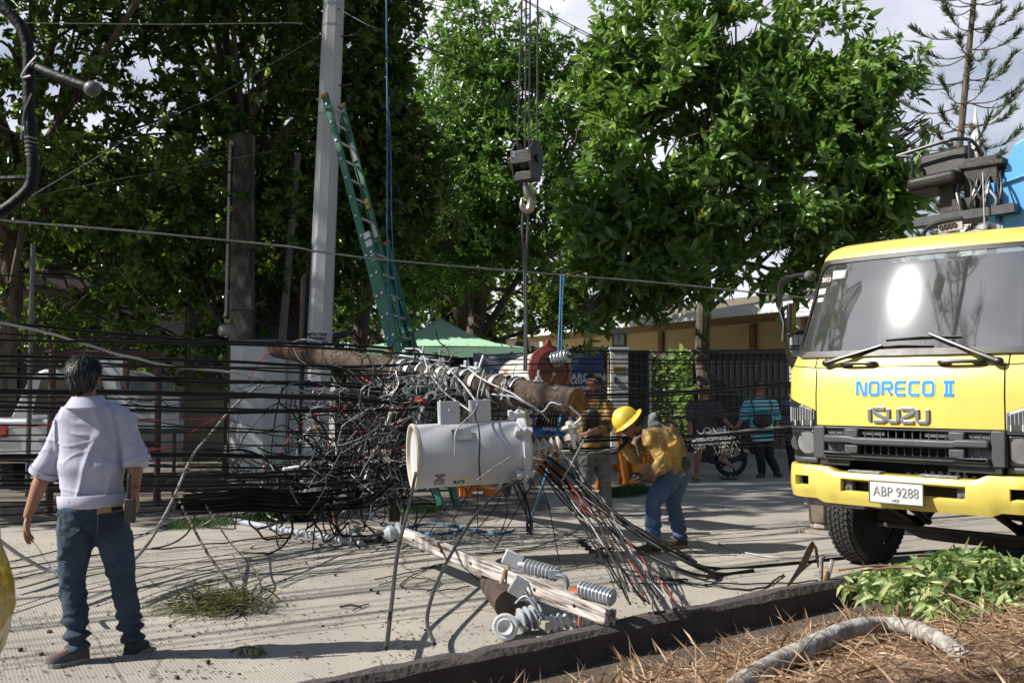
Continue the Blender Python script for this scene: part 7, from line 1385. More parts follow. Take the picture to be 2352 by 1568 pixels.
# ---- 3 the worker looking up
Y = 11.9
CAMO = jacket_mat('mustard_camouflage_jacket', (.36, .22, .04), (.16, .1, .035), (.02, .018, .014), 7.); GREYP = mat('grey_work_trousers', (.1, .1, .1), (.15, .15, .145), sc=5, rough=.9, bump=.2, bsc=200, c3=(.2, .19, .18))
J3 = dict(head=(1366, 886, Y), neck=(1368, 918, Y), pel=(1364, 1026, Y), shL=(1340, 926, Y-.05), shR=(1395, 930, Y-.02), elL=(1337, 975, Y-.2), elR=(1396, 982, Y-.15), wrL=(1322, 1012, Y-.5), wrR=(1346, 996, Y-.42), hpL=(1347, 1034, Y-.02), hpR=(1381, 1034, Y+.02), knL=(1346, 1096, Y-.1), knR=(1387, 1096, Y-.02), anL=(1343, 1162, Y-.05), anR=(1393, 1167, Y+.02), toL=(1322, 1177, Y-.2), toR=(1388, 1184, Y-.22))
t3, J, I = person('person in black cap and mustard jacket looking up while holding the clamp', J3, SKIN, (-.5, -.8, 0), (-.6, -.5, .62), V((.5, .3, .8)), vox=.01, hands=((V((-.4, -.6, -.3)), V((0, .4, -1))), (V((-.9, -.4, -.15)), V((-.2, .2, -1)))), curl=(.8, .7))
shirt(t3, J, I, CAMO, 1.55, vox=.011, hem=.0, name='jacket', wr=crease(.014, 6, (1, 1, 1), 3), ease=.03)
pants(t3, J, I, GREYP, 1, vox=.011, wr=lambda p: crease(.016, 6, (1, 1, 1.8), 6)(p), ease=.02)
BOOT = mat('tan_lace_boot', (.17, .09, .05), (.11, .06, .035), sc=8, rough=.85)
for s in 'LR': shoe(t3, J, I, s, BOOT, DSOLE, 1.15, name='boot', hi=.05)
q, M3, hlat, hfw, hup = J['hq']
mb = MB(I); mb.ell(q(0, -.022, .05), (.085, .098, .082), M3, 22, 12); g_ = [[q(.062*x, .085+.085*v*(1-.3*x*x), .062+.02*v-.012*x*x) for x in (-1, -.6, -.2, .2, .6, 1)] for v in (0, .33, .66, 1)]; cp = mb.build('cap', BLACK, t3)
mb = MB(I); mb.loft(g_, closed=False); bl = mb.build('cap_bill', BLACK, cp); s_ = bl.modifiers.new('s', 'SOLIDIFY'); s_.thickness = .005
mb = MB(I); mb.tube([q(-.082, .0, .012), q(-.05, .083, .014), q(0, .098, .012), q(.05, .083, .014), q(.082, 0, .012)], .009, 6); mb.build('sunglasses', mat('red_mirror_glasses', (.05, .012, .015), sc=20, rough=.15), t3)
mb = MB(I); mb.ell(q(0, -.03, -.02), (.08, .07, .075), M3); mb.build('hair', HAIRB, t3)
mb = MB(I); c = lerp(J['pel'], J['neck'], .62)-V((.06, .2, 0)); mb.ell(c, (.11, .04, .12), rot(0, 20, -25)); mb.ell(c+V((.02, 0, -.16)), (.13, .06, .06), rot(0, 15, -20)); remesh(mb.build('slung_bag', BLACK, t3), .012, 2, ridged(.006, 12))
mb = MB(I); mb.tube(spline([lerp(J['neck'], J['shR'], .6)+V((0, -.08, .06)), c+V((.08, -.02, .12)), c], 5), .015, 6); mb.build('bag_strap', BLACK, t3)
# ---- 4 onlookers by the gate
Y = 16.7
DTEE = mat('charcoal_polo', (.04, .036, .04), (.055, .05, .055), sc=6, rough=.9); SHORT = mat('pale_grey_shorts', (.42, .38, .38), (.34, .31, .31), sc=5, rough=.9)
J4 = dict(head=(1619, 893, Y), neck=(1619, 920, Y), chest=(1617, 948, Y+.02), waist=(1616, 980, Y+.05), pel=(1617, 1003, Y+.06), shL=(1593, 930, Y), shR=(1645, 930, Y), elL=(1584, 968, Y-.05), elR=(1661, 962, Y-.1), wrL=(1588, 992, Y-.2), wrR=(1681, 980, Y-.1), hpL=(1606, 1008, Y), hpR=(1632, 1008, Y), knL=(1606, 1022, Y-.42), knR=(1657, 998, Y-.38), anL=(1600, 1085, Y-.35), anR=(1662, 1052, Y-.3), toL=(1598, 1095, Y-.55), toR=(1683, 1066, Y-.42))
t4, J, I = person('barefoot person in charcoal polo and pale shorts seated on the motorbike', J4, SKIN, (.05, -1, 0), (.05, -1, -.05), vox=.011, feet=False, hands=((V((0, -.3, -1)), V((0, -.5, -.2))), (V((.9, -.2, -.2)), V((0, -.2, -1)))), curl=(.7, .4), w=1.12)
shirt(t4, J, I, DTEE, .75, vox=.012, hem=.2, name='polo_shirt', wr=ridged(.007, 8), ease=.03, w=1.12); pants(t4, J, I, SHORT, .9, vox=.012, name='shorts', wr=ridged(.007, 9), ease=.02, w=1.1)
q, M3, hlat, hfw, hup = J['hq']; mb = MB(I); mb.ell(q(0, -.012, .048), (.086, .102, .075), M3, 20, 10); cp = mb.build('knit_cap', mat('dark_knit_cap', (.03, .03, .05), (.05, .045, .06), sc=40, rough=.9), t4)
for s in (-1, 1): mb = MB(I); mb.lathe([(.0, 0), (.026, .0), (.024, .008), (0, .01)], q(s*.035, .088, .06), hfw+hup*.4, 14); mb.build('goggle_lens', mat('yellow_mirror_lens', (.55, .42, .08), sc=20, rough=.15), cp)
mb = MB(I); c = J['toL']; mb.box(c+V((.0, .06, -.035)), (.1, .27, .022), rot(0, 0, 4)); sd_ = mb.build('sandal', DSOLE, t4, bev=.01); mb = MB(I); mb.tube(spline([c+V((-.05, .05, -.02)), c+V((0, .04, .03)), c+V((.05, .05, -.02))], 5), .01, 6); mb.build('strap', mat('tan_strap', (.3, .22, .16), sc=9), sd_)
c = G(1674, 1101); sd_ = thing('sandal', 'empty black sandal standing beside the motorbike rear wheel', 'sandal', c); mb = MB(); mb.box((0, 0, .015), (.27, .1, .025)); mb.build('sole', DSOLE, sd_, bev=.01); mb = MB(); mb.tube(spline([(.02, -.05, .02), (.03, 0, .07), (.02, .05, .02)], 5), .014, 6); mb.tube(spline([(.09, -.045, .02), (.08, 0, .06), (.09, .045, .02)], 5), .012, 6); mb.build('strap', mat('tan_strap2', (.25, .19, .13), sc=9), sd_)
Y = 17.1
TEAL = mat('turquoise_striped_polo', (.03, .38, .48), (.025, .32, .42), sc=3, rough=.85); nt = TEAL.node_tree; L = nt.links.new
wv = nd(nt, 'ShaderNodeTexWave', wave_type='BANDS', bands_direction='Z', i_Scale=5.2, i_Distortion=.3); tc_n = nd(nt, 'ShaderNodeTexCoord'); L(tc_n.outputs['Object'], wv.inputs['Vector']); rp = nd(nt, 'ShaderNodeValToRGB'); e_ = rp.color_ramp.elements; e_[0].position = .6; e_[0].color = (.03, .36, .46, 1); e_[1].position = .72; e_[1].color = (.4, .66, .7, 1); L(wv.outputs['Fac'], rp.inputs[0]); L(rp.outputs[0], nt.nodes['Principled BSDF'].inputs['Base Color'])
BLKP = mat('black_trousers', (.012, .012, .013), (.02, .02, .021), sc=6, rough=.85)
J5 = dict(head=(1745, 886, Y), neck=(1745, 915, Y), pel=(1750, 1003, Y), shL=(1719, 925, Y), shR=(1774, 925, Y), elL=(1706, 962, Y-.03), elR=(1785, 962, Y+.02), wrL=(1692, 980, Y-.12), wrR=(1783, 993, Y), hpL=(1738, 1009, Y), hpR=(1763, 1009, Y), knL=(1747, 1050, Y-.08), knR=(1767, 1048, Y+.02), anL=(1750, 1083, Y), anR=(1783, 1079, Y+.05), toL=(1742, 1092, Y-.15), toR=(1792, 1088, Y-.12))
t5, J, I = person('person in turquoise striped polo with crossed legs leaning beside the motorbike', J5, SKIN, (-.1, -1, 0), (.1, -1, 0), vox=.011, hands=((V((-.8, -.2, -.5)), V((.2, -.2, -1))), (V((0, 0, -1)), V((-1, 0, 0)))), w=1.05)
sp5 = shirt(t5, J, I, TEAL, .8, vox=.012, hem=-.35, name='polo_shirt', wr=ridged(.007, 8), ease=.032, w=1.06); pants(t5, J, I, BLKP, 1, vox=.012, wr=ridged(.007, 8), w=1.04)
for s in 'LR': shoe(t5, J, I, s, mat('grey_trainer', (.05, .05, .055), sc=9, rough=.8), DSOLE, 1.1)
q, M3, hlat, hfw, hup = J['hq']; mb = MB(I); mb.ell(q(0, -.018, .045), (.084, .098, .082), M3, 20, 10); mb.build('hair', HAIRB, t5)
mb = MB(I); c = D(1752, 966, Y-.22); mb.ell(c, (.17, .06, .12), rot(0, -8, 0), 20, 12); bgo = remesh(mb.build('shoulder_bag', BLACK, t5), .013, 2, ridged(.008, 10)); mb = MB(I); mb.tube(spline([c+V((-.12, 0, .08)), D(1728, 930, Y-.16), D(1724, 914, Y-.02), D(1730, 930, Y+.15)], 5), .012, 6); mb.tube(spline([c+V((.13, 0, .08)), D(1772, 935, Y-.16), D(1768, 915, Y-.02)], 5), .012, 6); mb.build('bag_strap', BLACK, bgo)
Y = 17.6
STRI = mat('dark_striped_jumper', (.02, .022, .03), sc=5, rough=.9); nt = STRI.node_tree; L = nt.links.new
wv = nd(nt, 'ShaderNodeTexWave', wave_type='BANDS', bands_direction='Z', i_Scale=7, i_Distortion=1.5); tc_n = nd(nt, 'ShaderNodeTexCoord'); L(tc_n.outputs['Object'], wv.inputs['Vector']); rp = nd(nt, 'ShaderNodeValToRGB'); e_ = rp.color_ramp.elements; e_[0].position = .6; e_[0].color = (.018, .02, .028, 1); e_[1].position = .75; e_[1].color = (.2, .2, .23, 1); L(wv.outputs['Fac'], rp.inputs[0]); L(rp.outputs[0], nt.nodes['Principled BSDF'].inputs['Base Color'])
J6 = dict(head=(1820, 895, Y), neck=(1824, 922, Y), pel=(1829, 1008, Y), shL=(1803, 932, Y), shR=(1856, 932, Y), elL=(1800, 972, Y-.1), elR=(1862, 970, Y), wrL=(1828, 975, Y-.2), wrR=(1835, 968, Y-.2), hpL=(1818, 1015, Y), hpR=(1845, 1015, Y), knL=(1820, 1055, Y-.03), knR=(1850, 1055, Y), anL=(1822, 1084, Y), anR=(1852, 1084, Y), toL=(1818, 1093, Y-.16), toR=(1856, 1093, Y-.16))
t6, J, I = person('person in dark striped jumper half hidden behind the truck corner', J6, SKIN, (-.1, -1, 0), (-.1, -1, 0), vox=.012, hands=((V((1, -.1, 0)), V((0, 1, 0))), (V((-1, -.1, 0)), V((0, 1, 0)))))
shirt(t6, J, I, STRI, 1.9, vox=.012, hem=-.2, name='jumper', wr=ridged(.006, 9)); pants(t6, J, I, mat('navy_trousers', (.02, .022, .035), sc=6, rough=.9), 1, vox=.012, wr=ridged(.006, 9))
for s in 'LR': shoe(t6, J, I, s, BLACK, DSOLE, 1.1)
q, M3, hlat, hfw, hup = J['hq']; mb = MB(I); mb.ell(q(0, -.018, .045), (.084, .098, .08), M3, 20, 10); mb.build('hair', HAIRB, t6)
# ---- motorbike, pointing left
mw = G(1678, 1094); mk = thing('motorbike', 'dark underbone motorbike parked before the black gate', 'motorbike', (mw.x-.6, mw.y, 0)); I = inv(mk); y = mw.y-.02
FAIR = mat('black_bike_plastic', (.015, .015, .017), (.02, .02, .023), sc=5, rough=.3); SILV = mat('silver_bike_metal', (.4, .4, .41), (.3, .3, .31), sc=8, rough=.35, metal=.8)
for x in (mw.x, mw.x-1.2):
    c = V((x, y, .28)); mb = MB(I); mb.lathe([(.215, -.03), (.25, -.045), (.278, -.03), (.283, 0), (.278, .03), (.25, .045), (.215, .03)], c, (0, 1, 0), 32, cap=False); wh = mb.build('wheel', TYRE, mk)
    mb = MB(I); mb.lathe([(.22, -.025), (.2, 0), (.22, .025)], c, (0, 1, 0), 32, cap=False)
    for k in range(5): a = 2*PI*k/5; mb.tube([c, c+V((math.cos(a), 0, math.sin(a)))*.21], .018, 6)
    mb.lathe([(.05, -.05), (.05, .05)], c, (0, 1, 0), 14); mb.build('rim', SILV if x < mw.x else DKSTEEL, wh)
mb = MB(I); x0 = mw.x; mb.prism([(-.95, .5), (-.75, .42), (-.3, .42), (.1, .6), (.28, .74), (.2, .78), (-.2, .76), (-.55, .7), (-.75, .6), (-.9, .75), (-1., .95), (-1.08, .92), (-1.05, .6)], (x0, y-.09, 0), (1, 0, 0), (0, 0, 1), (0, .18, 0)); mb.build('body_panel', FAIR, mk, bev=.03)
mb = MB(I); mb.prism([(-.6, .74), (-.1, .78), (.22, .82), (.24, .86), (-.1, .85), (-.58, .8)], (x0, y-.12, 0), (1, 0, 0), (0, 0, 1), (0, .24, 0)); mb.build('saddle', mat('bike_saddle', (.02, .02, .02), sc=9, rough=.6), mk, bev=.03)
mb = MB(I); mb.prism([(-.36, .5), (.05, .64), (.0, .7), (-.34, .6)], (x0, y-.105, 0), (1, 0, 0), (0, 0, 1), (0, .02, 0)); mb.build('red_side_panel', mat('red_bike_plastic', (.3, .02, .03), sc=5, rough=.35), mk, bev=.01)
mb = MB(I); mb.box((x0-.45, y, .36), (.3, .22, .22)); mb.tube([(x0-.4, y-.14, .26), (x0-.1, y-.15, .24), (x0+.25, y-.16, .4)], [.025, .04, .05], 10); mb.build('engine', DKSTEEL, mk, bev=.02)
mb = MB(I); mb.tube([(x0-1.2, y-.07, .28), (x0-1.06, y-.06, .62)], .025, 8); mb.tube([(x0-1.2, y+.07, .28), (x0-1.06, y+.06, .62)], .025, 8); mb.tube([(x0-1.06, y-.06, .62), (x0-.98, y, .95)], .03, 8); mb.build('fork', SILV, mk)
mb = MB(I); mb.tube(spline([(x0-.9, y-.33, 1.0), (x0-.97, y-.15, 1.0), (x0-1., y, .97), (x0-.97, y+.15, 1.0), (x0-.9, y+.33, 1.)], 5), .014, 8); mb.build('handlebar', BLACK, mk)
for s in (-1, 1): mb = MB(I); mb.tube([(x0-.95, y+s*.2, 1.), (x0-.98, y+s*.26, 1.15)], .007, 6); mb.ell((x0-.98, y+s*.27, 1.19), (.02, .07, .045)); mb.build('mirror', BLACK, mk)
mb = MB(I); mb.ell((x0-1.08, y, .86), (.09, .12, .12)); hl_ = mb.build('headlamp_cowl', FAIR, mk); mb = MB(I); mb.ell((x0-1.14, y, .86), (.05, .08, .07)); mb.build('headlight', mat('bike_lamp', (.5, .52, .55), sc=20, rough=.1), hl_)
mb = MB(I); mb.prism([(.0, .62), (.2, .66), (.36, .5), (.4, .38), (.36, .38), (.3, .5)], (x0, y-.05, 0), (1, 0, 0), (0, 0, 1), (0, .1, 0)); mb.build('rear_mudguard', FAIR, mk, bev=.015)
mb = MB(I); mb.tube([(x0-.4, y-.1, .2), (x0-.3, y-.28, .02)], .012, 6); mb.build('side_stand', SILV, mk)
# small bag and shoe beside the striped person
c = G(1818, 1058); mb = MB(); mb.ell((c.x-.12, c.y+2, .2), (.16, .12, .24), None, 18, 12); tag(remesh(mb.build('plastic_bag', mat('dark_plastic_bag', (.03, .03, .035), (.06, .06, .065), sc=9, rough=.3)), .018, 1, ridged(.03, 9)), 'crumpled dark plastic bag on the ground beside the striped onlooker', 'bag')

# ---- 5 the person in the yellow raincoat cut off by the left edge
Y = 3.35
J7 = dict(head=(-170, 880, Y), neck=(-170, 948, Y), pel=(-170, 1290, Y), shL=(-285, 995, Y), shR=(-62, 995, Y), elL=(-300, 1180, Y), elR=(-75, 1180, Y+.06), wrL=(-290, 1320, Y-.1), wrR=(-95, 1310, Y-.12), hpL=(-225, 1300, Y), hpR=(-118, 1300, Y), knL=(-225, 1590, Y), knR=(-118, 1590, Y), anL=(-225, 1850, Y), anR=(-118, 1850, Y), toL=(-235, 1880, Y+.17), toR=(-110, 1880, Y+.17))
t7, J, I = person('person in shiny yellow raincoat cut off by the left edge', J7, SKIN, (0, 1, 0), (0, 1, 0), vox=.014)
COAT = mat('shiny_yellow_vinyl', (.5, .35, .01), (.4, .27, .01), sc=4, rough=.2, coat=.8)
c = D(-170, 1400, Y); mb = MB(I); rings = []
for z, r in ((.585, .2), (.6, .215), (.64, .236), (.7, .258), (.78, .272), (.86, .266), (.93, .25), (.98, .232), (1.1, .215), (1.25, .205), (1.36, .17), (1.42, .085)): rings.append([V((c.x+(r+.012*math.sin(j*1.9+z*7)+.01*noise.noise(V((j*.7, z*9, 1))))*math.cos(2*PI*j/36), c.y+.72*(r+.012*math.sin(j*1.9+z*7))*math.sin(2*PI*j/36), z)) for j in range(36)])
mb.loft(rings); ct_ = mb.build('raincoat', COAT, t7, ang=80)
for s in 'LR': mb = MB(I); limb(mb, [J['sh'+s], J['el'+s]], [.085, .075]); limb(mb, [J['el'+s], J['wr'+s]], [.07, .055]); mb.build('sleeve', COAT, ct_, ang=80)
pants(t7, J, I, BLKP, 1, vox=.014)
for s in 'LR': shoe(t7, J, I, s, BLACK, DSOLE, 1.1)
q, M3, hlat, hfw, hup = J['hq']; mb = MB(I); mb.ell(q(0, -.018, .045), (.084, .098, .08), M3); mb.build('hair', HAIRB, t7)
# ---------------------------------------------------------------- pickup, sign cart, frame at the far left
SILVP = mat('silver_car_paint', (.5, .51, .53), (.42, .43, .45), sc=2, rough=.3, metal=.3, coat=.5); CGL = mat('car_glass', (.012, .014, .016), sc=3, rough=.06, coat=1); TAILR = mat('red_tail_lamp', (.45, .012, .012), (.3, .01, .01), sc=20, rough=.15, coat=1)
Y = 14.5; p0 = G(120, 1135); pk = thing('pickup_truck', 'silver pickup truck parked in the shade behind the cables', 'pickup', (D(60, 1000, Y).x, Y, 0)); I = inv(pk)
X0 = D(-40, 1000, Y).x; X1 = D(258, 1000, Y).x; W_ = X1-X0
def ring_y(prof, y0, y1): return prof
mb = MB(I); mb.prism([(0, .45), (W_, .45), (W_, .95), (W_-.05, 1.05), (.0, 1.08), (-.05, .8)], (X0, Y, 0), (1, 0, 0), (0, 0, 1), (0, 3.2, 0)); mb.build('body', SILVP, pk, bev=.06, seg=3)
mb = MB(I); xa, xb = D(48, 800, Y).x, D(238, 800, Y).x; mb.prism([(xa-.35, 1.05), (xa-.05, 1.72), (xa+.15, 1.8), (xb-.2, 1.8), (xb+.05, 1.7), (xb+.2, 1.05)], (0, Y+.4, 0), (1, 0, 0), (0, 0, 1), (0, 2.4, 0)); cbn = mb.build('cabin', SILVP, pk, bev=.05, seg=3)
mb = MB(I); mb.prism([(xa+.0, 1.12), (xa+.12, 1.66), (xb-.2, 1.66), (xb-.0, 1.12)], (0, Y+.385, 0), (1, 0, 0), (0, 0, 1), (0, .02, 0)); mb.build('rear_window', CGL, cbn)
for x in (X0+.22, X1-.12): mb = MB(I); mb.box((x, Y-.012, .88), (.3, .05, .17)); mb.build('tail_light', TAILR, pk, bev=.02)
for x in (X0+.05, X1-.3): mb = MB(I); mb.lathe([(.2, -.1), (.3, -.1), (.33, 0), (.3, .1), (.2, .1)], (x+.2, Y+.5, .33), (1, 0, 0), 24); mb.build('wheel', TYRE, pk)
mb = MB(I); mb.box(((X0+X1)/2, Y-.06, .5), (W_, .12, .14)); mb.build('bumper', CHROME, pk, bev=.03)
mb = MB(I); mb.box((D(128, 990, Y).x, Y-.13, .72), (.36, .02, .14)); mb.build('number_plate', PLATE, pk)
mb = MB(I); a_ = D(112, 1032, Y-.3); mb.prism([(-.06, .06), (.06, .06), (0, -.05)], a_, (1, 0, 0), (0, 0, 1), (0, .02, 0)); mb.build('red_reflector', TAILR, pk)
# sign cart
Y = 13.6; a, b = D(247, 905, Y), D(411, 983, Y); sg = thing('food_cart', 'pale sign board cart with black script lettering by the pillar', 'cart', ((a.x+b.x)/2, Y, 0)); I = inv(sg); SGN = mat('pale_grey_signboard', (.42, .45, .47), (.36, .39, .41), sc=3, rough=.6)
mb = MB(I); mb.box(((a.x+b.x)/2, Y, (a.z+b.z)/2), (b.x-a.x, .06, a.z-b.z)); bd_ = mb.build('signboard', SGN, sg)
mb = MB(I); add_text(mb, "'s Best Cassava Cake", .115, ((a.x+b.x)/2+.02, Y-.032, b.z+.2), (1, 0, 0), (0, 0, 1), bold=.001, sx=.9); mb.build('lettering', mat('sign_ink', (.06, .06, .065), sc=5), bd_, smooth=False)
mb = MB(I); c = V(((a.x+b.x)/2+.05, Y-.034, b.z+.2)); mb.tube([c+V((.33*math.cos(q), 0, .2*math.sin(q)+.02)) for q in [PI*i/18 for i in range(19)]], .006, 4); mb.box(c+V((-.02, 0, .17)), (.2, .004, .03)); mb.box(c+V((0, 0, -.08)), (.2, .004, .025)); mb.build('emblem', mat('sign_ink2', (.06, .06, .065)), bd_)
mb = MB(I); mb.box(((a.x+b.x)/2, Y+.4, b.z-.04), (b.x-a.x, .9, .05)); mb.build('shelf', DARKM, sg)
for x in (a.x+.06, b.x-.06): mb = MB(I); mb.tube([(x, Y, 0), (x, Y, b.z)], .025); mb.build('leg', DARKM, sg)
q0, q1 = D(222, 818, Y+.7), D(290, 868, Y+.7); mb = MB(I); mb.box(((q0.x+q1.x)/2, Y+.7, (q0.z+q1.z)/2), (q1.x-q0.x, .05, q0.z-q1.z)); mb.build('glass_case', SGN, sg); mb = MB(I); mb.box((q1.x, Y+.68, (q0.z+q1.z)/2-.1), (.07, .06, .5)); mb.build('rusty_frame_post', RUST, sg)
# red brown pipe gate frame
REDB = mat('red_brown_pipe', (.085, .035, .03), (.05, .025, .022), sc=8, rough=.7); Y = 11.9; fr = thing('pipe_frame', 'red brown pipe gate frame in front of the pickup', 'frame', (D(120, 900, Y).x, Y, 0)); I = inv(fr)
mb = MB(I); p = D(121, 803, Y); mb.tube([(p.x, Y, 0), p], .045, 8); mb.build('upright', REDB, fr); mb = MB(I); q = D(365, 812, Y+1.); mb.tube([D(121, 812, Y), q], .04, 8); mb.build('top_rail', REDB, fr); mb = MB(I); mb.tube([(q.x, q.y, 0), q], .045, 8); mb.build('upright', REDB, fr)
mb = MB(I); mb.tube([D(121, 1030, Y), D(365, 1020, Y+1)], .03, 8); mb.build('lower_rail', REDB, fr)
y = 14.; mb = MB(); p = D(76, 560, y); mb.tube([(p.x, y, 0), p], .035, 8); tag(mb.build('steel_post', mat('grey_steel_post', (.14, .14, .15), sc=6)), 'thin grey steel post standing beside the pickup at far left', 'post')
# ---------------------------------------------------------------- weeds and grass patches
GRASS = leaf_mat('short_grass', (.02, .045, .012), (.035, .08, .02), (.08, .13, .04), .5, .3); WEED = leaf_mat('weed_leaves', (.015, .05, .012), (.03, .085, .018), (.06, .13, .03), .4, .3)
def grass(label, pxs, n, h, seed, m=GRASS, wd=.006):
    rs = np.random.RandomState(seed); P = []
    c0, c1, dy = pxs
    for i in range(n):
        u = rs.random(); p = c0.lerp(c1, u); th = .25+.75*math.sin(PI*u)**.6; P.append((p.x+rs.normal()*.05, p.y+rs.normal()*dy*th, .0))
    P = np.array(P); o = leaf_mesh('grass', m, P-np.array(c0), rs.normal(size=P.shape)*.45+np.array([0, 0, 1.]), rs.normal(size=P.shape), rs.uniform(.4, 1, n)*h, np.full(n, wd), rs.random(n), None, .35, 0); o.location = c0
    return tag(o, label, 'grass', None, 'stuff')
grass('low grass patch beside the orange barriers', (G(1400, 1140), G(1482, 1128), .22), 3800, .14, 1)
grass('thin grass strip along the road edge behind the man in white', (G(395, 1212), G(590, 1195), .18), 3000, .1, 2); grass('patch of grass below the drum transformer', (G(905, 1180), G(1010, 1172), .15), 1500, .12, 3)
def weed(px, py, h, n, seed, label):
    rs = np.random.RandomState(seed); c = G(px, py); t = thing('weed', label, 'plant', c); P = []; Dd = []; mb = MB(); 
    for s in range(7):
        a = rs.uniform(0, 2*PI); tip = V((math.cos(a)*h*.5*rs.random(), math.sin(a)*h*.4*rs.random(), h*rs.uniform(.6, 1))); st_ = spline([(rs.normal()*.03, rs.normal()*.03, 0), tip*.5, tip], 4); mb.tube(st_, .006, 4)
        for k in range(n): u = rs.uniform(.1, 1); q = st_[int(u*(len(st_)-1))]; aa = rs.uniform(0, 2*PI); P.append(tuple(q)); Dd.append((math.cos(aa), math.sin(aa), rs.uniform(-.2, .6)))
    mb.build('stem', mat('green_stem', (.06, .1, .03)), t); N = len(P); leaf_mesh('leaves', WEED, np.array(P), np.array(Dd), rs.normal(size=(N, 3))*.3+np.array([0, -.2, 1]), rs.uniform(.09, .17, N), rs.uniform(.045, .08, N), rs.random(N), t, .25); return t
for i, (px, py, h, n, lb) in enumerate(((600, 1192, .32, 9, 'left'), (635, 1196, .36, 10, 'second from left'), (670, 1198, .34, 10, 'middle'), (708, 1196, .36, 9, 'second from right'), (742, 1190, .3, 8, 'right'))): weed(px, py, h, n, 30+i, 'low leafy green weed at the road edge, %s in its row' % lb)
weed(655, 1140, .75, 10, 41, 'taller leafy weed against the white pillar foot'); weed(900, 1150, .5, 9, 43, 'leafy weed half hidden in the wire snarl below the pole')
# ---------------------------------------------------------------- branch litter and cones on the road
TWIG = mat('dry_twig', (.09, .07, .055), (.05, .04, .03), sc=20, rough=.95); CONEM = mat('brown_pine_cone', (.11, .06, .035), (.05, .03, .02), sc=50, rough=.95, bump=.8, bsc=120)
LNEED = leaf_mat('fallen_needles', (.05, .06, .02), (.1, .11, .03), (.2, .2, .06), .6, .15)
c = G(500, 1400); bt = thing('fallen_branch', 'fallen pine branch with green needles lying on the road', 'branch', c); rs = np.random.RandomState(6); mb = MB(inv(bt))
mb.tube(spline([G(497, 1238, .0)+V((0, -1.2, .55)), G(525, 1310)+V((0, -.6, .25)), G(540, 1350)+V((0, -.2, .1)), G(555, 1380, .03), G(530, 1410, .03), G(480, 1415, .02)], 6), [.012]*20+[.008]*11, 6)
mb.tube(spline([G(545, 1240, .0)+V((0, -1.1, .5)), G(575, 1290)+V((0, -.7, .3)), G(604, 1340)+V((0, -.2, .12)), G(600, 1375, .02)], 6), .007, 5); mb.tube(spline([G(580, 1300)+V((0, -.6, .2)), G(578, 1345)+V((0, -.2, .05)), G(580, 1370, .01)], 5), .005, 5)
for k in range(22): a = rs.uniform(0, 2*PI); p = G(520, 1392, .03)+V((rs.normal()*.18, rs.normal()*.12, .02)); mb.tube(spline([p, p+V((math.cos(a)*.1, math.sin(a)*.1, rs.uniform(0, .08))), p+V((math.cos(a+.5)*.2, math.sin(a+.5)*.2, 0))], 4), .0045, 4)
mb.build('twigs', TWIG, bt); N = 900; P = np.array([tuple(G(510, 1393, .02)+V((rs.normal()*.17, rs.normal()*.13, abs(rs.normal())*.05))) for _ in range(N)]); leaf_mesh('needles', LNEED, P-np.array(c), rs.normal(size=(N, 3))*np.array([1, 1, .25])+np.array([-.7, -.3, .05]), rs.normal(size=(N, 3)), rs.uniform(.1, .24, N), np.full(N, .003), rs.random(N), bt, .2, 0)
mbc = MB(); rings = []
for i in range(8):
    a = PI*i/7; rings.append([V((.026*math.sin(a)*(1+.16*(j % 2))*math.cos(2*PI*(j+.5*(i % 2))/14), .026*math.sin(a)*(1+.16*(j % 2))*math.sin(2*PI*(j+.5*(i % 2))/14), .026-.03*math.cos(a))) for j in range(14)])
mbc.loft(rings); pc = mbc.build('pine_cone', CONEM); first = True; rs = random.Random(2)
CN = [(262, 630), (127, 708), (106, 730), (42, 768), (222, 752), (801, 355), (868, 448), (975, 496), (903, 600), (962, 655), (1020, 655), (936, 775), (1120, 363), (1155, 310), (1510, 355), (1573, 350), (1626, 268), (1723, 333), (1777, 331), (1963, 240), (1967, 410), (2048, 410), (2003, 425), (1623, 452), (1440, 468), (1075, 442), (938, 875), (515, 868), (1108, 797), (1660, 640), (1710, 600), (1325, 810), (1620, 770), (1930, 715), (2255, 620), (2325, 605)]
for i, (x, y) in enumerate(CN[::2]):
    px, py = x/1.8092/1.27551, (1500+y/1.8092)/1.27551; o = pc if first else pc.copy(); first or COL.objects.link(o); first = False; o.location = G(px, py+3); k = rs.uniform(.34, .6); o.scale = (k, k*rs.uniform(.7, 1), k*rs.uniform(.5, .9)); o.rotation_euler = (rs.uniform(-.5, .5), rs.uniform(-.5, .5), rs.uniform(0, 6)); tag(o, 'small brown pine cone scattered on the sunlit road', 'pine cone', 'pine cones scattered on the road')
c = G(566, 1502); t = thing('cone_twig', 'small green twig with cones on the road beyond the dark haired man', 'twig', c); rs2 = np.random.RandomState(1); mb = MB(inv(t))
GC_ = 1
for k in range(6):
    p = c+V((rs2.normal()*.05, rs2.normal()*.03, .03)); mb = MB(inv(t)); mb.ell(p, (.018, .018, .024)); mb.build('cone', mat('green_cone', (.12, .12, .05), (.08, .08, .04), sc=30), t); mb = MB(inv(t)); mb.tube(spline([c+V((-.1, 0, .01)), c+V((0, .02, .04)), c+V((.12, -.02, .01))], 4), .005, 5); mb.build('stem', TWIG, t)
for i, (x0, y0, x1, y1) in enumerate(((1800, 500, 1915, 500), (1870, 520, 1955, 485))):
    a, b = G(x0/1.8092/1.27551, (1500+y0/1.8092)/1.27551, .01), G(x1/1.8092/1.27551, (1500+y1/1.8092)/1.27551, .01); tag(MB().tube([a, a.lerp(b, .5)+V((0, .01, .01)), b], .009-.004*i, 5).build('twig', TWIG), ('short thick' if i == 0 else 'short thin')+' twig lying on the road left of the pole stub', 'twig')
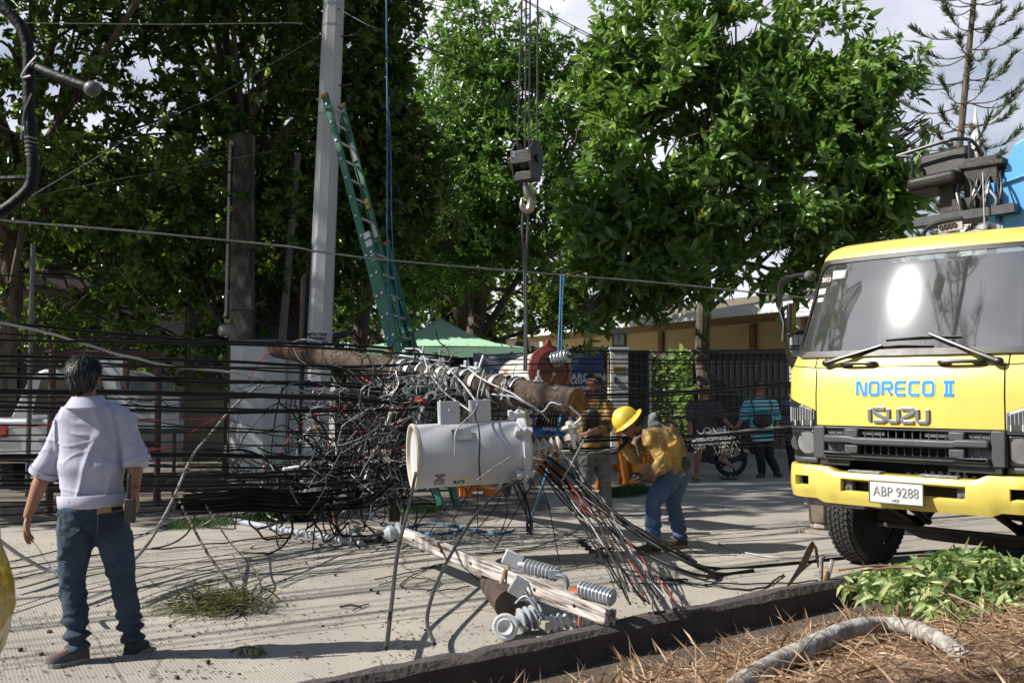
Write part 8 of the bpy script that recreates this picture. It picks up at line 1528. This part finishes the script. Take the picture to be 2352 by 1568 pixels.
N = 2600; rsn = np.random.RandomState(12); P = []
while len(P) < N:
    px, py = rsn.uniform(0, 1800), rsn.uniform(1240, 1560); p = G(px, py)
    if (p-KA).dot(KN) < -.05 and rsn.random() < .25+.75*(noise.noise(p*1.3) > .0): P.append((p.x, p.y, .006))
o = leaf_mesh('leaf_crumbs', leaf_mat('dry_crumbs', (.05, .035, .02), (.1, .07, .04), (.16, .12, .06), .9, .05), np.array(P), rsn.normal(size=(N, 3))*np.array([1, 1, .15]), rsn.normal(size=(N, 3))*.4+np.array([0, 0, 1]), rsn.uniform(.008, .035, N), rsn.uniform(.004, .014, N), rsn.random(N)); tag(o, 'dry leaf crumbs and bits scattered over the road', 'leaf litter', None, 'stuff')
# ---------------------------------------------------------------- verge in the foreground
def vg(px, py, up=0.):              # point of the verge surface seen at a pixel
    r = ray(px, py); lo = 1.2
    for i in range(400):
        s = lo+i*.02; p = V((0, 0, 1.5))+r*s; n = (p-KA).dot(KN); q = (p-KA).dot(KD)
        if p.z <= verge_z(n, q): break
    return p+V((0, 0, up))
STRAW = leaf_mat('dry_needle_straw', (.2, .12, .065), (.38, .25, .15), (.62, .47, .33), .7, .1)
rsn = np.random.RandomState(21); P = []; 
while len(P) < 42000:
    s, n = rsn.uniform(-5.5, 9), rsn.uniform(.35, 5.2)
    if rsn.random() > min(1, (n-.15)*1.5): continue
    p = kp(s, n); 
    if p.y < .9 or p.y > 9 or abs(p.x) > p.y*.65+1: continue
    P.append((p.x, p.y, verge_z(n, s)+abs(rsn.normal())*.018))
P = np.array(P); N = len(P); o = leaf_mesh('needle_straw', STRAW, P, rsn.normal(size=(N, 3))*np.array([1, 1, .28])+np.array([.5, .25, .06]), rsn.normal(size=(N, 3))*.5+np.array([0, 0, 1]), rsn.uniform(.06, .24, N), rsn.uniform(.0018, .0045, N), rsn.random(N), None, .2, 0); tag(o, 'thick mat of dry brown pine needles on the verge', 'pine needles', None, 'stuff')
N = 420; P = []
while len(P) < N:
    s, n = rsn.uniform(-5, 6), rsn.uniform(.2, 1.6); p = kp(s, n); P.append((p.x, p.y, verge_z(n, s)))
P = np.array(P); o = leaf_mesh('dry_grass', STRAW, P, rsn.normal(size=(N, 3))*.5+np.array([.1, 0, 1]), rsn.normal(size=(N, 3)), rsn.uniform(.06, .2, N), np.full(N, .003), rsn.random(N), None, .5, 0); tag(o, 'thin dry grass blades standing behind the kerb', 'grass', None, 'stuff')
mb = MB(); rk = random.Random(77)
for k in range(90):
    s_, n_ = rk.uniform(-3.5, 7), rk.uniform(.7, 4.2); p = kp(s_, n_, verge_z(n_, s_)+rk.uniform(.0, .04)); a = rk.gauss(.5, .7); l = rk.uniform(.1, .45); d = V((math.cos(a), math.sin(a), rk.gauss(0, .12)))
    if p.y < 1.2: continue
    mb.tube(spline([p, p+d*l*.5+V((rk.gauss(0, .02), rk.gauss(0, .02), .015)), p+d*l], 3), rk.uniform(.002, .006), 5)
tag(mb.build('broken_twigs', mat('mixed_twigs', (.3, .2, .13), (.14, .09, .06), sc=3, c3=(.42, .36, .3), rough=.9)), 'many short broken twigs strewn through the pine needles', 'twigs', None, 'stuff')
LOGM = mat('lichen_grey_bark', (.36, .35, .33), (.15, .12, .1), sc=14, rough=.9, bump=.9, bsc=28, c3=(.5, .5, .48), lo=.42, hi=.58, det=8, dist=.015)
q = [vg(1600, 1680, .02), vg(1740, 1585, .06), vg(1860, 1522, .07), vg(1960, 1480, .075), vg(2060, 1472, .075), vg(2150, 1500, .06), vg(2220, 1520, .01)]; sp = spline(q, 6); mb = MB(); mb.tube(sp, [(.05-.022*i/len(sp))*(1+.12*noise.noise(V((i*.6, 0, 0)))) for i in range(len(sp))], 14); lg = tag(mb.build('lichen_branch', LOGM), 'pale lichen covered branch curving across the pine needles in front', 'branch')
tag(MB().tube(spline([vg(1380, 1560, .03), vg(1362, 1530, .07), vg(1385, 1545, .1)], 5), .012, 8).build('pale_stick', mat('peeled_stick', (.55, .5, .45), (.4, .34, .3), sc=12)), 'short pale peeled stick bent up from the verge bottom', 'stick')
DRYB = mat('dry_brown_frond', (.3, .19, .1), (.2, .12, .06), sc=9, rough=.8); PINKB = mat('reddish_stem', (.2, .09, .06), (.15, .07, .05), sc=9, rough=.8)
def blade(pts, w0, m, label, name='dry_frond'):
    sp = spline(pts, 6); mb = MB(); n = len(sp); rings = []
    for i, p in enumerate(sp):
        d = (sp[min(i+1, n-1)]-sp[max(i-1, 0)]).normalized(); x = d.cross(V((.2, -1, .3))).normalized(); w_ = w0*math.sin(PI*min(.97, .18+.82*i/n))**.5; z = d.cross(x); rings.append([p-x*w_, p+z*w_*.35, p+x*w_, p+z*w_*.35+z*.003])
    mb.loft(rings); return tag(mb.build(name, m, ang=60), label, 'frond')
blade([vg(1745, 1470, .02), vg(1800, 1400, .08), vg(1840, 1340, .12), vg(1870, 1300, .2), vg(1880, 1330, .1)], .034, DRYB, 'dry brown folded frond blade left of the upright stalks')
blade([vg(1700, 1480, .02), vg(1770, 1440, .06), vg(1850, 1415, .08), vg(1900, 1420, .05)], .03, DRYB, 'dry frond blade lying low under the upright stalks')
blade([vg(1880, 1330, .1), vg(1960, 1352, .1), vg(2050, 1372, .05)], .026, DRYB, 'dry brown frond blade bent right from the stalks')
for i, (p0, p1, r, m, lb) in enumerate((((1883, 1400), (1887, 1278), .016, LOGM, 'left of three upright dry stalks on the verge'), ((1880, 1408), (1912, 1285), .015, LOGM, 'right of three upright dry stalks on the verge'), ((1868, 1410), (1900, 1310), .011, DRYB, 'middle of three upright dry stalks on the verge'))): a = vg(*p0, .0); tag(MB().tube([a, D(p1[0], p1[1], a.y-.02)], r, 7).build('dry_stalk', m), lb, 'stalk')
for i, (pts, r, m, lb) in enumerate(((((1820, 1490), (1960, 1425), (2080, 1375), (2170, 1330)), .009, PINKB, 'reddish stem running from the needles up to the green leaf pile'), (((1250, 1530), (1400, 1498), (1520, 1470), (1640, 1445)), .012, DRYB, 'long dry brown stem lying behind the kerb'), (((1130, 1555), (1260, 1535), (1400, 1515)), .014, LOGM, 'greyish stem lying lower behind the kerb'), (((1440, 1500), (1560, 1440), (1700, 1425), (1800, 1432)), .007, DRYB, 'thin dry stem bowed across the needles'), (((2080, 1385), (2060, 1350), (2050, 1320)), .006, PINKB, 'short red stem standing in the leaf pile'))):
    tag(MB().tube(spline([vg(x, y, .03) for x, y in pts], 6), r, 7).build('dry_branch', m), lb, 'stem')
# wilted green leaf pile
LPALE = leaf_mat('wilted_leaves', (.06, .12, .03), (.16, .24, .08), (.4, .44, .2), .45, .3); c = vg(2225, 1402); t = thing('leaf_pile', 'heap of wilted pale green leaves cut from a tree on the verge', 'leaf pile', c); rsn = np.random.RandomState(33); N = 1500; P = []
while len(P) < N:
    x, y = rsn.normal()*.4+.1, rsn.normal()*.26; h = .27*math.exp(-(x*x+y*y)/.24)
    if x*x+y*y > .45: continue
    if c.x+x < 1.55+.1: pass
    P.append((x+.12, y+.2, h*rsn.random()**.5+.02))
P = np.array(P); leaf_mesh('leaves', LPALE, P, rsn.normal(size=(N, 3))*np.array([1, 1, .5])+np.array([-.2, -.3, -.15]), rsn.normal(size=(N, 3))*.7+np.array([0, -.4, .8]), rsn.uniform(.05, .11, N), rsn.uniform(.022, .045, N), rsn.random(N), t, .7, .6)
mb = MB(); 
for k in range(9): a = rsn.uniform(0, 2*PI); p = V((rsn.normal()*.2+.1, rsn.normal()*.15+.2, .12)); mb.tube(spline([p, p+V((math.cos(a)*.2, math.sin(a)*.2, .06)), p+V((math.cos(a)*.45, math.sin(a)*.45, .02))], 4), .006, 5)
mb.build('stems', PINKB, t)
mb = MB(); c2 = vg(2330, 1290); mb.ell(c2+V((.25, .35, .0)), (.45, .3, .16), None, 20, 12); tag(remesh(mb.build('stone', mat('dark_rough_stone', (.09, .08, .075), (.05, .045, .04), sc=8, bump=.8, bsc=20)), .025, 1, ridged(.04, 5)), 'dark rough stone behind the green leaf pile', 'stone')
# pine beside the street behind the photographer; its limb hangs over the road (seen mirrored in the windscreen)
rs = np.random.RandomState(14); base = V((-5.5, -3.5, 0)); t = thing('pine_tree', 'drooping pine limb overhanging the road, mirrored in the truck windscreen', 'tree', base); mb = MB(inv(t)); mb.tube(spline([base, base+V((.2, .2, 5)), base+V((.3, .6, 11))], 6), [.28]*6+[.2]*7, 12); P = []; Dd = []
limb_ = spline([base+V((.2, .3, 6.5)), V((-4., 1.5, 8.2)), V((-2.4, 5., 8.6)), V((-1.2, 7.2, 8.3))], 8); mb.tube(limb_, [.12*(1-.8*i/len(limb_)) for i in range(len(limb_))], 8)
for k in range(46):
    i = rs.randint(8, len(limb_)); a = rs.uniform(0, 2*PI); l = rs.uniform(.6, 1.7); p = limb_[i]; q = spline([p, p+V((math.cos(a)*l*.5, math.sin(a)*l*.5, -.05)), p+V((math.cos(a)*l*.9, math.sin(a)*l*.9, -.4*l))], 6); mb.tube(q, .012, 4)
    for _ in range(60): u = rs.randint(3, len(q)); P.append(tuple(q[u]+V((rs.normal()*.03, rs.normal()*.03, 0)))); Dd.append((rs.normal()*.5, rs.normal()*.5, -.8+.3*rs.normal()))
mb.build('trunk', BARK, t); N = len(P); leaf_mesh('crown', NEEDLE, np.array(P)-np.array(base), np.array(Dd), rs.normal(size=(N, 3)), rs.uniform(.15, .35, N), np.full(N, .012), rs.random(N), t, .1, 0)

# two far cranes standing up the street behind the photographer, mirrored in the windscreen
def mirror_ray(px, py):
    Mi = inv(tk); o = Mi @ V((0, 0, 1.5)); d = (Mi.to_3x3() @ ray(px, py)).normalized(); t_ = 4.
    for _ in range(4000):
        p = o+d*t_
        if p.y >= front(p.x, p.z).y: break
        t_ += .002
    e = .01; fx = (front(p.x+e, p.z).y-front(p.x-e, p.z).y)/(2*e); fz = (front(p.x, p.z+e).y-front(p.x, p.z-e).y)/(2*e); n = V((fx, -1, fz)).normalized(); r = d-n*2*d.dot(n); Mw = Mi.inverted()
    return Mw @ p, (Mw.to_3x3() @ r).normalized()
def mirrored(px, py, dist): p, r = mirror_ray(px, py); return p+r*dist
CRD = mat('dark_crane_steel', (.03, .03, .035), (.02, .02, .022), sc=2, rough=.6)
a, b = mirrored(2155, 668, 30), mirrored(2215, 745, 30); dn = (b-a).normalized(); g = b+dn*(b.z/max(.2, -dn.z)) if dn.z < -.05 else V((b.x, b.y, 0))
t = thing('crane_boom', 'dark telescopic crane boom mirrored in the truck windscreen', 'crane', (g.x, g.y, 0)); I = inv(t); m = frame(b-a)
mb = MB(I); L0 = (g-a).length; mb.box(a.lerp(g, .5), (.75, .9, L0), m); mb.build('boom', CRD, t, bev=.05)
mb = MB(I); mb.box(a-m.col[1]*.45, (.85, 1.5, .9), m); mb.build('boom_head', CRD, t, bev=.1)
for k in range(3): mb = MB(I); q = a-m.col[1]*(.5+.25*k); mb.tube([q, V((q.x, q.y, 0))], .035, 5); mb.build('hoist_rope', CRD, t)
pts = [mirrored(1980, 655, 32), mirrored(1945, 705, 32), mirrored(1925, 760, 32), mirrored(1920, 800, 32)]; pts.append(V((pts[-1].x, pts[-1].y, 0)) if (pts[-1]-pts[-2]).z > -.1 else pts[-1]+(pts[-1]-pts[-2]).normalized()*(pts[-1].z/-(pts[-1]-pts[-2]).normalized().z))
t = thing('lattice_mast', 'dark bent lattice mast mirrored in the truck windscreen', 'mast', (pts[-1].x, pts[-1].y, 0)); I = inv(t); mb = MB(I); sp = spline(pts, 7)
cor = []
for i, p in enumerate(sp): m = frame(sp[min(i+1, len(sp)-1)]-sp[max(i-1, 0)]); w_ = .16+.5*min(1, i/10); cor.append([p+m.col[0]*sx*w_+m.col[1]*sy*w_ for sx, sy in ((-1, -1), (1, -1), (1, 1), (-1, 1))])
for k in range(4): mb.tube([c[k] for c in cor], .05, 5)
for i in range(len(cor)-1):
    for k in range(4): mb.tube([cor[i][k], cor[i+1][(k+1) % 4]], .028, 4); mb.tube([cor[i][k], cor[i][(k+1) % 4]], .028, 4)
mb.build('lattice', CRD, t)
